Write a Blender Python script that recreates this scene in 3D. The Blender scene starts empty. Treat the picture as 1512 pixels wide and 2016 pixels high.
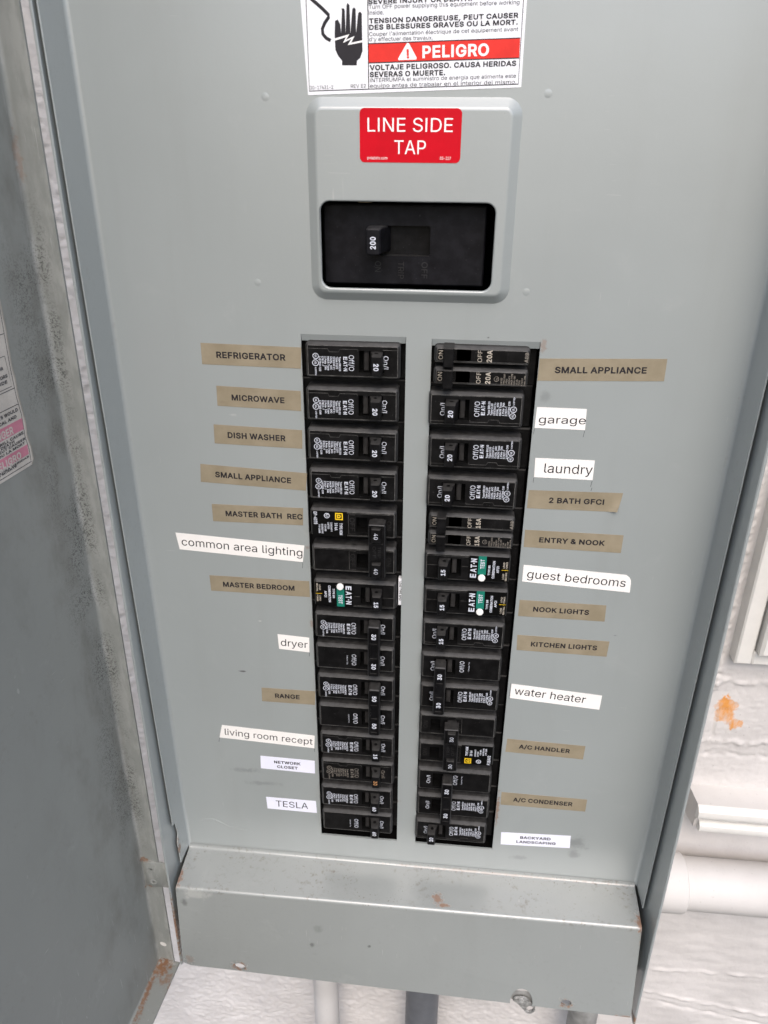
import bpy, math, random
from mathutils import Vector, Matrix, noise
from mathutils.geometry import tessellate_polygon

SC = bpy.context.scene
COL = SC.collection
S = 0.001            # everything below is written in millimetres

# ------------------------------------------------------------------ camera, sky, sun, exposure
cam_d = bpy.data.cameras.new('camera')
cam = bpy.data.objects.new('camera', cam_d)
COL.objects.link(cam)
cam_d.sensor_fit = 'VERTICAL'
cam_d.sensor_height = 36.0
cam_d.lens = 1527.27 / 2016 * 36.0
cam_d.clip_start, cam_d.clip_end = 0.01, 100.0
YAW, PITCH, ROLL = -0.09722, -0.45745, 0.00652
fw = Vector((math.sin(YAW) * math.cos(PITCH), math.cos(YAW) * math.cos(PITCH), math.sin(PITCH)))
rt = Vector((math.cos(YAW), -math.sin(YAW), 0))
upv = rt.cross(fw)
rt2 = math.cos(ROLL) * rt + math.sin(ROLL) * upv
up2 = -math.sin(ROLL) * rt + math.cos(ROLL) * upv
cam.matrix_world = Matrix((
    (rt2.x, up2.x, -fw.x, 11.77 * S),
    (rt2.y, up2.y, -fw.y, -428.82 * S),
    (rt2.z, up2.z, -fw.z, 103.07 * S),
    (0, 0, 0, 1)))
cam_d.dof.use_dof = True
cam_d.dof.focus_distance = 0.485
cam_d.dof.aperture_fstop = 18.0
SC.camera = cam
SC.render.resolution_x, SC.render.resolution_y = 768, 1024

SUN_ELEV, SUN_AZ = 51.0, 8.0       # degrees; azimuth measured from straight in front of the panel
world = bpy.data.worlds.new('World')
SC.world = world
world.use_nodes = True
wn = world.node_tree
wn.nodes.clear()
sky = wn.nodes.new('ShaderNodeTexSky')
sky.sky_type = 'NISHITA'
sky.sun_disc = False
sky.sun_elevation = math.radians(SUN_ELEV)
sky.sun_rotation = math.radians(180 - SUN_AZ)
sky.air_density, sky.dust_density, sky.ozone_density = 1.0, 3.5, 1.3
bg = wn.nodes.new('ShaderNodeBackground')
bg.inputs['Strength'].default_value = 0.15
wo = wn.nodes.new('ShaderNodeOutputWorld')
wn.links.new(sky.outputs[0], bg.inputs[0])
wn.links.new(bg.outputs[0], wo.inputs[0])

sun_d = bpy.data.lights.new('sun', 'SUN')
sun_d.energy = 0.55
sun_d.angle = math.radians(38)
sun_d.color = (1.0, 0.96, 0.92)
sun = bpy.data.objects.new('sun', sun_d)
COL.objects.link(sun)
sun.rotation_euler = (math.radians(90 - SUN_ELEV), 0, math.radians(SUN_AZ))

SC.view_settings.view_transform = 'Standard'
SC.view_settings.look = 'None'
SC.view_settings.gamma = 1.0
SC.view_settings.exposure = 0.97
SC.view_settings.use_curve_mapping = False

# per glyph: character code, advance, flat x y list, flat triangle list (509 = cap height)
REGULAR_GLYPHS = [
(33,196,[67,160,63,509,132,509,128,160,98,-4,81,-1,66,9,56,24,52,41,56,58,66,73,81,83,98,86,116,83,130,73,140,58,143,41,140,24,130,9,116,-1],[8,7,6,5,4,6,4,10,6,8,6,10,9,8,10,16,15,14,17,16,18,16,14,12,13,12,14,19,18,4,18,16,4,16,12,4,10,4,12,11,10,12,1,0,3,3,2,1]),
(39,206,[78,318,70,509,136,509,128,318],[3,2,0,1,0,2]),
(45,453,[337,244,337,188,114,188,114,244],[3,2,1,1,0,3]),
(46,188,[95,-4,78,-1,63,9,53,24,50,41,53,59,63,73,78,83,95,87,113,83,128,73,138,59,141,41,138,24,128,9,113,-1],[4,3,2,1,0,2,0,6,2,4,2,6,5,4,6,12,11,10,13,12,14,12,10,8,9,8,10,15,14,0,14,12,0,12,8,0,6,0,8,7,6,8]),
(47,249,[235,533,71,-76,14,-76,178,533],[0,3,1,2,1,3]),
(48,453,[227,-7,174,1,130,24,95,62,69,113,53,178,48,254,53,330,69,395,95,447,130,484,174,508,227,516,279,508,323,484,358,447,384,395,400,330,405,254,400,178,384,113,359,62,323,24,279,1,227,50,261,56,290,74,313,103,330,144,340,194,344,254,340,314,330,365,313,405,290,435,261,453,227,460,192,453,163,435,140,405,123,365,113,314,109,254,113,194,123,144,140,103,163,74,192,56],[5,4,44,44,43,5,6,5,43,43,42,6,42,41,6,7,6,41,41,40,7,8,7,40,0,24,1,47,1,24,1,47,2,46,2,47,10,38,37,37,11,10,2,46,3,46,45,3,4,3,45,44,4,45,8,40,39,9,8,39,39,38,9,38,10,9,35,13,36,12,36,13,25,23,22,22,26,25,34,14,35,13,35,14,20,19,28,29,28,19,19,18,29,30,29,18,31,30,18,18,17,31,32,31,17,17,16,32,26,22,21,27,26,21,21,20,27,20,28,27,32,16,33,16,15,33,34,33,15,14,34,15,24,0,23,23,25,24,11,37,36,36,12,11]),
(49,453,[76,0,76,55,391,55,391,0,276,509,276,0,212,0,212,448,86,358,86,427,198,509,276,55,212,55],[3,2,5,12,11,7,1,0,6,9,8,7,10,9,7,7,4,10,11,12,6,4,7,11,5,2,11,6,5,11,1,6,12]),
(50,453,[64,0,64,47,234,229,282,282,311,327,318,348,320,371,317,397,308,419,293,436,273,449,250,457,224,460,196,457,172,447,153,433,139,413,130,390,127,362,66,362,71,405,86,442,111,473,143,496,182,511,225,516,268,511,306,497,337,474,361,445,376,411,381,372,378,345,371,318,357,290,336,259,267,180,153,60,153,57,389,57,389,0],[18,17,19,20,19,17,17,16,20,21,20,16,16,22,21,11,25,12,13,12,25,24,14,13,13,25,24,1,0,38,38,37,1,37,2,1,22,16,15,23,22,15,15,14,23,14,24,23,10,9,27,26,10,27,32,31,6,31,30,6,3,36,35,4,3,35,35,34,4,34,33,4,5,4,33,33,32,5,32,6,5,6,30,7,30,29,7,8,7,29,29,28,8,9,8,28,27,9,28,38,0,40,40,39,38,2,37,36,36,3,2,10,26,11,25,11,26]),
(51,453,[218,-7,173,-3,133,10,98,30,70,57,52,91,44,132,109,132,115,107,126,87,144,71,165,59,191,52,219,50,248,53,275,61,297,74,315,93,325,116,329,145,326,172,316,196,299,217,275,234,242,244,157,248,157,299,288,448,288,452,70,452,70,509,372,509,372,461,211,278,211,289,264,288,308,276,344,253,371,222,387,186,393,145,387,103,370,66,344,36,309,12,266,-2,221,289],[2,10,3,10,9,3,3,9,4,9,8,4,5,4,8,8,7,5,6,5,7,1,12,11,26,25,33,13,0,14,12,1,0,0,13,12,33,25,24,24,35,33,26,33,34,1,11,2,10,2,11,15,45,44,44,16,15,22,36,23,18,42,41,19,18,41,41,40,19,40,39,19,20,19,39,39,38,20,16,44,43,17,16,43,43,42,17,42,18,17,20,38,21,38,37,21,22,21,37,36,22,37,32,27,34,28,27,32,32,31,28,14,0,45,45,15,14,35,24,23,23,36,35,26,34,27,30,29,28,28,31,30,33,35,46,34,33,46,32,34,46]),
(52,453,[40,105,40,158,247,509,311,509,109,166,109,163,413,163,413,105,282,0,282,146,282,318,343,318,343,0,282,105,282,163,343,163,343,105],[1,0,5,1,5,4,4,2,1,5,0,9,15,14,9,2,4,3,14,15,10,8,12,13,9,0,13,5,9,14,11,10,15,7,6,15,16,7,15,13,16,9,16,15,9,16,13,12]),
(53,453,[221,-7,178,-2,140,11,108,32,83,60,66,93,60,130,122,130,127,108,138,89,154,73,173,60,196,52,221,50,250,53,276,64,298,82,314,104,324,131,328,162,324,193,314,221,297,244,275,262,248,273,218,277,167,268,145,258,128,246,67,253,96,509,366,509,366,452,151,452,134,301,178,325,203,331,229,334,263,330,294,321,321,306,345,285,364,260,379,231,388,199,391,163,385,117,369,76,343,41,309,15,268,-1],[4,3,9,9,8,4,5,4,8,8,7,5,6,5,7,28,34,29,30,29,34,12,1,0,0,13,12,25,37,36,1,12,11,35,26,25,25,36,35,1,11,2,11,10,2,3,2,10,9,3,10,34,28,27,27,26,34,26,35,34,30,34,33,50,15,14,15,50,49,49,16,15,22,40,23,40,39,23,24,23,39,38,24,39,47,46,18,19,18,46,46,45,19,45,44,19,20,19,44,44,43,20,16,49,48,17,16,48,48,47,17,47,18,17,20,43,21,43,42,21,22,21,42,42,41,22,40,22,41,50,14,0,13,0,14,37,25,24,24,38,37,32,31,33,30,33,31]),
(54,453,[226,-7,182,-1,142,15,109,40,84,74,69,115,64,162,68,199,80,239,102,285,137,340,252,509,322,509,151,261,145,261,165,288,196,307,235,314,278,309,316,295,346,271,370,240,384,201,389,157,384,112,368,73,343,39,310,14,271,-2,226,48,254,52,279,63,299,79,314,101,324,128,327,157,324,187,314,213,299,235,279,251,254,262,226,265,198,262,174,252,153,235,138,214,128,188,125,158,128,128,138,102,153,79,174,63,198,52,172,292],[3,49,4,49,48,4,5,4,48,48,47,5,6,5,47,47,46,6,7,6,46,8,7,46,46,45,8,13,14,44,14,13,15,0,52,1,51,1,52,1,51,2,50,2,51,13,44,43,2,50,3,49,3,50,44,14,45,8,45,14,9,8,14,14,15,9,10,9,15,17,41,40,31,28,27,27,32,31,28,31,30,39,18,40,17,40,18,26,25,33,25,24,33,34,33,24,24,23,34,35,34,23,36,35,23,23,22,36,22,21,36,37,36,21,21,20,37,32,27,26,26,33,32,37,20,38,20,19,38,39,38,19,18,39,19,10,15,11,28,30,0,30,29,0,52,0,29,16,42,41,41,17,16,42,16,43,53,13,16,13,43,16,15,13,53,12,11,15,12,15,53]),
(55,453,[97,0,323,448,323,452,62,452,62,509,391,509,391,449,165,0],[0,7,1,2,1,6,6,5,2,6,1,7,4,3,2,2,5,4]),
(56,453,[226,-7,178,-2,136,11,101,33,74,62,57,96,52,135,55,166,65,195,81,220,101,241,125,256,153,265,119,282,93,308,76,342,70,380,75,417,90,450,114,477,146,498,184,511,226,516,269,511,306,498,337,477,361,450,377,417,382,380,376,342,359,308,333,282,300,265,327,256,351,241,372,220,387,195,397,166,401,135,395,96,378,62,352,33,317,11,275,-2,226,49,258,52,285,60,307,74,323,91,333,113,337,139,333,165,322,189,305,208,283,223,256,232,226,235,196,232,169,223,147,208,130,189,119,165,115,139,119,113,129,91,145,74,167,60,195,52,226,290,252,292,274,300,293,313,307,330,316,351,319,376,316,399,308,420,294,437,275,449,252,457,226,460,200,457,177,449,159,437,145,420,136,399,133,376,136,351,145,330,159,313,178,300,201,292],[3,64,4,64,63,4,5,4,63,6,5,63,63,62,6,7,6,62,62,61,7,8,7,61,61,60,8,9,8,60,60,10,9,16,15,86,91,57,56,67,1,0,0,44,67,21,82,81,1,67,66,58,57,12,57,91,12,91,90,12,89,12,90,20,83,82,82,21,20,1,66,2,66,65,2,3,2,65,64,3,65,10,60,59,11,10,59,59,58,11,58,12,11,12,89,13,89,88,13,14,13,88,88,87,14,15,14,87,86,15,87,16,86,85,17,16,85,18,17,85,85,84,18,19,18,84,84,83,19,83,20,19,79,22,80,78,23,79,22,79,23,45,43,46,54,32,55,69,55,32,70,69,32,32,71,70,77,24,78,23,78,24,41,40,48,49,48,40,40,39,49,39,38,49,50,49,38,38,37,50,51,50,37,37,36,51,52,51,36,36,35,52,34,52,35,29,28,74,46,43,42,47,46,42,42,41,47,41,48,47,52,34,53,34,33,53,54,53,33,32,54,33,71,32,31,72,71,31,31,30,72,73,72,30,30,29,73,29,74,73,74,28,75,28,27,75,27,26,75,76,75,26,26,25,76,77,76,25,24,77,25,43,45,0,44,0,45,55,69,56,69,68,56,91,56,68,80,22,81,21,81,22]),
(57,453,[226,516,271,510,310,494,343,468,368,434,384,393,389,347,385,309,373,270,350,224,315,168,200,0,130,0,301,248,307,248,287,221,257,202,218,195,175,199,137,214,106,237,83,269,68,307,64,352,69,397,85,436,110,469,143,494,182,510,226,460,199,457,174,446,154,429,138,407,129,381,125,352,129,322,138,295,154,274,174,257,199,247,226,243,254,247,279,257,299,273,314,295,324,321,327,350,324,381,314,407,299,429,279,446,254,457,280,216],[21,20,37,37,36,21,22,21,36,23,22,36,36,35,23,35,34,23,24,23,34,32,31,27,17,41,40,17,40,18,18,40,39,30,28,31,27,31,28,10,15,11,18,39,19,39,38,19,20,19,38,37,20,38,24,34,33,25,24,33,26,25,33,33,32,26,32,27,26,0,29,52,52,1,0,13,14,44,14,13,15,13,44,43,1,52,51,46,45,8,8,7,46,7,6,46,47,46,6,6,5,47,48,47,5,5,4,48,49,48,4,4,3,49,10,9,15,14,15,9,9,8,14,8,45,14,44,14,45,49,3,50,3,2,50,51,50,2,1,51,2,41,17,16,16,42,41,29,0,30,28,30,0,42,16,43,53,13,16,13,43,16,15,13,53,12,11,15,12,15,53]),
(65,480,[16,0,201,509,276,509,463,0,395,0,287,302,232,478,245,478,191,302,85,0,110,142,110,199,370,199,370,142,239,458,154,199,324,199,344,142,135,142],[0,9,10,6,1,8,11,8,1,0,10,11,11,1,0,2,7,5,4,3,13,12,13,3,2,5,12,12,3,2,18,15,10,7,6,14,1,6,7,7,2,1,16,17,13,6,8,14,5,7,14,15,18,16,8,11,15,11,10,15,12,5,16,13,12,16,4,13,17,17,16,18,10,9,18]),
(66,456,[60,0,60,509,241,509,289,504,329,491,359,469,381,442,394,410,398,374,395,344,387,320,373,301,356,286,315,267,315,262,339,257,363,245,385,227,402,203,414,173,418,136,413,100,400,67,377,39,344,18,301,4,247,0,125,57,245,57,296,63,330,80,349,105,355,137,352,161,342,184,327,203,306,218,279,228,248,231,125,231,125,285,265,288,288,296,308,309,323,326,333,348,336,372,330,403,313,429,283,446,240,452,125,452],[0,27,39,1,0,39,39,40,1,40,51,1,37,41,38,27,0,26,26,28,27,40,39,38,38,41,40,50,2,51,1,51,2,13,43,42,48,4,49,3,49,4,28,26,25,25,29,28,36,14,37,41,37,14,14,13,41,13,42,41,49,3,50,2,50,3,30,24,23,23,22,30,31,30,22,22,21,31,32,31,21,21,20,32,20,19,32,33,32,19,19,18,33,34,33,18,18,17,34,11,10,45,10,9,45,46,45,9,9,8,46,8,7,46,47,46,7,7,6,47,29,25,24,24,30,29,34,17,35,17,16,35,16,15,35,36,35,15,14,36,15,43,13,12,44,43,12,12,11,44,11,45,44,47,6,48,6,5,48,4,48,5]),
(67,510,[267,-7,205,1,150,25,104,63,70,115,48,179,40,254,48,329,70,393,104,445,150,484,205,508,267,516,305,513,340,504,373,490,402,471,427,447,448,418,463,385,473,348,408,348,401,373,389,395,357,428,315,449,267,456,223,450,184,432,150,403,125,364,109,314,103,254,109,194,125,145,151,105,184,76,223,59,267,53,315,60,357,81,389,114,408,160,473,160,463,124,448,91,428,62,402,38,373,19,341,5,305,-4],[5,4,34,34,33,5,6,5,33,32,6,33,6,32,31,7,6,31,31,30,7,8,7,30,36,35,2,37,0,38,0,37,1,36,2,1,1,37,36,27,11,28,10,28,11,2,35,3,4,3,35,34,4,35,8,30,29,9,8,29,29,28,9,28,10,9,25,14,13,39,50,49,49,48,39,48,40,39,24,15,25,14,25,15,44,43,42,20,19,21,22,21,19,19,18,22,40,48,47,47,46,40,41,40,46,46,45,41,45,44,41,44,42,41,22,18,23,18,17,23,24,23,17,17,16,24,15,24,16,38,0,50,50,39,38,25,13,26,13,12,26,27,26,12,11,27,12]),
(68,502,[219,0,96,0,96,57,215,57,272,63,318,81,354,110,379,149,394,198,399,255,394,312,379,361,354,399,320,428,275,446,221,452,93,452,93,509,225,509,294,501,353,478,399,441,433,391,455,329,462,255,455,181,433,119,398,68,351,31,291,8,125,509,125,0,60,0,60,509,125,452,125,57],[33,32,16,16,17,33,2,1,31,1,2,32,16,32,2,17,16,30,29,5,4,29,4,0,3,0,4,18,15,14,14,19,18,0,3,31,2,31,35,16,2,34,30,16,34,15,18,30,20,13,12,10,9,24,24,23,10,6,28,27,27,26,6,7,6,26,26,25,7,8,7,25,25,24,8,24,9,8,10,23,11,23,22,11,12,11,22,22,21,12,20,12,21,5,29,28,28,6,5,19,14,13,13,20,19,15,30,34,2,35,34,31,3,35]),
(69,419,[60,0,60,509,372,509,372,452,125,452,125,286,355,286,355,229,125,229,125,57,375,57,375,0],[0,9,8,1,0,8,8,5,1,5,4,1,9,0,11,11,10,9,5,8,7,7,6,5,3,2,4,1,4,2]),
(70,410,[60,0,60,509,369,509,369,452,125,452,125,278,346,278,346,221,125,221,125,0],[9,8,0,8,5,0,1,0,5,3,2,4,5,8,7,7,6,5,1,5,4,4,2,1]),
(71,520,[269,-7,205,1,149,25,104,64,69,116,47,179,40,254,47,329,69,393,103,445,149,484,203,508,265,516,304,513,340,504,374,489,403,469,429,445,449,416,465,384,474,349,408,349,387,393,356,427,315,448,265,456,222,450,183,432,150,404,125,364,109,314,103,254,109,194,125,145,151,105,184,76,224,59,269,53,309,57,345,71,374,93,396,123,410,160,415,202,434,199,283,199,283,256,478,256,478,200,471,141,451,91,419,50,377,19,326,0,414,199],[5,4,33,33,32,5,6,5,32,31,6,32,6,31,30,7,6,30,30,29,7,8,7,29,1,35,2,34,2,35,0,37,36,12,26,25,0,36,1,35,1,36,11,27,26,26,12,11,2,34,3,4,3,34,33,4,34,8,29,28,9,8,28,10,9,28,28,27,10,27,11,10,24,14,13,52,40,39,52,39,53,38,53,39,23,15,24,14,24,15,44,43,54,44,42,49,49,48,44,48,47,44,43,44,47,20,19,21,40,52,51,51,50,40,41,40,50,50,49,41,49,42,41,43,47,46,21,19,22,19,18,22,18,17,22,23,22,17,17,16,23,15,23,16,53,38,0,37,0,38,54,43,45,43,46,45,24,13,25,12,25,13,42,44,54]),
(72,517,[60,0,60,509,125,509,125,289,392,289,392,509,457,509,457,0,392,0,392,232,125,232,125,0],[0,11,10,1,0,10,10,3,1,3,2,1,9,8,7,7,6,9,4,9,6,6,5,4,3,10,9,9,4,3]),
(73,200,[60,0,125,0,125,509,60,509],[3,0,1,1,2,3]),
(74,396,[185,-7,143,-2,106,11,75,33,52,63,38,100,33,173,98,173,98,145,104,104,122,74,149,56,185,50,220,56,248,74,266,104,272,145,272,509,336,509,336,145,332,100,318,63,294,33,263,11,227,-2],[6,5,8,8,7,6,1,11,2,10,2,11,2,10,3,4,3,10,10,9,4,5,4,9,8,5,9,13,12,24,13,24,23,23,14,13,20,19,16,17,16,19,19,18,17,14,23,22,22,21,14,15,14,21,21,20,15,20,16,15,24,12,0,1,0,12,11,1,12]),
(75,467,[104,145,104,216,174,303,212,344,364,509,448,509,231,276,228,276,60,0,60,509,125,509,125,334,125,193,125,0,372,0,188,259,228,309,449,0,125,241,125,167,198,245,243,288],[0,1,8,9,8,1,0,8,13,1,0,12,1,18,11,9,1,11,11,10,9,14,17,6,6,17,21,16,7,6,6,21,16,5,4,16,3,16,4,1,12,18,7,16,15,16,3,2,0,13,19,12,0,19,15,2,18,12,15,18,7,15,20,6,7,20,14,6,20,12,19,20,15,12,20,2,15,16,5,16,21]),
(76,393,[60,0,60,509,125,509,125,57,361,57,361,0],[1,0,3,3,0,5,5,4,3,1,3,2]),
(77,628,[60,0,60,509,152,509,277,187,322,49,307,49,352,187,476,509,568,509,568,0,504,0,504,291,507,457,513,457,456,291,342,0,286,0,170,291,112,457,119,457,122,291,122,0,314,71,507,439,119,437],[16,5,3,0,21,20,1,0,20,18,1,20,19,18,24,17,2,19,18,19,2,1,18,2,11,10,9,9,8,11,8,13,11,12,23,13,4,15,6,23,12,14,7,14,12,12,13,7,13,8,7,5,16,15,15,4,5,5,4,22,4,6,22,6,14,7,2,17,3,3,5,22,11,13,23,14,6,15,3,17,16,18,20,24,17,19,24]),
(78,523,[60,0,60,509,136,509,343,183,414,55,405,54,399,195,399,509,463,509,463,0,387,0,202,290,108,452,119,454,125,291,125,0,404,72,120,431],[15,14,0,1,0,14,12,1,14,13,12,17,12,13,2,1,12,2,9,4,10,4,5,10,3,10,5,5,4,16,4,9,6,9,8,6,7,6,8,10,3,11,13,11,2,11,3,2,4,6,16,3,5,16,12,14,17,11,13,17]),
(79,533,[267,-7,205,1,150,25,105,63,70,115,48,179,40,254,48,329,70,393,105,445,150,484,205,508,267,516,329,508,384,484,429,445,464,393,486,329,493,254,486,179,464,115,429,63,384,25,329,1,267,53,310,59,349,76,383,105,408,144,425,194,430,254,425,314,408,365,383,404,349,433,310,450,267,456,223,450,184,433,151,404,125,364,109,314,103,254,109,194,125,144,151,105,184,76,223,59],[5,4,44,44,43,5,6,5,43,42,6,43,6,42,41,7,6,41,41,40,7,8,7,40,45,2,46,39,38,10,47,1,0,0,24,47,46,2,1,1,47,46,37,11,38,10,38,11,2,45,3,4,3,45,44,4,45,8,40,39,9,8,39,39,10,9,12,36,35,35,13,12,22,27,26,34,33,14,22,26,23,25,23,26,13,35,34,34,14,13,20,19,28,29,28,19,19,18,29,18,30,29,30,18,31,18,17,31,32,31,17,17,16,32,27,22,21,21,20,27,20,28,27,32,16,33,16,15,33,14,33,15,23,25,0,24,0,25,36,12,37,11,37,12]),
(80,445,[60,0,60,509,235,509,289,503,332,487,366,462,390,430,404,391,409,348,404,304,390,265,366,233,332,207,289,191,235,186,109,186,109,242,233,242,269,246,297,256,318,272,333,294,342,319,344,348,342,376,333,402,318,423,297,439,268,449,232,452,125,452,125,0,125,242,125,186],[15,16,0,1,0,16,15,0,31,16,15,33,16,32,30,1,16,30,18,14,13,13,19,18,27,3,28,2,28,3,15,31,33,14,18,17,28,2,29,30,29,2,1,30,2,20,12,11,21,20,11,11,10,21,10,9,21,22,21,9,9,8,22,8,23,22,23,8,24,8,7,24,25,24,7,7,6,25,6,5,25,26,25,5,4,26,5,19,13,12,12,20,19,26,4,27,3,27,4,14,17,33,17,32,33,32,16,33]),
(81,533,[245,159,313,159,468,-48,401,-48,267,-7,205,1,150,25,105,63,70,115,48,179,40,254,48,329,70,393,105,445,150,484,205,508,267,516,329,508,384,484,429,445,464,393,486,329,493,254,486,179,464,115,429,63,384,25,329,1,267,53,310,59,349,76,383,105,408,144,425,194,430,254,425,314,408,365,383,404,349,433,310,450,267,456,223,450,184,433,151,404,125,364,109,314,103,254,109,194,125,144,151,105,184,76,223,59,402,40,355,13,318,62,365,89],[9,8,48,48,47,9,10,9,47,46,10,47,10,46,45,11,10,45,45,44,11,12,11,44,14,43,42,4,28,51,4,51,5,50,5,51,41,15,42,14,42,15,5,50,6,50,49,6,7,6,49,8,7,49,48,8,49,12,44,43,13,12,43,43,14,13,16,39,17,38,37,18,54,53,30,17,39,38,38,18,17,24,23,32,33,32,23,23,22,33,22,34,33,34,22,35,22,21,35,36,35,21,21,20,36,26,3,2,25,24,31,24,32,31,36,20,37,20,19,37,18,37,19,27,29,4,28,4,29,39,16,40,41,40,16,15,41,16,55,52,31,52,55,30,53,54,29,30,1,0,25,31,52,26,2,52,30,26,52,3,26,53,26,30,53,29,27,53,30,0,54,1,30,55]),
(82,449,[60,0,60,509,236,509,290,504,333,489,367,465,390,433,405,395,409,352,405,309,390,271,367,240,333,217,289,203,236,198,96,198,96,255,234,255,269,258,298,267,319,281,334,300,342,324,345,352,342,380,334,405,319,425,298,440,269,449,233,452,125,452,125,0,353,0,230,229,303,229,428,0,125,255,125,198,246,199,313,210],[15,16,0,1,0,16,15,0,31,16,15,37,16,36,30,1,16,30,34,19,18,27,3,28,2,28,3,15,31,37,38,13,33,13,34,33,17,33,18,28,2,29,30,29,2,1,30,2,20,12,11,21,20,11,11,10,21,10,9,21,22,21,9,9,8,22,23,22,8,24,23,8,8,7,24,7,6,24,25,24,6,6,5,25,26,25,5,4,26,5,13,38,32,13,32,39,34,13,39,12,20,34,19,34,20,26,4,27,3,27,4,14,33,37,33,17,36,36,37,33,36,16,37,33,14,38,34,18,33,12,34,39,32,35,39]),
(83,447,[224,-9,172,-4,128,9,91,31,64,60,46,96,38,137,104,137,110,110,123,88,142,71,166,59,194,52,224,49,257,52,286,60,311,74,329,92,341,114,346,139,342,161,332,179,316,193,296,205,184,239,128,260,86,289,60,326,52,372,58,413,75,448,102,476,138,498,180,511,227,516,275,511,316,498,351,476,377,449,394,415,401,378,337,378,326,412,302,437,267,453,225,459,194,456,167,448,145,435,129,418,118,398,115,376,119,352,131,334,148,319,169,308,312,264,359,238,379,220,395,198,405,171,408,139,403,99,386,64,360,34,323,11,278,-4],[3,9,4,9,8,4,5,4,8,8,7,5,6,5,7,28,27,52,52,51,28,29,28,51,51,50,29,30,29,50,0,12,1,11,1,12,46,33,47,1,11,2,10,2,11,24,55,25,54,25,55,32,48,47,47,33,32,2,10,3,9,3,10,25,54,26,54,53,26,27,26,53,52,27,53,30,50,49,31,30,49,49,48,31,48,32,31,66,15,14,44,35,45,34,45,35,56,23,22,15,66,65,65,16,15,43,36,44,35,44,36,63,62,18,19,18,62,62,61,19,61,60,19,20,19,60,60,59,20,21,20,59,59,58,21,57,21,58,40,39,41,16,65,64,17,16,64,64,63,17,63,18,17,21,57,22,56,22,57,41,39,42,39,38,42,38,37,42,43,42,37,36,43,37,66,14,0,14,13,0,12,0,13,23,56,24,55,24,56,45,34,46,33,46,34]),
(84,449,[32,452,32,509,417,509,417,452,257,452,257,0,193,0,193,452],[1,0,7,3,2,4,7,6,5,5,4,7,4,2,7,1,7,2]),
(85,517,[259,-8,203,-2,154,15,114,43,85,80,66,124,60,173,60,509,124,509,124,178,128,144,141,113,160,87,187,68,220,56,259,52,298,56,331,68,357,87,377,113,389,144,393,178,393,509,457,509,457,173,451,124,433,80,403,43,363,15,315,-2],[7,6,9,9,8,7,0,14,1,13,1,14,1,13,2,12,2,13,2,12,3,12,11,3,4,3,11,5,4,11,11,10,5,6,5,10,9,6,10,18,17,28,28,17,29,16,29,17,25,24,20,21,20,24,24,23,21,22,21,23,18,28,27,19,18,27,27,26,19,26,25,19,25,20,19,29,16,0,16,15,0,14,0,15]),
(86,480,[204,0,16,509,84,509,192,206,248,31,235,31,290,206,395,509,463,509,278,0,241,52],[3,0,5,0,3,1,2,1,3,7,6,8,8,6,9,4,9,6,5,0,9,9,4,5,5,4,10,4,6,10,3,5,10]),
(87,686,[155,0,16,509,82,509,163,196,197,40,189,40,224,196,306,509,380,509,462,196,497,40,488,40,523,196,603,509,670,509,530,0,455,0,368,323,336,475,350,475,318,323,230,0,193,57,493,59,343,442],[3,0,5,0,3,1,2,1,3,6,4,21,7,20,18,5,0,21,21,4,5,5,4,22,4,6,22,20,7,6,19,17,8,12,10,15,15,14,12,14,13,12,15,10,16,10,11,16,9,16,11,11,10,23,17,9,8,16,9,17,18,20,24,18,24,19,7,18,19,19,8,7,3,5,22,10,12,23,9,11,23,6,21,20,17,19,24]),
(88,474,[18,0,217,284,217,236,29,509,104,509,223,329,243,292,232,292,298,400,374,509,446,509,259,239,259,287,456,0,382,0,250,195,230,231,244,231,182,129,91,0,200,261,238,302,275,263,237,219],[19,18,0,1,2,16,7,5,1,2,1,20,1,5,3,4,3,5,15,11,17,11,12,6,9,8,10,14,13,15,11,15,13,11,13,22,12,11,22,16,2,23,16,23,17,17,11,16,1,16,11,11,6,1,7,1,6,7,6,21,6,12,21,1,3,20,0,18,20,18,2,20,5,7,21,12,8,21,10,8,22,8,12,22,15,17,23,2,18,23]),
(89,472,[203,0,203,208,16,509,91,509,222,292,250,230,224,230,251,293,381,509,455,509,268,208,268,0,237,260],[4,1,6,1,4,2,3,2,4,7,5,10,10,9,7,9,8,7,1,0,11,11,10,1,6,1,10,10,5,6,6,5,12,5,7,12,4,6,12]),
(90,438,[42,0,42,46,273,385,341,476,348,454,223,452,40,452,40,509,397,509,397,462,169,129,97,33,90,54,214,57,399,57,399,0,325,454,113,55],[12,11,17,13,11,0,1,0,11,11,12,1,12,10,1,1,10,2,4,3,16,16,3,5,9,2,10,4,2,9,3,4,9,9,8,3,5,3,8,13,0,15,15,14,13,7,6,5,5,8,7,2,4,16,11,13,17,10,12,17]),
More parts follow.
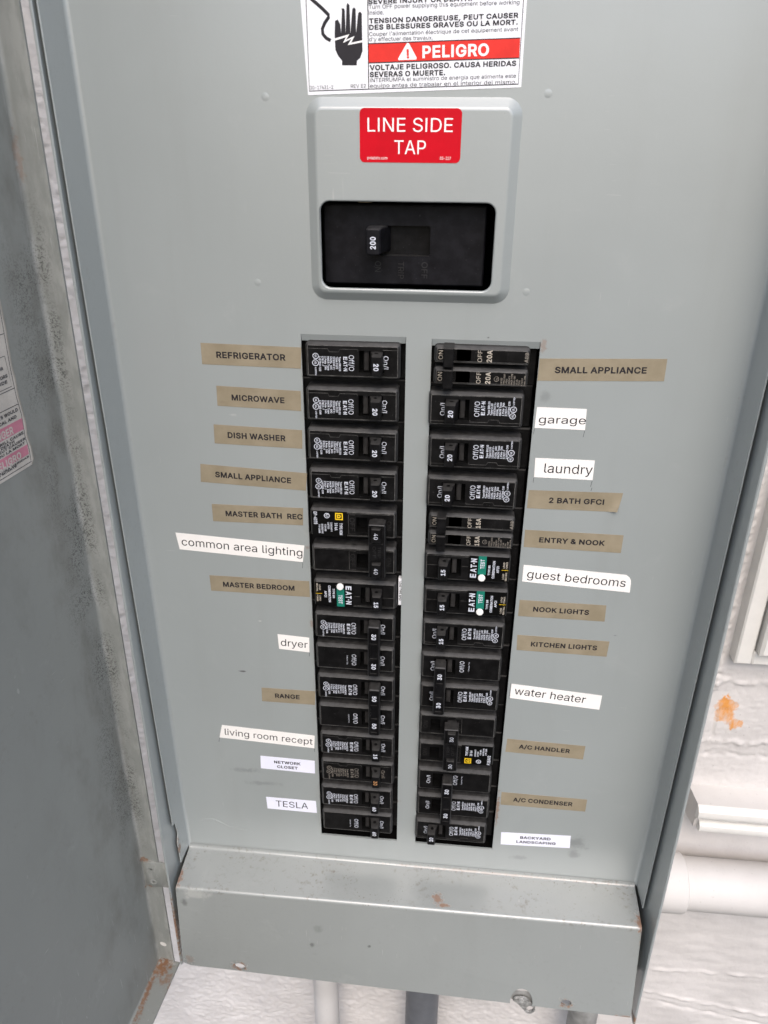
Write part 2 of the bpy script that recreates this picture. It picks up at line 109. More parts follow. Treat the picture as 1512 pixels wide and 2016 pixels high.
(97,389,[160,-9,126,-5,94,5,68,22,48,45,35,73,30,108,34,138,43,161,58,179,78,193,125,211,234,227,265,235,273,243,276,257,273,279,267,297,256,311,240,322,220,329,171,329,149,322,118,301,100,274,41,291,57,322,79,346,104,364,133,375,163,382,194,384,239,379,286,360,306,343,322,320,333,290,337,251,337,0,277,0,277,52,272,52,252,25,215,1,190,-6,170,45,202,49,228,59,248,74,263,93,272,115,276,190,259,182,134,159,117,150,103,139,95,124,92,105,94,87,102,72,114,61,130,52],[5,4,58,58,57,5,6,5,57,57,56,6,7,6,56,8,7,56,61,1,0,0,45,61,11,54,53,28,23,22,22,29,28,1,61,2,61,60,2,3,2,60,60,59,3,4,3,59,58,4,59,8,56,55,9,8,55,10,9,55,55,54,10,54,11,10,26,25,24,24,23,26,27,26,23,23,28,27,43,46,44,31,21,20,46,43,42,47,46,42,19,32,20,31,20,32,51,14,13,40,39,38,40,38,50,38,37,50,51,50,37,14,51,37,15,14,37,37,36,15,16,15,36,36,35,16,17,16,35,35,34,17,47,42,41,48,47,41,49,48,41,41,40,49,40,50,49,51,13,52,12,52,13,17,34,18,34,33,18,19,18,33,32,19,33,45,0,44,44,46,45,52,12,53,11,53,12,29,22,21,30,29,21,21,31,30]),
(98,424,[229,-8,198,-5,172,4,138,31,118,59,112,59,112,0,53,0,53,509,114,509,114,319,118,319,137,346,171,373,197,381,229,384,274,378,313,361,345,332,370,293,385,245,390,189,385,133,370,84,346,45,313,16,274,-2,220,47,253,51,279,66,301,88,316,117,325,151,328,189,325,227,316,261,301,290,280,311,253,325,220,330,188,325,161,312,140,291,125,263,116,229,113,189,116,150,125,115,140,86,162,65,188,51],[7,6,5,7,5,46,45,7,46,7,45,44,8,7,44,10,8,44,44,43,10,1,50,2,40,14,13,2,50,3,50,49,3,12,41,40,40,13,12,3,49,4,49,48,4,5,4,48,48,47,5,46,5,47,10,43,42,11,10,42,42,41,11,41,12,11,8,10,9,0,28,27,15,39,38,37,17,16,28,0,26,26,29,28,37,16,38,15,38,16,23,22,31,32,31,22,22,21,32,33,32,21,34,33,21,21,20,34,35,34,20,20,19,35,29,26,25,25,24,29,30,29,24,24,23,30,23,31,30,35,19,36,19,18,36,37,36,18,17,37,18,0,27,1,50,1,27,14,40,39,39,15,14]),
(99,396,[207,-8,159,-2,117,16,82,46,56,85,40,133,34,187,40,243,56,291,82,330,117,360,159,378,207,384,260,377,305,356,340,322,362,277,303,262,290,289,270,311,242,325,207,330,173,325,145,310,124,287,108,258,99,224,96,187,99,151,108,117,124,89,145,66,173,51,207,46,243,52,271,66,292,89,304,117,363,102,354,78,341,56,306,21,261,-1],[6,5,28,28,27,6,27,26,6,7,6,26,23,22,10,22,11,10,2,31,3,31,30,3,4,3,30,30,29,4,5,4,29,28,5,29,7,26,25,8,7,25,25,24,8,9,8,24,24,23,9,23,10,9,42,35,34,13,20,19,42,34,0,33,0,34,12,21,20,20,13,12,41,40,36,40,39,36,37,36,39,39,38,37,16,15,17,18,17,15,14,18,15,35,42,41,41,36,35,18,14,19,13,19,14,0,33,1,33,32,1,2,1,32,31,2,32,11,22,21,21,12,11]),
(100,424,[195,-8,151,-2,111,16,79,45,55,84,39,133,34,189,39,245,55,293,79,332,112,361,151,378,196,384,228,381,253,373,287,346,306,319,311,319,311,509,372,509,372,0,313,0,313,59,307,59,287,31,252,4,227,-5,205,47,236,51,263,65,284,86,299,115,309,150,312,189,309,229,300,263,284,291,263,312,237,325,205,330,172,325,145,311,124,290,108,261,99,227,96,189,99,151,109,117,124,88,145,66,172,51],[5,4,47,47,46,5,6,5,46,46,45,6,45,44,6,7,6,44,44,43,7,8,7,43,50,0,27,0,50,1,11,40,12,49,2,1,1,50,49,40,11,41,10,41,11,2,49,3,49,48,3,4,3,48,47,4,48,8,43,42,9,8,42,42,41,9,41,10,9,25,28,26,13,39,38,28,25,24,24,29,28,37,15,38,15,14,38,13,38,14,22,21,20,32,31,22,22,20,32,20,33,32,33,20,34,20,19,34,19,17,34,35,34,17,29,24,23,30,29,23,23,22,30,22,31,30,35,17,36,17,16,36,37,36,16,15,37,16,17,19,18,27,0,26,26,28,27,12,40,39,39,13,12]),
(101,404,[212,-8,161,-2,117,16,82,46,56,85,40,132,34,187,39,242,55,290,81,329,115,359,157,378,205,384,236,382,266,374,294,361,319,341,341,315,357,282,368,242,371,169,75,169,75,221,338,221,310,202,307,237,298,269,283,294,263,314,237,326,205,330,173,326,146,313,125,294,109,270,99,241,96,178,100,139,110,106,128,80,151,61,179,50,212,46,254,53,285,73,306,105,365,91,353,63,335,39,311,19,283,4,249,-5,308,221,98,221,97,169],[6,5,21,5,4,37,21,5,37,36,22,21,6,21,22,7,6,22,22,35,7,8,7,35,35,34,8,34,9,8,33,32,10,30,12,31,40,1,41,31,12,11,1,40,2,39,2,40,31,11,32,10,32,11,2,39,3,39,38,3,4,3,38,37,4,38,9,34,33,33,10,9,42,0,51,51,43,42,14,28,15,43,51,50,28,14,29,13,29,14,20,19,23,19,18,23,47,46,45,20,24,36,20,23,24,23,18,25,43,50,49,44,43,49,49,48,44,48,47,44,47,45,44,25,18,26,18,17,26,27,26,17,17,16,27,28,27,16,15,28,16,41,1,0,0,42,41,29,13,30,12,30,13,21,37,54,36,21,54,35,22,53,23,25,52,24,23,52,22,36,53,24,52,53,36,24,53,20,36,54]),
(102,254,[228,379,228,327,6,327,6,379,81,0,81,432,84,461,96,486,113,505,135,519,161,527,187,530,222,527,243,521,227,468,195,474,171,470,154,460,145,443,142,419,142,0,81,327,81,379,142,379,142,327],[24,21,20,10,16,11,12,15,14,12,14,13,11,16,15,15,12,11,5,19,18,6,5,18,7,6,18,18,17,7,8,7,17,9,8,17,17,16,9,16,10,9,22,23,19,4,20,21,3,2,22,2,21,22,23,22,21,19,5,22,1,0,23,24,1,23,21,24,23]),
(103,425,[207,-151,168,-148,134,-140,105,-127,82,-110,64,-91,51,-69,101,-41,122,-66,154,-88,178,-95,207,-97,249,-92,282,-75,304,-47,311,-6,311,68,306,68,287,41,252,16,227,8,195,5,152,10,113,27,80,53,55,90,39,136,34,191,39,246,55,293,80,332,112,361,152,378,196,384,228,382,253,373,288,346,308,319,313,319,313,379,372,379,372,-9,367,-54,350,-90,324,-117,291,-136,251,-147,205,59,237,63,264,75,285,95,300,121,309,154,312,193,309,231,300,264,285,291,264,312,237,325,205,330,172,325,145,312,124,290,109,262,99,229,96,193,99,155,109,123,124,96,145,76,172,63],[6,5,7,26,25,67,67,66,26,27,26,66,66,65,27,65,64,27,28,27,64,64,63,28,29,28,63,61,32,31,21,47,70,9,1,10,21,70,22,1,9,2,69,23,22,22,70,69,32,61,60,60,33,32,2,9,3,9,8,3,4,3,8,5,4,8,7,5,8,23,69,24,69,68,24,25,24,68,67,25,68,29,63,62,30,29,62,62,61,30,61,31,30,11,0,46,46,12,11,58,34,59,48,20,19,19,18,48,18,49,48,57,36,58,36,35,58,34,58,35,41,40,53,39,38,40,43,42,14,15,14,42,42,41,15,41,16,15,52,51,16,16,41,52,41,53,52,53,40,54,40,38,54,55,54,38,12,46,45,13,12,45,45,44,13,44,43,13,43,14,13,49,18,17,50,49,17,17,16,50,16,51,50,55,38,56,38,37,56,57,56,37,36,57,37,10,1,0,0,11,10,47,21,20,20,48,47,33,60,59,59,34,33]),
(104,410,[114,227,114,0,53,0,53,509,114,509,114,287,102,287,124,332,152,362,187,379,227,384,264,380,295,369,321,349,341,321,353,285,357,240,357,0,296,0,296,235,290,275,273,304,246,323,210,329,184,326,161,317,141,303,126,283,117,257,114,311],[3,2,6,1,0,2,6,2,0,25,24,8,26,25,7,25,8,7,6,0,28,5,6,28,28,27,5,27,26,5,26,7,5,3,6,4,9,23,10,10,23,22,22,11,10,19,18,17,17,16,19,19,16,20,16,15,20,15,14,20,21,20,14,14,13,21,13,12,21,22,21,12,11,22,12,23,9,24,8,24,9,5,7,29,6,5,29,4,6,29]),
(105,167,[53,0,53,379,114,379,114,0,84,443,67,446,54,455,44,468,41,483,44,499,54,512,67,521,84,524,100,521,114,512,123,499,126,483,123,468,114,455,100,446],[11,5,4,5,11,6,10,6,11,8,7,6,6,10,8,9,8,10,13,12,19,17,16,18,14,18,16,16,15,14,18,14,19,13,19,14,1,0,3,3,2,1,19,12,4,11,4,12]),
(106,167,[53,379,114,379,114,-30,111,-63,102,-90,86,-113,65,-129,37,-139,-10,-143,-10,-87,25,-83,40,-72,50,-54,53,-29,83,443,67,446,53,455,44,468,41,483,44,499,53,512,67,521,83,524,100,521,114,512,123,499,126,483,123,468,114,455,100,446],[9,8,10,10,8,7,10,7,6,11,10,6,18,17,16,16,20,18,20,19,18,21,14,22,22,14,29,29,23,22,27,26,28,24,28,26,26,25,24,28,24,29,23,29,24,11,6,5,5,4,11,12,11,4,4,3,12,13,12,3,3,2,13,2,1,13,0,13,1,14,21,15,16,15,21,20,16,21]),
(107,381,[110,137,110,212,121,212,284,379,360,379,184,199,177,199,53,0,53,509,114,509,114,0,294,0,148,186,191,229,372,0,114,212,114,140,154,178,201,217],[1,15,9,0,7,10,7,0,1,8,7,1,1,9,8,5,13,6,11,14,5,13,5,18,4,3,13,1,0,16,12,6,13,13,3,2,5,14,18,0,10,16,6,12,17,12,2,15,15,16,12,15,1,16,5,6,17,11,5,17,12,16,17,2,12,13,4,13,18]),
(108,189,[139,-2,101,3,74,20,58,47,53,84,53,509,114,509,114,99,115,77,120,62,130,54,170,54,181,3],[5,4,7,12,11,0,10,0,11,0,10,1,10,9,1,2,1,9,3,2,9,9,8,3,4,3,8,7,4,8,5,7,6]),
(109,610,[53,0,53,379,112,379,112,295,108,295,118,323,132,346,151,363,172,376,195,384,219,386,257,380,287,361,309,331,321,295,312,295,322,321,337,343,357,361,381,375,407,383,437,386,468,383,497,372,522,354,541,328,553,296,557,255,557,0,496,0,496,254,490,289,473,313,447,326,419,330,395,328,374,320,358,307,345,290,338,270,335,247,335,0,274,0,274,260,269,288,253,311,229,326,199,330,178,328,158,320,140,307,126,289,117,266,114,238,114,0,112,308,317,307],[50,6,5,0,54,53,1,0,53,4,1,53,53,52,4,3,4,52,52,51,3,51,50,3,50,5,3,1,4,2,46,10,47,9,47,10,8,48,47,47,9,8,45,44,13,13,12,45,45,12,46,12,11,46,10,46,11,6,50,49,7,6,49,49,48,7,48,8,7,14,15,39,35,20,19,36,35,18,35,19,18,14,39,38,16,14,38,38,37,16,17,16,37,37,36,17,36,18,17,21,34,33,21,33,22,28,27,30,27,26,30,28,30,29,30,26,31,26,25,31,32,31,25,25,24,32,24,23,32,33,32,23,22,33,23,20,35,34,34,21,20,41,40,42,43,42,40,40,39,43,39,15,43,44,43,15,13,44,15,15,14,56,3,5,55,4,3,55,2,4,55,14,16,56,13,15,56]),
(110,410,[114,227,114,0,53,0,53,379,112,379,112,287,102,287,124,332,152,362,187,379,227,384,264,380,295,369,321,349,341,321,353,285,357,240,357,0,296,0,296,235,290,275,273,304,246,323,210,329,184,326,161,317,141,303,126,283,117,257,112,308],[1,0,2,3,2,0,6,3,0,25,24,8,26,25,7,25,8,7,6,0,28,5,6,28,28,27,5,27,26,5,26,7,5,3,6,4,9,23,10,10,23,22,22,11,10,19,18,17,17,16,19,19,16,20,16,15,20,15,14,20,21,20,14,14,13,21,13,12,21,22,21,12,11,22,12,23,9,24,8,24,9,5,7,29,6,5,29,4,6,29]),
(111,415,[207,-8,159,-2,117,16,82,46,56,85,40,133,34,187,40,243,56,291,82,330,117,360,159,378,207,384,256,378,299,360,333,330,359,291,376,243,381,187,376,133,359,85,333,46,299,16,256,-2,207,46,242,51,270,66,292,89,307,117,316,151,319,187,316,224,307,258,292,287,270,310,242,325,207,330,173,325,145,310,124,287,108,258,99,224,96,187,99,151,108,117,124,89,145,66,173,51],[5,4,44,44,43,5,6,5,43,43,42,6,42,41,6,7,6,41,41,40,7,8,7,40,0,24,1,24,47,1,1,47,2,46,2,47,10,38,37,37,11,10,2,46,3,46,45,3,4,3,45,44,4,45,8,40,39,9,8,39,39,38,9,38,10,9,35,13,36,12,36,13,25,23,22,22,26,25,34,14,35,13,35,14,20,19,28,29,28,19,19,18,29,30,29,18,31,30,18,18,17,31,32,31,17,17,16,32,26,22,21,27,26,21,21,20,27,20,28,27,32,16,33,16,15,33,34,33,15,14,34,15,24,0,23,23,25,24,11,37,36,36,12,11]),
(112,424,[53,-143,53,379,112,379,112,319,118,319,137,346,171,373,197,381,229,384,274,378,313,361,345,332,370,293,385,245,390,189,385,133,370,84,346,45,313,16,274,-2,229,-8,198,-5,173,4,138,31,118,59,114,59,114,-143,220,47,253,51,279,66,301,88,316,117,325,151,328,189,325,227,316,261,301,290,280,311,253,325,220,330,188,325,161,312,140,291,125,263,116,229,113,189,116,150,125,115,140,86,162,65,188,51],[1,3,2,25,46,0,1,0,46,45,1,46,1,45,44,3,1,44,44,43,3,21,50,22,40,7,6,22,50,23,50,49,23,5,41,40,40,6,5,0,26,25,23,49,24,49,48,24,25,24,48,48,47,25,46,25,47,3,43,42,4,3,42,42,41,4,41,5,4,20,28,27,8,39,38,37,10,9,28,20,19,19,29,28,37,9,38,8,38,9,16,15,31,32,31,15,15,14,32,33,32,14,34,33,14,14,13,34,35,34,13,13,12,35,29,19,18,18,17,29,30,29,17,17,16,30,16,31,30,35,12,36,12,11,36,37,36,11,10,37,11,20,27,21,50,21,27,7,40,39,39,8,7]),
(113,424,[372,-143,311,-143,311,59,306,59,287,31,252,4,227,-5,195,-8,151,-2,111,16,79,45,55,84,39,133,34,189,39,245,55,293,79,332,112,361,151,378,196,384,228,381,253,373,287,346,307,319,313,319,313,379,372,379,205,47,236,51,263,65,284,86,299,115,309,150,312,189,309,229,300,263,284,291,263,312,237,325,205,330,172,325,145,311,124,290,108,261,99,227,96,189,99,151,109,117,124,88,145,66,172,51],[12,11,47,47,46,12,13,12,46,46,45,13,45,44,13,14,13,44,44,43,14,15,14,43,50,7,27,7,50,8,18,40,19,49,9,8,8,50,49,40,18,41,17,41,18,9,49,10,49,48,10,11,10,48,47,11,48,15,43,42,16,15,42,42,41,16,41,17,16,5,28,6,20,39,38,28,5,4,4,29,28,37,22,38,22,21,38,20,38,21,25,24,26,32,31,2,2,0,32,0,26,32,26,33,32,33,26,34,26,24,34,35,34,24,1,0,2,29,4,3,30,29,3,3,2,30,2,31,30,35,24,36,24,23,36,37,36,23,22,37,23,27,7,6,6,28,27,19,40,39,39,20,19]),
(114,259,[53,0,53,379,112,379,112,321,115,321,130,347,152,367,181,380,243,384,243,322,207,326,182,323,159,315,140,301,126,284,117,262,114,237,114,0],[3,2,1,17,16,0,1,0,16,16,15,1,3,1,15,15,14,3,14,4,3,12,6,5,10,9,8,7,11,10,10,8,7,6,12,11,11,7,6,4,14,13,13,12,4,12,5,4]),
(115,365,[182,-8,145,-5,112,3,84,18,62,38,45,63,36,94,94,107,105,79,124,60,150,49,181,45,217,50,244,62,262,81,268,103,265,121,254,136,237,147,149,170,104,186,72,208,53,237,47,274,51,305,65,332,87,354,115,370,149,381,187,384,223,381,254,372,279,358,299,339,314,316,324,290,268,277,258,298,243,316,219,328,187,333,156,329,131,317,114,299,109,277,112,258,124,243,144,232,229,209,275,194,306,171,325,142,331,107,326,75,312,47,290,24,260,6,223,-5],[3,8,4,5,4,8,8,7,5,6,5,7,24,23,44,0,11,1,11,10,1,1,10,2,9,2,10,27,42,41,41,28,27,2,9,3,8,3,9,19,47,20,47,46,20,21,20,46,46,45,21,22,21,45,23,22,45,44,23,45,24,44,43,25,24,43,26,25,43,43,42,26,42,27,26,39,30,40,29,40,30,12,57,56,56,13,12,38,31,39,30,39,31,14,55,54,54,53,14,15,14,53,53,52,15,16,15,52,52,51,16,51,50,16,35,34,36,13,56,55,55,14,13,16,50,17,50,49,17,18,17,49,48,18,49,36,34,37,34,33,37,38,37,33,33,32,38,31,38,32,11,0,57,57,12,11,18,48,19,47,19,48,28,41,40,40,29,28]),
(116,227,[204,379,204,327,6,327,6,379,65,471,126,471,126,98,128,76,136,61,150,53,185,51,202,54,213,2,168,-4,125,2,92,21,72,52,65,93,126,379,126,327,65,327,65,379],[19,20,6,11,10,12,12,10,13,9,13,10,13,9,14,9,8,14,15,14,8,16,15,8,8,7,16,17,16,7,6,17,7,18,21,19,5,4,18,1,0,18,19,1,18,17,6,20,3,2,20,21,3,20,20,19,21,21,18,4]),
(117,410,[182,-5,146,-1,115,11,89,31,69,59,57,95,53,139,53,379,114,379,114,144,119,105,137,75,164,56,200,50,226,53,249,62,268,77,283,97,293,122,296,153,296,379,357,379,357,0,298,0,298,92,307,92,286,47,257,17,222,0,298,72],[6,5,9,7,6,9,9,8,7,12,1,0,0,13,12,1,12,2,11,2,12,2,11,3,4,3,11,11,10,4,5,4,10,9,5,10,14,28,27,15,14,27,27,26,15,26,16,15,24,25,18,19,18,25,25,22,19,22,21,19,20,19,21,22,25,23,16,26,24,17,16,24,24,18,17,13,0,28,28,14,13,24,26,29,25,24,29,23,25,29]),
(118,389,[163,0,17,379,84,379,165,155,206,21,184,21,224,155,305,379,371,379,226,0,195,57],[3,0,5,0,3,1,2,1,3,6,4,9,9,8,6,8,7,6,5,0,9,9,4,5,5,4,10,4,6,10,3,5,10]),
(119,567,[138,0,23,379,87,379,154,137,175,41,165,41,206,214,252,379,316,379,382,136,402,41,391,41,434,214,480,379,545,379,429,0,368,0,305,225,277,338,291,338,248,172,199,0,170,63,397,65,283,310],[3,0,5,0,3,1,2,1,3,4,21,20,18,7,6,5,0,21,21,4,5,5,4,22,4,20,22,13,12,14,14,12,15,10,15,12,15,10,16,10,11,16,11,10,23,10,12,23,19,17,8,16,11,9,18,6,24,18,24,19,7,18,19,19,8,7,3,5,22,20,6,22,17,9,8,9,11,23,9,17,16,17,19,24,6,20,24]),
(120,379,[21,0,171,218,171,171,29,379,100,379,207,206,175,206,233,306,282,379,352,379,209,169,209,214,358,0,287,0,173,182,205,182,148,85,91,0,155,194,191,232,224,192,189,155],[1,14,6,14,1,2,0,17,16,16,2,0,2,1,18,4,3,1,5,15,10,10,11,5,8,7,9,13,12,10,10,12,20,11,10,20,9,7,11,15,14,21,6,14,15,15,5,6,6,5,19,1,3,18,0,2,18,5,11,19,4,1,19,1,6,19,11,7,19,9,11,20,14,2,21,13,10,21,10,15,21,2,16,21]),
(121,389,[47,-139,61,-86,104,-89,118,-84,130,-74,141,-58,163,-1,17,379,84,379,165,155,206,21,184,21,224,155,305,379,371,379,204,-58,177,-107,159,-124,139,-136,117,-143,91,-145,195,57],[20,1,0,2,19,18,18,3,2,19,2,20,1,20,2,13,12,14,10,15,14,14,12,10,5,16,15,6,5,15,15,10,6,10,11,6,9,6,11,11,10,21,3,18,17,4,3,17,17,16,4,16,5,4,6,9,7,8,7,9,10,12,21,9,11,21]),
(122,380,[42,0,42,46,254,320,254,323,48,323,48,379,333,379,333,331,126,60,126,56,339,56,339,0],[1,0,9,9,8,1,1,8,2,3,2,7,7,2,8,3,7,6,9,0,11,11,10,9,5,4,3,3,6,5]),
(126,453,[52,150,55,188,66,218,82,240,103,255,127,263,151,266,175,264,197,256,275,198,299,192,318,196,332,207,341,226,344,253,400,253,397,215,386,185,370,163,349,148,326,139,301,137,276,139,254,148,177,204,154,210,136,207,121,196,111,178,108,150],[1,0,29,29,28,1,2,1,28,7,25,24,24,8,7,5,26,25,6,5,25,25,7,6,2,28,27,3,2,27,4,3,27,27,26,4,26,5,4,9,23,22,10,21,20,20,11,10,21,10,22,9,22,10,18,17,12,13,12,17,17,16,13,16,15,13,14,13,15,11,20,19,19,18,11,18,12,11,23,9,24,8,24,9]),
(233,404,[212,-8,161,-2,117,16,82,46,56,85,40,132,34,187,39,242,55,290,81,329,115,359,157,378,205,384,236,382,266,374,294,361,319,341,341,315,357,282,368,242,371,169,75,169,75,221,338,221,310,202,307,237,298,269,283,294,263,314,237,326,205,330,173,326,146,313,125,294,109,270,99,241,96,178,100,139,110,106,128,80,151,61,179,50,212,46,254,53,285,73,306,105,365,91,353,63,335,39,311,19,283,4,249,-5,177,429,225,529,293,529,227,429,308,221,98,221,97,169],[6,5,21,21,22,6,7,6,22,3,38,4,38,37,4,5,4,37,21,5,37,22,21,36,7,22,35,8,7,35,35,34,8,34,9,8,40,39,2,10,33,32,32,11,10,0,41,1,30,12,31,40,2,1,1,41,40,11,32,31,31,12,11,2,39,3,38,3,39,9,34,33,33,10,9,51,43,42,14,28,15,43,51,50,28,14,29,13,29,14,53,55,54,20,19,23,19,18,23,47,46,45,20,24,36,20,23,24,23,18,25,26,25,18,18,17,26,43,50,49,44,43,49,49,48,44,48,47,44,47,45,44,26,17,27,17,16,27,28,27,16,15,28,16,51,42,0,41,0,42,29,13,30,12,30,13,55,53,52,21,37,58,36,21,58,35,22,57,23,25,56,24,23,56,22,36,57,24,56,57,36,24,57,20,36,58]),
(237,167,[53,0,53,379,114,379,114,0,57,429,104,529,173,529,107,429],[1,0,3,3,2,1,5,4,7,7,6,5]),
]
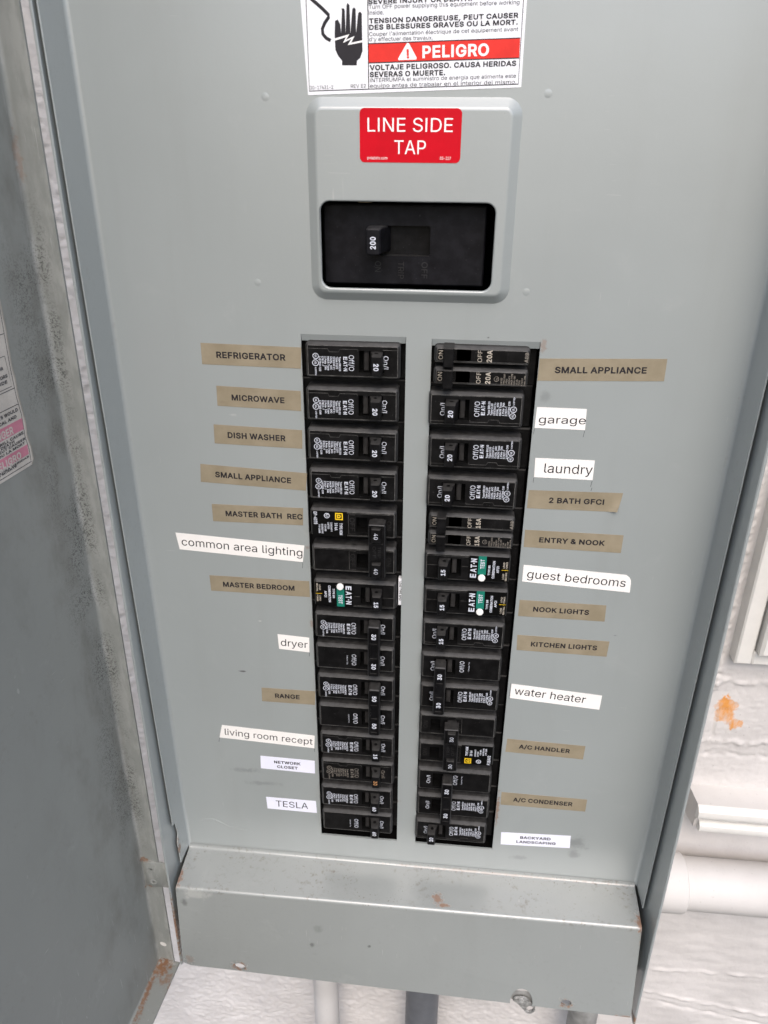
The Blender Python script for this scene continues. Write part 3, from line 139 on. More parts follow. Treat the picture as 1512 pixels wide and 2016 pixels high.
BOLD_GLYPHS = [
(33,232,[40,132,35,537,160,537,155,132,98,-33,70,-28,46,-11,29,12,24,41,29,69,46,93,70,109,98,115,127,109,150,93,167,69,172,41,167,13,150,-11,127,-28],[5,4,6,8,7,6,6,10,8,9,8,10,14,13,12,17,16,18,14,12,16,16,15,14,19,18,4,18,16,4,16,12,4,6,4,12,10,6,12,11,10,12,1,0,3,3,2,1]),
(38,484,[197,-35,144,-30,98,-13,59,13,30,47,12,88,6,133,10,170,23,203,42,231,66,255,217,372,229,387,233,406,231,416,226,424,216,430,202,432,182,428,169,415,166,409,165,400,171,374,191,344,225,302,481,-20,351,-28,150,214,98,276,62,332,51,364,47,399,52,437,66,473,90,502,121,524,159,537,200,542,242,537,279,524,309,502,333,474,347,441,352,403,342,351,313,307,274,271,147,175,134,159,127,146,125,131,127,116,133,103,143,91,156,83,173,77,193,75,217,77,239,85,261,97,281,115,297,136,310,162,318,191,323,252,437,252,433,176,423,134,394,77,353,27,321,0,281,-20,239,-31,188,350,96,279,259,260,169,191,251,92,317,187,398,84,325,3],[6,5,50,7,6,50,47,27,48,54,1,55,1,54,2,54,53,2,3,2,53,53,52,3,4,3,52,52,51,4,5,4,51,50,5,51,7,50,49,8,7,49,49,48,8,9,8,48,48,27,9,10,9,27,28,10,27,30,29,22,22,21,30,31,30,21,32,31,21,21,20,32,33,32,20,20,19,33,34,33,19,19,18,34,35,34,18,18,36,35,57,0,72,16,15,39,39,38,16,17,16,38,37,17,38,69,26,25,25,68,69,77,80,59,62,61,68,67,66,63,64,63,66,66,65,64,57,72,71,58,57,71,71,70,58,60,59,69,69,68,60,68,61,60,24,46,45,11,24,45,12,11,45,45,44,12,13,12,44,44,43,13,43,42,13,14,13,42,42,41,14,41,40,14,15,14,40,39,15,40,55,1,0,56,55,0,0,57,56,28,27,24,23,28,24,24,11,23,36,18,17,17,37,36,74,73,22,73,74,28,23,11,73,28,23,73,67,63,78,46,24,75,24,27,75,27,47,76,10,28,74,22,29,74,75,76,62,61,62,76,60,61,76,59,60,76,79,78,68,27,76,75,80,77,70,58,70,77,59,76,77,75,62,78,62,68,78,78,79,67,68,25,79,26,69,80,69,59,80]),
(44,224,[5,-147,44,99,174,99,106,-147],[1,0,3,3,2,1]),
(45,489,[365,272,365,160,86,160,86,272],[3,2,1,1,0,3]),
(46,224,[95,-33,67,-28,43,-11,26,12,21,41,26,70,43,94,67,110,95,115,124,110,148,94,164,70,170,41,164,13,148,-11,124,-28],[5,4,6,1,0,2,4,3,2,6,4,2,12,11,10,13,12,14,12,10,8,9,8,10,15,14,0,14,12,0,12,8,0,2,0,8,6,2,8,7,6,8]),
(47,285,[271,561,92,-104,-22,-104,157,561],[0,3,1,2,1,3]),
(48,489,[227,-35,165,-26,113,1,71,46,42,104,25,173,20,254,25,335,43,405,72,463,113,507,166,535,227,544,288,535,340,507,381,463,411,405,428,335,433,254,428,173,411,104,382,46,341,1,288,-26,227,78,251,82,271,95,289,118,303,152,313,198,316,254,313,311,303,357,289,391,271,414,251,427,227,431,202,427,182,414,164,391,150,357,141,311,137,254,141,198,150,152,164,118,182,95,202,82],[6,5,43,43,42,6,42,41,6,7,6,41,1,47,2,47,46,2,3,2,46,46,45,3,4,3,45,45,44,4,5,4,44,43,5,44,7,41,40,8,7,40,40,39,8,9,8,39,39,38,9,10,9,38,38,37,10,37,11,10,25,0,23,12,35,13,19,18,29,30,29,18,31,30,18,18,17,31,25,23,22,26,25,22,22,21,26,27,26,21,21,20,27,28,27,20,20,19,28,19,29,28,31,17,32,17,16,32,33,32,16,16,15,33,34,33,15,15,14,34,35,34,14,13,35,14,47,1,0,24,47,0,0,25,24,35,12,36,37,36,12,11,37,12]),
(49,489,[48,-28,48,83,419,83,419,-28,304,537,304,-28,184,-28,189,403,63,312,58,441,189,537,304,83,186,83],[1,0,6,3,2,5,12,11,7,10,7,4,11,12,6,9,8,7,7,10,9,4,7,11,5,2,11,6,5,11,1,6,12]),
(50,489,[36,-28,36,59,214,248,260,299,285,339,290,354,292,371,290,389,284,404,274,415,261,424,244,429,224,431,203,429,186,423,173,413,164,400,157,383,152,334,34,334,43,412,62,457,91,494,130,521,175,538,225,544,275,538,319,522,357,495,385,460,403,418,409,373,406,340,397,308,381,276,358,241,288,161,181,49,181,85,417,85,417,-28,215,85],[18,17,19,20,19,17,17,16,20,21,20,16,16,22,21,25,12,11,12,25,13,24,14,13,13,25,24,1,0,37,37,38,1,38,2,1,22,16,15,23,22,15,15,14,23,14,24,23,3,36,35,4,3,35,35,34,4,34,33,4,5,4,33,33,32,5,6,5,32,32,31,6,7,6,31,31,30,7,30,29,7,8,7,29,29,28,8,9,8,28,28,27,9,10,9,27,26,10,27,37,0,40,40,39,37,37,39,41,38,37,41,2,38,36,36,3,2,10,26,11,25,11,26,36,38,41]),
(51,489,[218,-35,168,-30,121,-16,80,8,47,40,25,82,10,160,132,160,141,118,149,105,160,94,176,85,195,80,218,78,243,80,264,87,280,96,291,109,298,124,301,145,298,165,292,182,280,196,262,208,237,216,129,221,129,310,260,459,260,424,42,424,42,537,400,537,400,450,197,241,183,317,268,316,320,302,363,275,395,238,415,193,421,145,415,95,394,51,362,14,321,-13,272,-30,229,424,270,316],[5,4,8,8,7,5,6,5,7,12,11,1,13,0,14,12,1,0,0,13,12,1,11,2,11,10,2,3,2,10,10,9,3,4,3,9,8,4,9,24,33,25,26,25,33,33,34,26,34,28,26,41,40,19,40,39,19,15,45,44,16,15,44,44,43,16,17,16,43,43,42,17,18,17,42,42,41,18,41,19,18,19,39,20,39,38,20,21,20,38,38,37,21,22,21,37,37,36,22,23,22,36,32,31,27,14,0,45,45,15,14,34,33,35,28,34,35,28,35,32,32,27,28,30,29,27,27,31,30,27,29,46,28,27,46,26,28,46,23,36,24,47,33,36,33,24,36,35,33,47,32,35,47]),
(52,489,[12,77,12,166,231,537,359,536,137,158,137,191,441,191,441,77,254,-28,254,146,254,346,371,346,371,-28,156,191,254,77,254,191,371,191,371,77],[1,0,4,1,4,5,4,0,9,1,5,2,4,9,13,5,4,13,3,2,5,3,5,13,11,10,15,16,15,9,17,14,8,9,0,14,13,9,15,15,16,11,7,6,16,17,7,16,14,17,9,17,16,9,8,12,17]),
(53,489,[221,-35,172,-30,127,-14,89,11,59,44,39,84,26,158,145,158,154,118,161,106,171,95,185,86,202,80,221,78,243,81,262,89,277,101,289,118,297,138,300,162,297,187,289,208,276,225,260,238,241,246,218,249,176,241,159,234,136,217,36,228,71,537,394,537,394,424,176,424,163,345,167,351,198,359,230,362,268,358,305,347,337,329,365,305,388,275,405,241,416,204,419,163,413,110,393,62,363,21,323,-9,275,-29],[4,3,9,9,8,4,5,4,8,8,7,5,6,5,7,0,13,12,25,37,36,0,12,1,12,11,1,34,26,25,25,36,34,35,34,36,1,11,2,11,10,2,3,2,10,9,3,10,26,34,27,28,27,34,29,28,34,30,29,34,34,33,30,50,15,14,15,50,49,16,15,49,49,48,16,17,16,48,48,47,17,18,17,47,47,46,18,46,45,18,19,18,45,45,44,19,20,19,44,44,43,20,21,20,43,43,42,21,22,21,42,42,41,22,41,40,22,23,22,40,40,39,23,24,23,39,38,24,39,50,14,0,13,0,14,37,25,24,24,38,37,32,31,33,30,33,31]),
(54,489,[226,-35,174,-29,128,-10,89,21,60,61,41,109,35,162,40,205,54,249,78,298,114,356,238,537,368,533,166,233,100,239,146,309,185,334,234,342,285,337,330,319,367,291,394,253,412,208,417,157,411,105,392,59,363,20,324,-10,278,-29,226,77,247,79,264,87,278,99,289,115,297,134,299,157,297,181,289,200,278,216,264,227,247,235,226,237,206,235,188,227,174,216,163,201,156,181,153,158,156,135,163,115,174,99,189,87,206,79,239,342],[6,5,47,47,46,6,7,6,46,46,14,7,8,7,14,9,8,14,14,15,9,15,10,9,44,13,45,52,51,1,13,44,43,43,42,13,1,51,2,51,50,2,3,2,50,50,49,3,4,3,49,49,48,4,5,4,48,47,5,48,14,46,45,45,13,14,15,14,13,10,15,16,29,0,30,30,0,28,28,31,30,39,18,40,24,23,34,35,34,23,36,35,23,23,22,36,22,21,36,37,36,21,21,20,37,31,28,27,32,31,27,27,26,32,33,32,26,26,25,33,25,24,33,24,34,33,37,20,38,20,19,38,39,38,19,18,39,19,11,17,12,52,1,0,0,29,52,17,11,16,10,16,11,40,18,41,53,13,18,13,42,18,42,41,18,15,13,16,13,53,17,17,16,13,12,17,53]),
(55,489,[51,-28,295,455,295,424,34,424,34,537,419,537,419,442,182,-28,280,424],[0,7,2,1,2,6,6,5,1,6,2,7,4,3,1,1,5,4,1,3,8,2,1,8,0,2,8]),
(56,489,[226,-35,172,-30,124,-14,83,11,51,46,30,88,24,135,28,172,40,207,58,238,83,263,114,282,111,268,102,259,70,291,49,333,42,380,48,425,67,465,96,498,133,523,177,539,226,544,275,539,319,523,356,498,385,465,404,425,410,380,403,334,382,291,350,259,343,268,339,282,369,263,394,238,413,207,425,173,429,135,422,88,402,46,370,11,329,-14,280,-30,226,77,252,80,273,86,289,95,299,107,306,121,308,139,306,157,299,173,287,187,270,197,250,205,226,207,202,205,182,197,165,187,153,173,146,157,144,139,146,121,152,107,163,95,179,86,200,80,226,318,245,320,261,325,274,334,283,345,289,359,291,376,289,392,283,405,275,416,262,424,246,430,226,432,206,430,190,424,178,416,169,405,163,392,161,376,163,359,169,345,178,334,190,325,207,320,92,269,360,269],[12,11,92,3,64,4,64,63,4,5,4,63,6,5,63,63,62,6,7,6,62,62,61,7,8,7,61,13,10,9,92,11,14,15,14,11,91,57,56,56,68,91,57,91,90,67,66,1,82,81,21,1,66,2,66,65,2,3,2,65,64,3,65,8,61,60,9,8,60,13,9,60,60,59,13,12,13,59,59,58,12,58,57,12,11,12,57,57,90,11,90,89,11,89,88,11,88,87,11,15,11,87,87,86,15,16,15,86,86,85,16,17,16,85,18,17,85,85,84,18,19,18,84,84,83,19,20,19,83,83,82,20,82,21,20,44,0,45,55,70,69,45,0,43,46,45,43,79,78,23,22,79,23,41,40,48,49,48,40,40,39,49,39,38,49,50,49,38,38,37,50,51,50,37,37,36,51,34,31,35,32,31,93,30,29,33,46,43,42,47,46,42,42,41,47,41,48,47,51,36,52,36,35,52,35,31,52,53,52,31,31,32,53,54,53,32,32,33,54,55,54,33,70,55,33,71,70,33,72,71,33,73,72,33,33,29,73,74,73,29,29,28,74,75,74,28,28,27,75,27,26,75,76,75,26,26,25,76,77,76,25,25,24,77,78,77,24,23,78,24,67,1,0,0,44,67,55,69,56,68,56,69,79,22,80,81,80,22,21,81,22,10,13,92,13,12,92,31,34,93,30,33,93,33,32,93]),
(57,489,[226,544,278,538,324,518,363,488,393,448,411,400,417,347,412,304,399,259,375,210,339,153,215,-28,84,-24,287,276,352,270,307,200,267,175,219,166,168,172,123,189,86,218,58,255,41,301,35,352,41,404,60,450,90,489,129,519,175,538,226,432,206,429,189,422,174,410,163,394,156,375,153,352,156,328,163,309,174,293,189,281,206,274,226,272,247,274,264,281,278,293,290,308,297,327,299,350,297,374,289,394,278,410,264,422,247,429,213,167],[22,21,36,23,22,36,36,35,23,35,34,23,24,23,34,40,39,18,31,30,28,30,0,28,11,17,12,18,39,19,39,38,19,20,19,38,38,37,20,21,20,37,36,21,37,24,34,33,25,24,33,26,25,33,33,32,26,27,26,32,32,31,27,31,28,27,44,13,45,43,42,13,13,44,43,52,51,1,15,10,9,14,15,9,9,8,14,8,7,14,46,14,7,7,6,46,47,46,6,6,5,47,48,47,5,5,4,48,10,15,16,15,14,13,45,13,14,14,46,45,48,4,49,4,3,49,50,49,3,3,2,50,51,50,2,1,51,2,10,16,11,17,11,16,0,30,29,29,52,0,52,1,0,40,18,41,53,13,18,13,42,18,42,41,18,16,15,13,13,53,17,17,16,13,12,17,53]),
(65,516,[-24,-28,182,537,296,537,503,-28,375,-28,261,294,194,506,283,506,217,294,105,-28,82,114,82,227,398,227,398,114,239,363,194,227,284,227,325,114,154,114],[0,10,11,10,0,9,18,15,10,8,6,11,6,1,11,0,11,1,13,4,3,3,12,13,7,5,12,2,7,12,12,3,2,16,17,13,7,6,14,1,6,7,7,2,1,6,8,14,5,7,14,15,18,16,8,11,15,11,10,15,12,5,16,13,12,16,4,13,17,17,16,18,10,9,18]),
(66,492,[32,-28,32,537,242,537,295,532,342,516,379,490,405,456,421,417,426,374,423,338,412,307,394,282,372,262,343,249,343,285,348,284,378,269,405,247,427,217,441,179,446,136,441,92,424,52,396,18,356,-8,306,-23,248,-28,153,85,243,85,288,90,311,102,323,117,327,138,325,154,318,169,307,182,292,193,273,200,247,203,153,203,153,314,260,316,276,322,289,330,299,342,306,355,308,371,304,392,293,408,274,419,238,424,153,424,379,269],[0,27,39,1,0,39,39,40,1,40,51,1,37,41,38,27,0,26,26,28,27,40,39,38,38,41,40,50,2,51,1,51,2,25,29,26,28,26,29,2,50,49,49,3,2,14,13,15,15,13,12,12,16,15,30,24,23,23,22,30,31,30,22,22,21,31,32,31,21,21,20,32,20,19,32,33,32,19,19,18,33,34,33,18,13,34,18,18,17,13,12,13,17,16,12,52,15,16,11,11,10,15,29,25,24,24,30,29,34,13,35,36,35,13,37,36,13,41,37,13,42,41,13,13,14,42,43,42,14,44,43,14,45,44,14,14,15,45,15,10,45,10,9,45,46,45,9,9,8,46,8,7,46,47,46,7,7,6,47,48,47,6,6,5,48,5,4,48,49,48,4,3,49,4,12,17,52,11,16,52]),
(67,546,[267,-35,198,-26,135,1,83,44,44,103,20,173,12,254,20,335,44,406,83,464,135,508,198,535,267,544,309,540,349,531,386,515,420,493,448,465,472,433,490,395,509,320,388,320,375,362,366,378,340,405,307,422,267,428,231,423,199,408,172,385,150,352,136,308,132,254,136,200,151,157,172,124,199,100,231,86,267,81,307,87,340,103,365,130,390,188,509,188,490,114,472,76,449,44,420,16,387,-6,349,-22,309,-32],[6,5,33,33,32,6,32,31,6,7,6,31,0,38,37,0,37,1,37,36,1,28,27,11,27,12,11,1,36,2,3,2,36,36,35,3,4,3,35,35,34,4,5,4,34,33,5,34,7,31,30,8,7,30,30,29,8,9,8,29,29,28,9,10,9,28,28,11,10,26,25,13,39,50,49,24,15,25,15,14,25,13,25,14,44,43,42,20,19,21,39,49,48,40,39,48,48,47,40,47,46,40,41,40,46,46,45,41,45,44,41,44,42,41,21,19,22,19,18,22,23,22,18,18,17,23,24,23,17,17,16,24,15,24,16,38,0,50,50,39,38,12,27,26,26,13,12]),
(68,538,[220,-28,68,-28,68,85,213,85,265,90,304,105,333,129,353,161,366,203,371,255,366,307,354,349,333,381,305,404,268,418,219,424,65,424,65,537,227,537,301,529,367,503,420,461,459,404,482,335,490,255,482,176,459,106,419,49,365,6,297,-20,153,537,153,-28,32,-28,32,537,153,424,153,85],[33,32,16,16,17,33,2,1,31,1,2,32,16,32,2,17,16,30,29,5,4,29,4,0,3,0,4,18,15,14,14,19,18,0,3,31,2,31,35,16,2,34,30,16,34,15,18,30,6,28,27,27,26,6,7,6,26,26,25,7,8,7,25,25,24,8,24,9,8,9,24,10,24,23,10,11,10,23,23,22,11,12,11,22,22,21,12,21,20,12,13,12,20,5,29,28,28,6,5,19,14,13,13,20,19,15,30,34,2,35,34,31,3,35]),
(69,455,[32,-28,32,537,400,537,400,424,153,424,153,314,383,314,383,201,153,201,153,85,403,85,403,-28],[0,9,8,1,0,8,8,5,1,5,4,1,9,0,11,11,10,9,5,8,7,7,6,5,3,2,4,1,4,2]),
(70,446,[32,-28,32,537,397,537,397,424,153,424,153,306,374,306,374,193,153,193,153,-28],[9,8,0,8,5,0,1,0,5,3,2,4,5,8,7,7,6,5,1,5,4,4,2,1]),
(71,556,[269,-35,197,-26,134,1,83,45,44,103,20,174,12,254,20,335,44,406,82,464,134,508,196,535,264,544,308,540,349,530,387,514,421,491,450,463,473,431,491,394,511,321,390,321,364,377,339,404,306,421,265,428,230,423,198,409,172,385,150,352,136,308,132,254,136,200,151,157,172,124,199,100,232,86,269,81,302,85,331,96,354,113,371,137,383,167,390,235,444,198,255,171,255,284,506,284,506,198,499,134,475,77,438,29,390,-6,333,-28,385,190],[6,5,32,32,31,6,31,30,6,7,6,30,30,29,7,8,7,29,25,12,26,0,36,1,35,1,36,11,27,26,26,12,11,1,35,2,35,34,2,3,2,34,4,3,34,34,33,4,5,4,33,32,5,33,8,29,28,9,8,28,10,9,28,28,27,10,27,11,10,53,39,38,23,15,24,15,14,24,13,24,14,49,48,44,48,47,44,43,44,47,20,19,21,39,53,52,40,39,52,52,51,40,51,50,40,41,40,50,50,49,41,42,41,49,49,44,42,44,43,54,21,19,22,19,18,22,18,17,22,23,22,17,17,16,23,15,23,16,53,38,0,38,37,0,36,0,37,54,43,45,46,45,43,43,47,46,24,13,25,12,25,13,42,44,54]),
(72,553,[32,-28,32,537,153,537,153,317,364,317,364,537,485,537,485,-28,364,-28,364,204,153,204,153,-28],[0,11,10,1,0,10,10,3,1,3,2,1,9,8,7,7,6,9,4,9,6,6,5,4,3,10,9,9,4,3]),
(73,236,[32,-28,153,-28,153,537,32,537],[3,0,1,1,2,3]),
(74,432,[185,-35,137,-30,93,-14,56,12,27,49,10,94,3,201,126,201,126,147,131,114,142,94,160,83,185,78,210,83,227,94,239,114,244,147,244,537,364,537,364,144,359,94,342,49,314,12,276,-14,233,-30],[6,5,8,12,11,1,1,11,2,11,10,2,3,2,10,4,3,10,10,9,4,5,4,9,8,5,9,6,8,7,13,24,23,14,13,23,23,22,14,22,21,14,15,14,21,21,20,15,16,15,20,20,19,16,19,18,16,18,17,16,12,1,0,0,24,12,24,13,12]),
(75,503,[89,107,76,226,153,322,191,363,351,537,489,527,242,247,239,247,32,-28,32,537,153,537,153,334,153,193,153,-28,358,-28,153,260,229,356,494,-23,153,321,153,166,193,204,278,287],[0,1,8,9,8,1,0,8,13,1,0,12,12,15,1,9,1,11,11,10,9,3,2,16,14,17,6,6,17,21,16,7,6,6,21,16,5,4,16,12,0,19,7,16,15,1,15,18,11,1,18,3,16,4,6,7,20,0,13,19,15,2,18,7,15,20,14,6,20,12,19,20,15,12,20,16,2,15,5,16,21]),
(76,429,[32,-28,32,537,153,537,153,85,389,85,389,-28],[1,0,3,3,0,5,5,4,3,1,3,2]),
(77,664,[32,-28,32,537,171,537,304,196,360,21,269,21,326,196,457,537,596,537,596,-28,476,-28,476,291,479,485,552,485,482,281,361,-28,267,-28,144,281,72,485,146,485,150,291,150,-28,315,162,476,266,150,267],[17,18,0,1,0,18,17,0,21,20,17,24,18,17,20,19,18,20,18,19,2,1,18,2,9,8,14,8,13,14,11,14,13,12,11,13,9,14,10,14,11,23,12,13,7,13,8,7,5,16,15,15,4,5,5,4,22,4,6,22,11,12,6,20,3,19,2,19,3,3,5,22,12,7,6,6,4,11,23,11,4,10,14,23,4,15,23,17,21,24,16,5,24,3,20,24,5,3,24]),
(78,559,[32,-28,32,537,152,537,367,197,458,33,378,21,371,194,371,537,491,537,491,-28,371,-28,178,276,62,474,146,486,153,291,153,-28,371,190,152,321],[1,0,12,0,15,14,12,0,14,13,12,17,12,13,2,1,12,2,9,8,4,9,4,10,4,5,10,5,4,16,4,8,6,6,8,7,5,3,11,13,11,3,2,13,3,4,6,16,3,5,16,10,5,11,12,14,17,11,13,17]),
(79,569,[267,-35,198,-26,135,1,84,44,45,103,20,173,12,254,20,335,45,406,84,464,135,508,198,535,267,544,336,535,399,508,450,464,489,406,513,335,521,254,513,173,489,103,450,45,399,1,336,-26,267,81,303,86,334,100,361,123,383,156,397,200,402,254,397,309,383,352,361,386,334,409,303,423,267,428,231,423,199,409,172,385,151,352,137,308,132,254,137,200,151,156,172,123,199,100,231,86],[6,5,43,43,42,6,42,41,6,7,6,41,0,47,1,47,46,1,38,37,11,37,12,11,1,46,2,46,45,2,3,2,45,4,3,45,45,44,4,5,4,44,43,5,44,7,41,40,8,7,40,40,39,8,9,8,39,10,9,39,39,38,10,38,11,10,26,25,23,35,34,13,19,18,29,30,29,18,31,30,18,18,17,31,26,23,22,27,26,22,22,21,27,21,20,27,28,27,20,20,19,28,19,29,28,31,17,32,17,16,32,33,32,16,16,15,33,15,14,33,34,33,14,13,34,14,23,25,0,25,24,0,47,0,24,12,37,36,36,35,12,35,13,12]),
(80,481,[32,-28,32,537,237,537,295,531,346,512,386,482,415,443,431,397,437,348,431,298,415,252,386,213,346,182,295,164,237,158,81,158,81,270,231,270,262,273,283,281,298,292,308,306,314,325,316,348,314,370,308,389,298,403,284,414,262,421,231,424,153,424,153,-28,153,270,153,158],[15,16,0,1,0,16,15,0,31,16,15,32,16,32,30,1,16,30,18,14,13,13,19,18,27,3,28,2,28,3,15,31,33,14,18,17,28,2,29,30,29,2,1,30,2,12,11,20,21,20,11,11,10,21,10,9,21,22,21,9,9,8,22,23,22,8,24,23,8,8,7,24,25,24,7,7,6,25,6,5,25,26,25,5,4,26,5,19,13,12,12,20,19,26,4,27,3,27,4,14,17,33,17,32,33,15,33,32]),
(81,569,[200,181,327,187,513,-70,387,-76,267,-35,198,-26,135,1,84,44,45,103,20,173,12,254,20,335,45,406,84,464,135,508,198,535,267,544,336,535,399,508,450,464,489,406,513,335,521,254,513,173,489,103,450,45,399,1,336,-26,267,81,303,86,334,100,361,123,383,156,397,200,402,254,397,309,383,352,361,386,334,409,303,423,267,428,231,423,199,409,172,385,151,352,137,308,132,254,137,200,151,156,172,123,199,100,231,86,438,34,347,-21,273,82,367,132],[9,8,48,48,47,9,10,9,47,47,46,10,46,45,10,11,10,45,4,28,51,4,51,5,50,5,51,42,41,15,41,16,15,5,50,6,50,49,6,7,6,49,8,7,49,48,8,49,11,45,44,12,11,44,44,43,12,13,12,43,14,13,43,43,42,14,42,15,14,30,1,29,1,30,31,39,38,17,23,22,33,34,33,22,35,34,22,22,21,35,2,26,3,30,29,26,31,30,26,24,23,32,23,33,32,35,21,36,21,20,36,37,36,20,20,19,37,19,18,37,38,37,18,17,38,18,16,41,40,40,39,16,39,17,16,25,24,32,55,52,25,52,55,31,28,4,27,53,54,28,29,1,0,54,53,29,26,2,52,31,26,52,3,26,53,26,29,53,28,27,53,29,0,54,1,31,55,25,32,55]),
(82,485,[32,-28,32,537,237,537,296,531,346,514,386,485,415,447,432,402,438,352,432,302,415,258,386,220,346,192,295,175,237,170,68,170,68,283,232,283,264,286,285,292,300,302,309,314,315,331,317,352,315,374,309,391,299,404,285,414,263,421,232,424,153,424,153,-28,336,-28,183,257,319,257,475,-28,153,283,153,170,230,170,352,197],[15,16,0,1,0,16,15,0,31,16,15,37,1,16,30,27,3,28,2,28,3,15,31,37,14,13,34,28,2,29,30,29,2,1,30,2,21,20,34,12,32,35,12,35,39,34,12,39,11,10,34,21,34,10,10,9,21,22,21,9,9,8,22,23,22,8,24,23,8,8,7,24,25,24,7,7,6,25,6,5,25,32,14,38,13,14,32,32,12,13,12,34,13,19,18,34,34,20,19,25,5,26,5,4,26,27,26,4,3,27,4,30,16,36,14,33,38,33,17,36,36,37,33,36,16,37,33,37,38,18,17,34,17,33,34,33,14,34,11,34,39]),
(83,483,[224,-37,167,-32,116,-17,73,9,41,44,19,87,4,165,127,165,137,120,145,106,158,94,176,85,199,79,224,77,252,80,275,86,294,96,307,109,315,123,317,139,315,152,310,161,300,170,285,179,175,213,115,236,66,269,34,315,24,372,31,421,52,464,84,498,126,523,174,539,227,544,280,539,328,523,368,498,400,465,421,424,434,350,317,350,302,397,286,414,260,426,224,430,199,428,178,422,162,413,152,402,145,389,143,376,146,362,152,352,164,343,180,334,323,289,375,261,400,238,419,211,432,177,437,138,430,91,410,48,378,12,335,-15,283,-32],[5,4,8,8,7,5,6,5,7,29,28,51,11,1,12,47,46,33,1,11,2,11,10,2,3,2,10,10,9,3,4,3,9,8,4,9,24,55,25,55,54,25,26,25,54,54,53,26,53,52,26,27,26,52,28,27,52,51,28,52,29,51,50,30,29,50,50,49,30,31,30,49,49,48,31,32,31,48,48,47,32,47,33,32,14,0,66,66,15,14,44,35,45,34,45,35,62,61,19,61,60,19,40,39,41,15,66,65,16,15,65,65,64,16,17,16,64,64,63,17,18,17,63,63,62,18,62,19,18,19,60,20,60,59,20,21,20,59,59,58,21,58,57,21,22,21,57,57,56,22,23,22,56,41,39,42,39,38,42,38,37,42,43,42,37,37,36,43,44,43,36,35,44,36,12,1,0,13,12,0,0,14,13,23,56,24,55,24,56,45,34,46,33,46,34]),
(84,485,[4,424,4,537,445,537,445,424,285,424,285,-28,165,-28,165,424],[1,0,7,3,2,4,7,6,5,5,4,7,4,2,7,1,7,2]),
(85,553,[259,-36,196,-30,141,-10,95,23,60,65,39,116,32,171,32,537,152,537,152,180,156,151,165,127,180,108,200,93,227,83,259,80,291,83,317,93,337,108,352,127,361,150,365,180,365,537,485,537,485,171,478,116,457,65,422,23,377,-10,321,-30],[7,6,9,0,14,1,13,1,14,1,13,2,13,12,2,3,2,12,12,11,3,4,3,11,5,4,11,11,10,5,6,5,10,9,6,10,7,9,8,17,16,29,24,23,21,22,21,23,17,29,28,18,17,28,28,27,18,19,18,27,27,26,19,26,25,19,20,19,25,25,24,20,24,21,20,29,16,0,16,15,0,14,0,15]),
(86,516,[184,-28,-24,537,104,537,219,215,286,3,196,3,263,215,375,537,503,537,298,-28,241,145],[0,5,1,5,3,1,2,1,3,9,8,4,6,4,8,8,7,6,5,0,9,9,4,5,5,4,10,4,6,10,3,5,10]),
(87,722,[134,-28,-20,537,104,537,190,202,232,12,154,12,197,203,285,537,401,537,489,203,532,12,453,12,495,202,582,537,706,537,552,-28,434,-28,340,316,301,503,384,503,345,316,252,-28,194,188,492,188,343,308],[0,5,1,5,3,1,2,1,3,5,0,21,21,4,5,5,4,22,4,6,22,17,18,6,15,14,10,12,10,14,14,13,12,15,10,16,11,16,10,11,10,23,19,20,9,20,17,24,18,17,20,20,19,18,7,18,19,19,8,7,3,5,22,18,7,6,8,19,9,10,12,23,9,11,23,17,6,24,16,11,24,9,20,24,11,9,24,4,21,24,6,4,24]),
(88,510,[-28,-24,227,317,227,204,-17,533,119,537,247,343,290,264,184,265,275,416,359,537,492,533,249,207,249,318,502,-24,367,-28,226,181,183,259,292,258,205,114,106,-28,185,261,227,265,189,265,239,356,249,264,289,264,290,263,184,259,184,259,186,259,227,259,249,258,287,258,236,165],[0,19,18,2,29,27,4,3,7,1,5,23,12,6,5,6,8,5,14,13,17,11,15,33,8,6,10,10,9,8,2,15,11,12,5,1,5,8,23,1,7,22,24,25,12,1,22,21,27,28,16,7,3,20,2,11,30,11,32,31,29,2,30,22,20,21,7,20,22,4,7,23,7,1,23,11,17,32,1,21,24,12,1,24,6,12,25,10,6,26,6,25,26,25,24,26,17,13,26,15,18,33,0,18,27,18,15,27,15,2,27,20,28,29,28,27,29,21,20,29,30,21,29,24,21,30,31,24,30,11,31,30,26,24,32,24,31,32,17,26,32,14,17,33,17,11,33]),
(89,508,[175,-28,175,200,-31,535,107,537,247,305,293,202,181,202,226,306,365,537,503,535,296,200,296,-28,236,323],[1,6,7,6,1,0,1,7,2,3,2,7,4,5,10,10,9,4,9,8,4,6,0,11,11,10,6,10,5,6,5,4,6,7,6,4,7,4,12,4,8,12,3,7,12]),
(90,474,[14,-28,14,55,251,401,349,527,387,427,223,424,12,424,12,537,425,537,425,453,191,112,89,-18,51,81,214,85,427,85,427,-28,269,425,169,84],[11,13,17,12,11,17,1,0,11,11,12,1,12,10,2,4,3,16,16,3,5,4,2,10,3,4,9,9,8,3,11,0,15,13,11,15,15,14,13,7,6,5,5,3,7,3,8,7,1,12,2,2,4,16,9,4,10,10,12,17]),
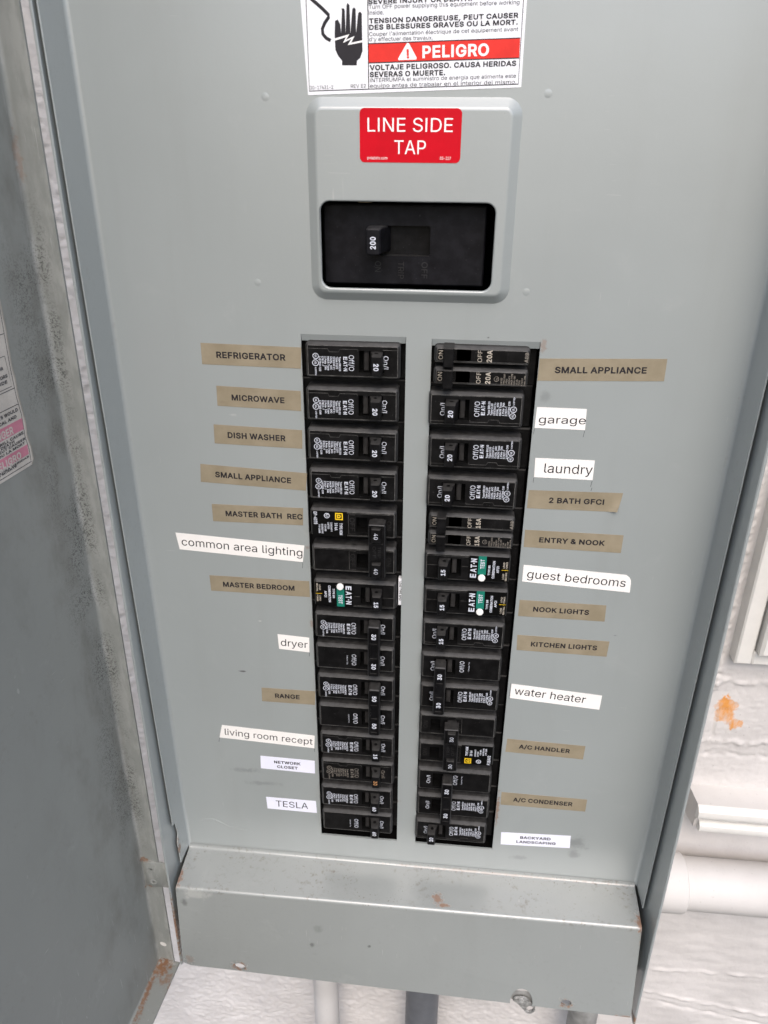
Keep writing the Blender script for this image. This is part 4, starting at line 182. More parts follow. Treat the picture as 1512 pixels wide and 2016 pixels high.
(101,440,[212,-36,153,-29,102,-8,61,27,30,72,12,126,6,187,12,247,30,302,59,348,100,383,149,405,205,413,241,410,275,400,309,384,339,361,364,330,383,292,395,246,401,141,47,141,47,249,369,230,286,153,279,232,272,258,261,277,246,290,229,299,205,302,181,299,162,290,146,276,134,257,127,236,124,178,127,145,136,119,149,99,165,86,186,77,212,74,244,79,265,93,292,138,404,110,378,49,355,20,327,-4,293,-22,254,-33,278,235,130,244,128,141],[4,21,5,6,5,21,36,35,22,36,22,21,6,21,22,7,6,22,8,7,22,30,12,31,40,1,41,32,31,11,31,12,11,1,40,2,40,39,2,3,2,39,39,38,3,4,3,38,21,4,38,36,21,37,8,22,34,9,8,34,34,33,9,10,9,33,33,32,10,32,11,10,42,0,51,43,42,51,29,28,14,13,29,14,20,19,23,19,18,23,47,46,45,43,51,50,50,49,43,44,43,49,49,48,44,48,47,44,47,45,44,20,24,37,20,23,24,25,24,23,23,18,26,18,17,26,27,26,17,17,16,27,28,27,16,16,15,28,14,28,15,41,1,0,0,42,41,36,37,24,24,25,36,35,36,25,29,13,30,12,30,13,21,38,54,37,21,54,23,26,52,25,23,52,22,35,53,34,22,53,35,25,52,52,53,35,20,37,54]),
(104,446,[142,225,142,-28,25,-28,25,537,142,537,142,259,58,259,100,348,135,385,179,406,227,413,270,408,309,393,342,368,366,334,381,291,385,242,385,-28,268,-28,268,233,263,265,252,285,235,296,209,301,191,299,174,293,161,283,151,269,144,251,142,388],[3,2,6,6,2,0,0,5,6,5,7,6,3,6,7,7,8,3,0,2,1,5,0,28,28,27,5,8,7,5,3,8,4,10,23,22,17,16,19,17,19,18,19,16,20,16,15,20,15,14,20,21,20,14,14,13,21,13,12,21,22,21,12,12,11,22,10,22,11,24,23,9,23,10,9,27,26,5,29,5,9,25,24,9,9,5,26,26,25,9,5,29,8,4,8,29]),
(105,203,[25,-28,25,407,142,407,142,-28,84,414,57,419,34,434,18,456,13,483,18,510,34,533,57,547,84,552,110,547,134,533,150,510,155,483,149,456,133,434,110,419],[5,11,6,10,6,11,8,7,6,6,10,8,9,8,10,19,18,13,18,14,13,17,16,18,14,18,16,16,15,14,3,2,0,11,5,4,12,11,4,4,19,12,19,13,12,1,0,2]),
(107,417,[92,96,82,240,109,240,273,407,400,396,196,171,188,171,25,-28,25,537,142,537,142,-28,280,-28,110,188,194,271,416,-21,142,273,142,135,148,140,142,148,142,219,236,215],[8,7,1,10,0,7,1,7,0,0,12,1,12,2,1,5,13,6,11,14,5,5,14,20,13,5,20,4,3,13,5,6,17,0,10,16,2,12,15,1,2,9,8,1,9,9,2,15,13,3,15,19,18,6,12,0,16,18,19,12,11,5,17,16,17,18,17,6,18,12,16,18,15,12,19,13,15,19,6,13,19,4,13,20]),
(108,225,[139,-31,91,-24,53,0,31,38,25,82,25,537,142,537,142,100,143,82,144,79,140,82,192,82,214,-21],[12,11,9,8,9,11,9,8,10,7,10,8,12,9,0,1,0,9,9,10,1,2,1,10,3,2,10,4,3,10,10,7,4,5,4,7,7,6,5]),
(109,646,[25,-28,25,407,140,407,140,267,68,267,92,336,111,364,134,386,160,402,189,411,220,414,267,406,307,382,334,344,360,267,272,267,297,334,316,362,340,384,369,401,402,411,437,414,475,410,511,397,542,374,565,342,580,302,585,256,585,-28,468,-28,468,251,463,278,454,291,438,299,418,302,401,300,388,295,378,287,370,277,365,264,363,246,363,-28,246,-28,246,257,242,277,233,290,219,299,199,302,185,301,171,295,159,287,150,275,144,259,142,236,142,-28,140,390,319,365],[1,0,4,1,4,5,5,6,1,53,52,3,52,51,3,54,53,0,4,0,53,53,3,4,5,4,3,6,7,2,1,6,2,46,10,47,9,47,10,8,48,47,47,9,8,43,15,44,15,16,44,45,44,16,45,16,46,16,11,46,10,46,11,6,5,3,17,13,56,35,20,19,14,40,39,39,38,14,13,14,38,38,37,13,37,36,13,36,35,13,35,19,13,18,13,19,21,34,33,30,29,28,28,27,30,27,26,30,31,30,26,26,25,31,32,31,25,25,24,32,24,23,32,33,32,23,23,22,33,21,33,22,20,35,34,34,21,20,41,40,42,43,42,40,15,43,40,40,14,15,16,15,14,14,13,16,13,17,16,17,12,16,11,16,12,51,50,3,49,48,8,55,3,50,3,55,7,7,6,3,2,7,55,49,8,55,50,49,55,13,18,56,12,17,56]),
(110,446,[142,225,142,-28,25,-28,25,407,140,407,140,259,58,259,100,348,135,385,179,406,227,413,270,408,309,393,341,368,366,334,381,291,385,242,385,-28,268,-28,268,233,263,265,252,285,235,296,209,301,191,299,174,293,161,283,151,269,144,251,140,387],[3,2,6,5,7,6,3,6,7,7,8,3,8,4,3,1,0,2,6,2,0,5,6,0,0,28,5,28,27,5,8,7,5,10,23,22,17,16,19,17,19,18,19,16,20,16,15,20,15,14,20,21,20,14,14,13,21,13,12,21,22,21,12,12,11,22,10,22,11,24,23,9,23,10,9,27,26,5,25,24,9,29,5,26,5,29,8,4,8,29,25,9,29,26,25,29]),
(111,451,[207,-36,151,-29,102,-8,61,27,31,72,12,127,6,187,12,249,31,304,61,349,102,384,151,406,207,413,264,406,314,384,354,349,385,303,403,249,409,187,403,127,385,73,354,27,314,-8,264,-29,207,75,233,78,253,89,269,105,281,128,288,156,291,187,288,219,281,248,269,271,253,288,233,298,207,302,182,298,162,288,147,271,135,248,127,220,124,187,127,156,135,128,147,105,162,89,182,78],[6,5,43,43,42,6,42,41,6,7,6,41,0,47,1,37,12,11,1,47,2,47,46,2,3,2,46,46,45,3,4,3,45,45,44,4,5,4,44,43,5,44,7,41,40,8,7,40,40,39,8,9,8,39,39,38,9,10,9,38,38,37,10,37,11,10,19,18,29,30,29,18,31,30,18,18,17,31,25,23,22,26,25,22,22,21,26,27,26,21,21,20,27,28,27,20,20,19,28,19,29,28,31,17,32,17,16,32,33,32,16,16,15,33,34,33,15,15,14,34,35,34,14,13,35,14,23,25,0,25,24,0,47,0,24,12,37,36,36,35,12,35,13,12]),
(112,460,[25,-171,25,407,140,407,140,347,104,347,117,365,158,398,191,409,230,413,282,406,328,384,367,350,395,304,413,250,418,189,413,127,396,73,367,27,329,-8,282,-29,230,-36,192,-33,159,-21,117,12,104,31,142,31,142,-171,220,75,244,78,262,88,278,104,290,127,297,156,300,189,297,223,290,251,278,273,263,289,244,298,220,302,196,298,178,289,163,274,151,252,143,224,141,189,143,154,151,125,163,103,178,88,197,78,140,384,142,-7],[1,0,24,24,0,23,4,5,1,24,23,25,1,24,45,45,44,1,4,1,44,5,4,3,1,5,2,23,0,52,25,23,52,22,21,25,21,50,25,50,49,25,49,48,25,24,25,48,48,47,24,47,46,24,45,24,46,4,44,43,43,42,4,3,4,42,42,41,3,41,40,3,40,7,3,7,6,3,5,3,51,20,28,27,8,39,38,28,20,19,19,29,28,37,9,38,8,38,9,15,14,32,33,32,14,34,33,14,14,13,34,35,34,13,13,12,35,29,19,18,18,17,29,30,29,17,17,16,30,31,30,16,16,15,31,15,32,31,35,12,36,12,11,36,37,36,11,11,10,37,9,37,10,20,27,21,50,21,27,7,40,39,39,8,7,3,6,51,2,5,51,22,25,52,0,26,52]),
(114,295,[25,-28,25,407,140,407,140,349,99,349,108,365,137,391,174,408,271,413,271,292,207,298,188,295,172,290,159,281,150,269,144,255,142,235,142,-28,140,392],[4,5,1,17,16,0,1,0,16,4,1,16,5,4,3,3,6,5,6,2,5,1,5,2,10,9,8,10,8,7,4,16,15,15,14,4,14,13,4,3,4,13,13,12,3,12,11,3,11,10,3,10,7,3,6,3,18,3,7,18,2,6,18]),
(121,425,[12,-162,40,-56,100,-61,104,-59,110,-55,116,-45,133,-1,-23,407,104,407,192,164,243,-7,146,-7,197,164,286,407,412,407,230,-70,199,-124,176,-146,151,-161,122,-170,91,-173,195,155],[1,20,2,20,1,0,2,20,19,6,11,9,14,10,15,10,14,12,14,13,12,15,10,11,11,10,21,10,12,21,2,19,18,3,2,18,18,17,3,4,3,17,17,16,4,5,4,16,16,15,5,15,11,5,11,6,5,6,9,7,8,7,9,9,11,21]),
(126,489,[22,122,28,194,41,231,62,260,90,280,120,291,151,294,182,291,211,280,287,224,300,221,305,222,310,225,314,234,320,281,430,281,425,209,411,172,390,143,363,123,332,112,301,108,270,112,241,123,165,178,153,182,147,180,143,177,138,169,133,122],[8,7,24,25,24,7,25,7,6,0,29,28,1,0,28,2,1,28,28,27,2,3,2,27,4,3,27,27,26,4,5,4,26,26,25,5,25,6,5,23,22,9,21,10,22,9,22,10,17,16,13,16,15,13,14,13,15,10,21,20,11,10,20,20,19,11,19,18,11,12,11,18,18,17,12,17,13,12,23,9,24,8,24,9]),
(183,232,[98,168,70,173,46,189,29,213,24,242,29,270,46,294,70,311,98,316,127,311,151,294,167,270,172,242,167,213,151,189,127,173],[5,4,6,1,0,2,4,3,2,6,4,2,12,11,10,13,12,14,12,10,8,9,8,10,15,14,0,14,12,0,12,8,0,2,0,8,6,2,8,7,6,8]),
]
# ------------------------------------------------------------------ lettering: glyph outlines as triangles
_glyphs = {}
for _font, _table in (('R', REGULAR_GLYPHS), ('B', BOLD_GLYPHS)):
    for _code, _adv, _xy, _tri in _table:
        _glyphs[(_font, chr(_code))] = (_adv, list(zip(_xy[::2], _xy[1::2])), list(zip(_tri[::3], _tri[1::3], _tri[2::3])))
def glyph(font, ch):
    return _glyphs.get((font, ch)) or _glyphs.get(('B' if font == 'R' else 'R', ch))

def text_tris(string, font):
    """triangles of a line of text: cap height 1, ink starts at x = 0; returns verts, tris, width"""
    x, V, T = 0.0, [], []
    for ch in string:
        if ch == ' ':
            x += 200
            continue
        adv, vs, ts = glyph(font, ch)
        b = len(V)
        V += [(px + x, py) for px, py in vs]
        for t in ts:                         # every triangle wound the same way
            (ax, ay), (bx, by), (cx, cy) = (vs[i] for i in t)
            if (bx - ax) * (cy - ay) - (by - ay) * (cx - ax) < 0: t = t[::-1]
            T.append(tuple(i + b for i in t))
        x += adv
    x0, x1 = min(v[0] for v in V), max(v[0] for v in V)
    return [((a - x0) / 509.0, b / 509.0) for a, b in V], T, (x1 - x0) / 509.0

# ------------------------------------------------------------------ mesh builder
def rrect(x0, x1, z0, z1, r=0.0, n=4):
    if r <= 0:
        return [(x0, z0), (x1, z0), (x1, z1), (x0, z1)]
    out = []
    for cx, cz, a0 in ((x1 - r, z0 + r, -90), (x1 - r, z1 - r, 0), (x0 + r, z1 - r, 90), (x0 + r, z0 + r, 180)):
        for k in range(n + 1):
            a = math.radians(a0 + 90.0 * k / n)
            out.append((cx + r * math.cos(a), cz + r * math.sin(a)))
    return out

def ellipse(cx, cz, rx, rz, n=20, rot=0.0):
    c, s = math.cos(rot), math.sin(rot)
    out = []
    for k in range(n):
        a = 2 * math.pi * k / n
        x, z = rx * math.cos(a), rz * math.sin(a)
        out.append((cx + c * x - s * z, cz + s * x + c * z))
    return out

class MB:
    def __init__(self):
        self.v, self.f, self.m, self.mats = [], [], [], []
    def mi(self, mat):
        if mat not in self.mats: self.mats.append(mat)
        return self.mats.index(mat)
    def add(self, verts, faces, mat):
        b, k = len(self.v), self.mi(mat)
        self.v += [tuple(p) for p in verts]
        for f in faces:
            self.f.append([i + b for i in f]); self.m.append(k)
    def loft(self, rings, mat, cap0=False, cap1=False, closed=True):
        n = len(rings[0])
        V = [p for r in rings for p in r]
        F = []
        for j in range(len(rings) - 1):
            for i in range(n if closed else n - 1):
                k = (i + 1) % n
                F.append((j * n + i, j * n + k, (j + 1) * n + k, (j + 1) * n + i))
        if cap0: F.append(tuple(range(n))[::-1])
        if cap1: F.append(tuple((len(rings) - 1) * n + i for i in range(n)))
        self.add(V, F, mat)
    def prism(self, poly, ys, mat, insets=None, cap0=True, cap1=True):
        """outline in x,z swept through the depths ys (front last); insets shrink each ring towards the outline's inside"""
        rings = []
        for j, y in enumerate(ys):
            d = insets[j] if insets else 0
            rings.append([(x, y, z) for x, z in (shrink(poly, d) if d else poly)])
        self.loft(rings, mat, cap0, cap1)
    def box(self, x0, x1, y0, y1, z0, z1, mat, c=0.0):
        """y0 is the front; c chamfers the front edges"""
        p = rrect(x0, x1, z0, z1)
        if c: self.prism(p, [y1, y0 + c, y0], mat, [0, 0, c])
        else: self.prism(p, [y1, y0], mat)
    def poly(self, outer, holes, fn, mat):
        loops = [[Vector((a, b, 0)) for a, b in outer]] + [[Vector((a, b, 0)) for a, b in h] for h in holes]
        flat = [p for l in loops for p in l]
        tris = []
        for t in tessellate_polygon(loops):
            a, b, c = (flat[i] for i in t)
            tris.append(t if (b.x - a.x) * (c.y - a.y) - (b.y - a.y) * (c.x - a.x) > 0 else t[::-1])
        self.add([fn(p.x, p.y) for p in flat], tris, mat)
    def text(self, string, font, o, e1, e2, width, cap, mat, align='L'):
        V, T, w = text_tris(string, font)
        sx = width / w if width else cap
        off = {'L': 0, 'C': -w / 2, 'R': -w}[align] * sx
        o, e1, e2 = Vector(o), Vector(e1), Vector(e2)
        self.add([o + e1 * (a * sx + off) + e2 * (b * cap) for a, b in V], T, mat)
    def ring(self, cx, cy, r0, r1, fn, mat, n=20, sq=1.0):
        V, F = [], []
        for k in range(n):
            a = 2 * math.pi * k / n
            for r in (r0, r1): V.append(fn(cx + r * math.cos(a), cy + sq * r * math.sin(a)))
        for k in range(n):
            j = (k + 1) % n
            F.append((2 * k, 2 * k + 1, 2 * j + 1, 2 * j))
        self.add(V, F, mat)
    def stroke(self, pts, w, fn, mat):
        """flat ribbon along a polyline in 2-D"""
        V = []
        for i, p in enumerate(pts):
            a, b = pts[max(0, i - 1)], pts[min(len(pts) - 1, i + 1)]
            dx, dy = b[0] - a[0], b[1] - a[1]
            L = math.hypot(dx, dy) or 1
            V += [fn(p[0] - dy / L * w / 2, p[1] + dx / L * w / 2), fn(p[0] + dy / L * w / 2, p[1] - dx / L * w / 2)]
        self.add(V, [(2 * i, 2 * i + 1, 2 * i + 3, 2 * i + 2) for i in range(len(pts) - 1)], mat)
    def cyl(self, a, b, r, mat, n=32, caps=True, r2=None):
        a, b = Vector(a), Vector(b)
        d = (b - a).normalized()
        s = d.orthogonal().normalized(); t = d.cross(s)
        rings = [[p + rr * (math.cos(2 * math.pi * k / n) * s + math.sin(2 * math.pi * k / n) * t) for k in range(n)]
                 for p, rr in ((a, r), (b, r if r2 is None else r2))]
        self.loft(rings, mat, caps, caps)
    def build(self, name, parent=None, origin=(0, 0, 0), sharp=32):
        o3 = Vector(origin)
        me = bpy.data.meshes.new(name)
        me.from_pydata([((x - o3.x) * S, (y - o3.y) * S, (z - o3.z) * S) for x, y, z in self.v], [], self.f)
        for m in self.mats: me.materials.append(MAT[m])
        me.polygons.foreach_set('material_index', self.m)
        me.polygons.foreach_set('use_smooth', [True] * len(me.polygons))
        me.update()
        me.set_sharp_from_angle(angle=math.radians(sharp))
        o = bpy.data.objects.new(name, me)
        COL.objects.link(o)
        if parent: o.parent = parent
        else: o.location = o3 * S
        return o

def shrink(poly, d):
    """move every edge of a convex outline inwards by d"""
    n, out = len(poly), []
    area = sum(poly[i][0] * poly[(i + 1) % n][1] - poly[(i + 1) % n][0] * poly[i][1] for i in range(n))
    sg = 1 if area > 0 else -1
    for i in range(n):
        p0, p1, p2 = poly[i - 1], poly[i], poly[(i + 1) % n]
        a = Vector((p1[0] - p0[0], p1[1] - p0[1])); b = Vector((p2[0] - p1[0], p2[1] - p1[1]))
        if a.length < 1e-9: a = b
        if b.length < 1e-9: b = a
        a.normalize(); b.normalize()
        na, nb = Vector((-a.y, a.x)) * sg, Vector((-b.y, b.x)) * sg
        m = na + nb
        k = d / max(0.3, m.length_squared / 2)
        out.append((p1[0] + m.x * k, p1[1] + m.y * k))
    return out

def tag(o, label, cat, group=None, kind=None):
    o['label'] = label
    o['category'] = cat
    if group: o['group'] = group
    if kind: o['kind'] = kind
    return o

def thing(name, loc, label, cat, group=None, flip=False):
    o = bpy.data.objects.new(name, None)
    o.empty_display_size = 0.01
    COL.objects.link(o)
    o.location = Vector(loc) * S
    if flip: o.rotation_euler = (0, math.pi, 0)
    return tag(o, label, cat, group)

# ------------------------------------------------------------------ materials
MAT = {}
class NT:
    def __init__(self, name):
        self.m = bpy.data.materials.new(name); self.m.use_nodes = True
        self.t = self.m.node_tree; self.b = self.t.nodes['Principled BSDF']
        MAT[name] = self.m
        self.co = None
    def n(self, typ, **kw):
        nd = self.t.nodes.new(typ)
        for k, v in kw.items(): setattr(nd, k, v)
        return nd
    def L(self, a, b): self.t.links.new(a, b)
    def put(self, sock, val):
        if isinstance(val, (int, float)): sock.default_value = val
        elif isinstance(val, tuple): sock.default_value = val if len(val) == len(sock.default_value) else (*val, 1.0)
        else: self.L(val, sock)
    def pos(self):
        if self.co is None:
            g = self.n('ShaderNodeNewGeometry'); self.co = g.outputs['Position']; self.nor = g.outputs['Normal']
        return self.co
    def noise(self, scale, detail=4, rough=0.55, stretch=None, dist=0.0, seed=0.0):
        v = self.pos()
        mp = self.n('ShaderNodeMapping'); self.L(v, mp.inputs[0])
        mp.inputs['Location'].default_value = (seed, seed * 0.7, seed * 1.3)
        if stretch: mp.inputs['Scale'].default_value = stretch
        t = self.n('ShaderNodeTexNoise'); self.L(mp.outputs[0], t.inputs['Vector'])
        t.inputs['Scale'].default_value = scale; t.inputs['Detail'].default_value = detail
        t.inputs['Roughness'].default_value = rough; t.inputs['Distortion'].default_value = dist
        return t.outputs[0]
    def ramp(self, v, a, b, lo=0.0, hi=1.0, smooth=True):
        r = self.n('ShaderNodeMapRange'); r.interpolation_type = 'SMOOTHSTEP' if smooth else 'LINEAR'
        self.put(r.inputs['Value'], v)
        r.inputs['From Min'].default_value = a; r.inputs['From Max'].default_value = b
        r.inputs['To Min'].default_value = lo; r.inputs['To Max'].default_value = hi
        return r.outputs[0]
    def math(self, op, a, b=0.0):
        m = self.n('ShaderNodeMath', operation=op)
        self.put(m.inputs[0], a); self.put(m.inputs[1], b)
        return m.outputs[0]
    def mix(self, fac, a, b):
        m = self.n('ShaderNodeMix', data_type='RGBA')
        self.put(m.inputs['Factor'], fac); self.put(m.inputs[6], a); self.put(m.inputs[7], b)
        return m.outputs[2]
    def axis(self, k):
        s = self.n('ShaderNodeSeparateXYZ'); self.L(self.pos(), s.inputs[0]); return s.outputs[k]
    def spot(self, c, r, nz=None, soft=0.6):
        """1 inside an ellipsoid at c (mm) with radii r (mm), fading out, broken up by nz"""
        s = self.n('ShaderNodeVectorMath', operation='SUBTRACT'); self.L(self.pos(), s.inputs[0]); s.inputs[1].default_value = tuple(x * S for x in c)
        d = self.n('ShaderNodeVectorMath', operation='DIVIDE'); self.L(s.outputs[0], d.inputs[0]); d.inputs[1].default_value = tuple(x * S for x in r)
        l = self.n('ShaderNodeVectorMath', operation='LENGTH'); self.L(d.outputs[0], l.inputs[0])
        v = l.outputs['Value']
        if nz is not None: v = self.math('ADD', v, self.ramp(nz, 0.25, 0.75, -0.7, 0.7, False))
        return self.ramp(v, 1.0, 1.0 - soft, 0.0, 1.0)
    def many(self, masks):
        a = masks[0]
        for b in masks[1:]: a = self.math('MAXIMUM', a, b)
        return a
    def bump(self, h, strength=0.3, dist=0.0005):
        b = self.n('ShaderNodeBump'); b.inputs['Strength'].default_value = strength; b.inputs['Distance'].default_value = dist
        self.L(h, b.inputs['Height']); self.L(b.outputs[0], self.b.inputs['Normal'])
    def set(self, color=None, rough=None, spec=None, metal=None, coat=None):
        if color is not None: self.put(self.b.inputs['Base Color'], color)
        if rough is not None: self.put(self.b.inputs['Roughness'], rough)
        if spec is not None: self.put(self.b.inputs['Specular IOR Level'], spec)
        if metal is not None: self.put(self.b.inputs['Metallic'], metal)
        if coat is not None: self.put(self.b.inputs['Coat Weight'], coat)

STEEL = (0.297, 0.323, 0.319)
RUST = (0.17, 0.065, 0.02)
def steel(name, rust=(), smudge=(), dirt=0.0, mold=False, rough=0.30, pale=(), tint=(1, 1, 1), spec=0.95, ledge=False):
    m = NT(name)
    n1 = m.noise(9, 5); n2 = m.noise(420, 3, 0.6); n3 = m.noise(60, 4, 0.6)
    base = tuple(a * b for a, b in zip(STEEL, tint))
    col = m.mix(m.ramp(n1, 0.3, 0.7), base, tuple(x * 1.06 for x in base))
    fleck = m.ramp(m.noise(900, 2, 0.5, seed=3.1), 0.735, 0.79)
    col = m.mix(m.math('MULTIPLY', fleck, 0.4), col, (0.13, 0.13, 0.12))
    if dirt:
        d = m.math('MULTIPLY', m.ramp(m.noise(260, 5, 0.65, seed=1.7), 0.52, 0.72), m.ramp(m.noise(28, 4, seed=5), 0.42, 0.62))
        if ledge: d = m.math('MULTIPLY', d, m.ramp(m.axis(2), -0.429, -0.4255, 0.12, 1.0))
        col = m.mix(m.math('MULTIPLY', d, dirt), col, (0.13, 0.105, 0.085))
        d2 = m.ramp(m.noise(700, 2, 0.5, seed=9.1), 0.66, 0.72)
        col = m.mix(m.math('MULTIPLY', m.math('MULTIPLY', d2, m.ramp(m.noise(35, 3, seed=2), 0.45, 0.6)), m.math('MULTIPLY', m.ramp(m.axis(2), -0.429, -0.4255, 0.1, 1.0), dirt) if ledge else dirt), col, (0.09, 0.06, 0.04))
    # faint run marks, rub marks and hairline scratches in the enamel
    runs = m.ramp(m.noise(55, 4, 0.6, stretch=(1, 1, .08), seed=61), 0.50, 0.78)
    col = m.mix(m.math('MULTIPLY', runs, 0.10), col, (0.20, 0.20, 0.185))
    rub = m.ramp(m.noise(24, 6, 0.72, seed=67, dist=1.2), 0.56, 0.74)
    col = m.mix(m.math('MULTIPLY', rub, 0.10), col, (0.46, 0.47, 0.46))
    for k, st in ((71, (9, 1, .6)), (73, (.5, 1, 8))):
        hair = m.math('MULTIPLY', m.ramp(m.noise(110, 1, 0.4, stretch=st, seed=k), 0.735, 0.75), m.ramp(m.noise(17, 3, seed=k + 1), 0.56, 0.66))
        col = m.mix(m.math('MULTIPLY', hair, 0.30), col, (0.50, 0.50, 0.48))
    rn = m.noise(330, 5, 0.65, seed=4.4)
    if smudge:
        k = m.many([m.math('MULTIPLY', m.spot(c, r, m.noise(110, 5, 0.7, seed=c[0]), 0.9), a) for c, r, a in smudge])
        col = m.mix(k, col, (0.06, 0.06, 0.06))
    if pale:
        k = m.many([m.math('MULTIPLY', m.spot(c, r, m.noise(150, 4, seed=c[0]), 0.8), a) for c, r, a in pale])
        col = m.mix(k, col, (0.62, 0.62, 0.58))
    if mold:
        # black mildew specks scattered either side of the bend of the door
        x, z = m.axis(0), m.axis(2)
        y = m.axis(1)
        dx = m.math('ABSOLUTE', m.math('ADD', y, 0.036))
        band = m.math('MULTIPLY', m.ramp(dx, 0.032, 0.004), m.ramp(m.noise(30, 4, seed=8), 0.36, 0.58))
        band = m.math('MULTIPLY', band, m.math('MULTIPLY', m.ramp(z, 0.09, 0.03), m.ramp(z, -0.42, -0.33)))
        band = m.math('MULTIPLY', band, m.ramp(m.math('ADD', x, m.math('MULTIPLY', z, -0.0095)), -0.199, -0.2055))
        sp = m.ramp(m.noise(1150, 2, 0.5, seed=6.6), 0.535, 0.60)
        sp2 = m.ramp(m.noise(520, 3, 0.6, seed=7.7), 0.565, 0.63)
        sp = m.math('MAXIMUM', sp, sp2)
        col = m.mix(m.math('MULTIPLY', m.math('MULTIPLY', sp, band), 0.78), col, (0.04, 0.042, 0.038))
        edge = m.math('MULTIPLY', m.ramp(m.math('ABSOLUTE', m.math('ADD', y, 0.0325)), 0.0022, 0.0006), m.ramp(m.noise(130, 4, 0.6, stretch=(1, 1, .3), seed=31), 0.42, 0.62))
        col = m.mix(m.math('MULTIPLY', edge, 0.35), col, (0.46, 0.46, 0.44))
        grime = m.math('MULTIPLY', m.ramp(m.noise(45, 5, 0.65, stretch=(1, 1, .5), seed=12), 0.42, 0.75), m.ramp(dx, 0.12, 0.0))
        grime = m.math('MULTIPLY', grime, m.ramp(m.math('ADD', x, m.math('MULTIPLY', z, -0.0095)), -0.2045, -0.2085))
        col = m.mix(m.math('MULTIPLY', grime, 0.5), col, (0.105, 0.10, 0.085))
        scr = m.math('MULTIPLY', m.ramp(m.noise(140, 2, 0.5, stretch=(6, 6, .35), seed=15), 0.70, 0.74), m.ramp(z, -0.36, -0.42))
        col = m.mix(m.math('MULTIPLY', scr, 0.4), col, (0.5, 0.51, 0.49))
    if rust:
        k = m.many([m.math('MULTIPLY', m.spot(c, r, rn, 0.7), a) for c, r, a in rust])
        col = m.mix(k, col, m.mix(m.ramp(n3, 0.35, 0.65), RUST, (0.20, 0.095, 0.04)))
        rr = m.mix(k, (rough,) * 3, (0.85,) * 3)
        m.set(rough=rr)
    else:
        m.set(rough=m.math('ADD', m.ramp(n1, 0.3, 0.7, rough - 0.05, rough + 0.07), m.ramp(m.noise(70, 5, 0.7, stretch=(1, 1, .4), seed=51), 0.5, 0.8, 0.0, 0.12)))
    m.set(color=col, spec=spec, coat=0.5 if spec > .9 else 0.0)
    m.b.inputs['Coat Roughness'].default_value = 0.32
    wave = m.noise(7, 2, 0.4, seed=41)          # the sheet is not perfectly flat
    m.bump(m.math('ADD', m.math('ADD', n2, m.math('MULTIPLY', n3, 2.0)), m.math('MULTIPLY', wave, 12.0)), 0.12, 0.0003)
    return m

def plastic(name, col, rough=0.42, dust=0.5, dustcol=(0.085, 0.083, 0.081), spec=0.16):
    m = NT(name)
    base = m.mix(m.ramp(m.noise(160, 4), 0.35, 0.7), col, tuple(c * 1.6 + 0.002 for c in col))
    m.pos()
    s = m.n('ShaderNodeSeparateXYZ'); m.L(m.nor, s.inputs[0])
    up = m.ramp(s.outputs[2], 0.25, 0.9)
    k = m.math('MULTIPLY', up, m.ramp(m.noise(230, 5, 0.7, seed=3), 0.25, 0.7, 0.25, 1.0))
    col2 = m.mix(m.math('MULTIPLY', k, dust), base, dustcol)
    sc = m.ramp(m.noise(900, 2, 0.5, seed=21), 0.70, 0.76)
    col2 = m.mix(m.math('MULTIPLY', sc, 0.25), col2, (0.12, 0.12, 0.115))
    m.set(color=col2, rough=m.math('ADD', m.math('MULTIPLY', k, 0.4), m.ramp(m.noise(60, 4, seed=5), 0.3, 0.7, rough - 0.06, rough + 0.1)), spec=spec)
    m.bump(m.noise(1500, 2, 0.5), 0.10, 0.0002)

def plain(name, col, rough=0.5, spec=0.3, vary=0.12, metal=0.0, scale=90, wear=0.0, wearcol=(0.02, 0.02, 0.02)):
    m = NT(name)
    c = m.mix(m.ramp(m.noise(scale, 5, 0.6), 0.3, 0.7), tuple(x * (1 - vary) for x in col), tuple(min(1, x * (1 + vary)) for x in col))
    if wear: c = m.mix(m.math('MULTIPLY', m.ramp(m.noise(1300, 3, 0.6, seed=2), 0.5, 0.68), wear), c, wearcol)
    m.set(color=c, rough=rough, spec=spec, metal=metal)

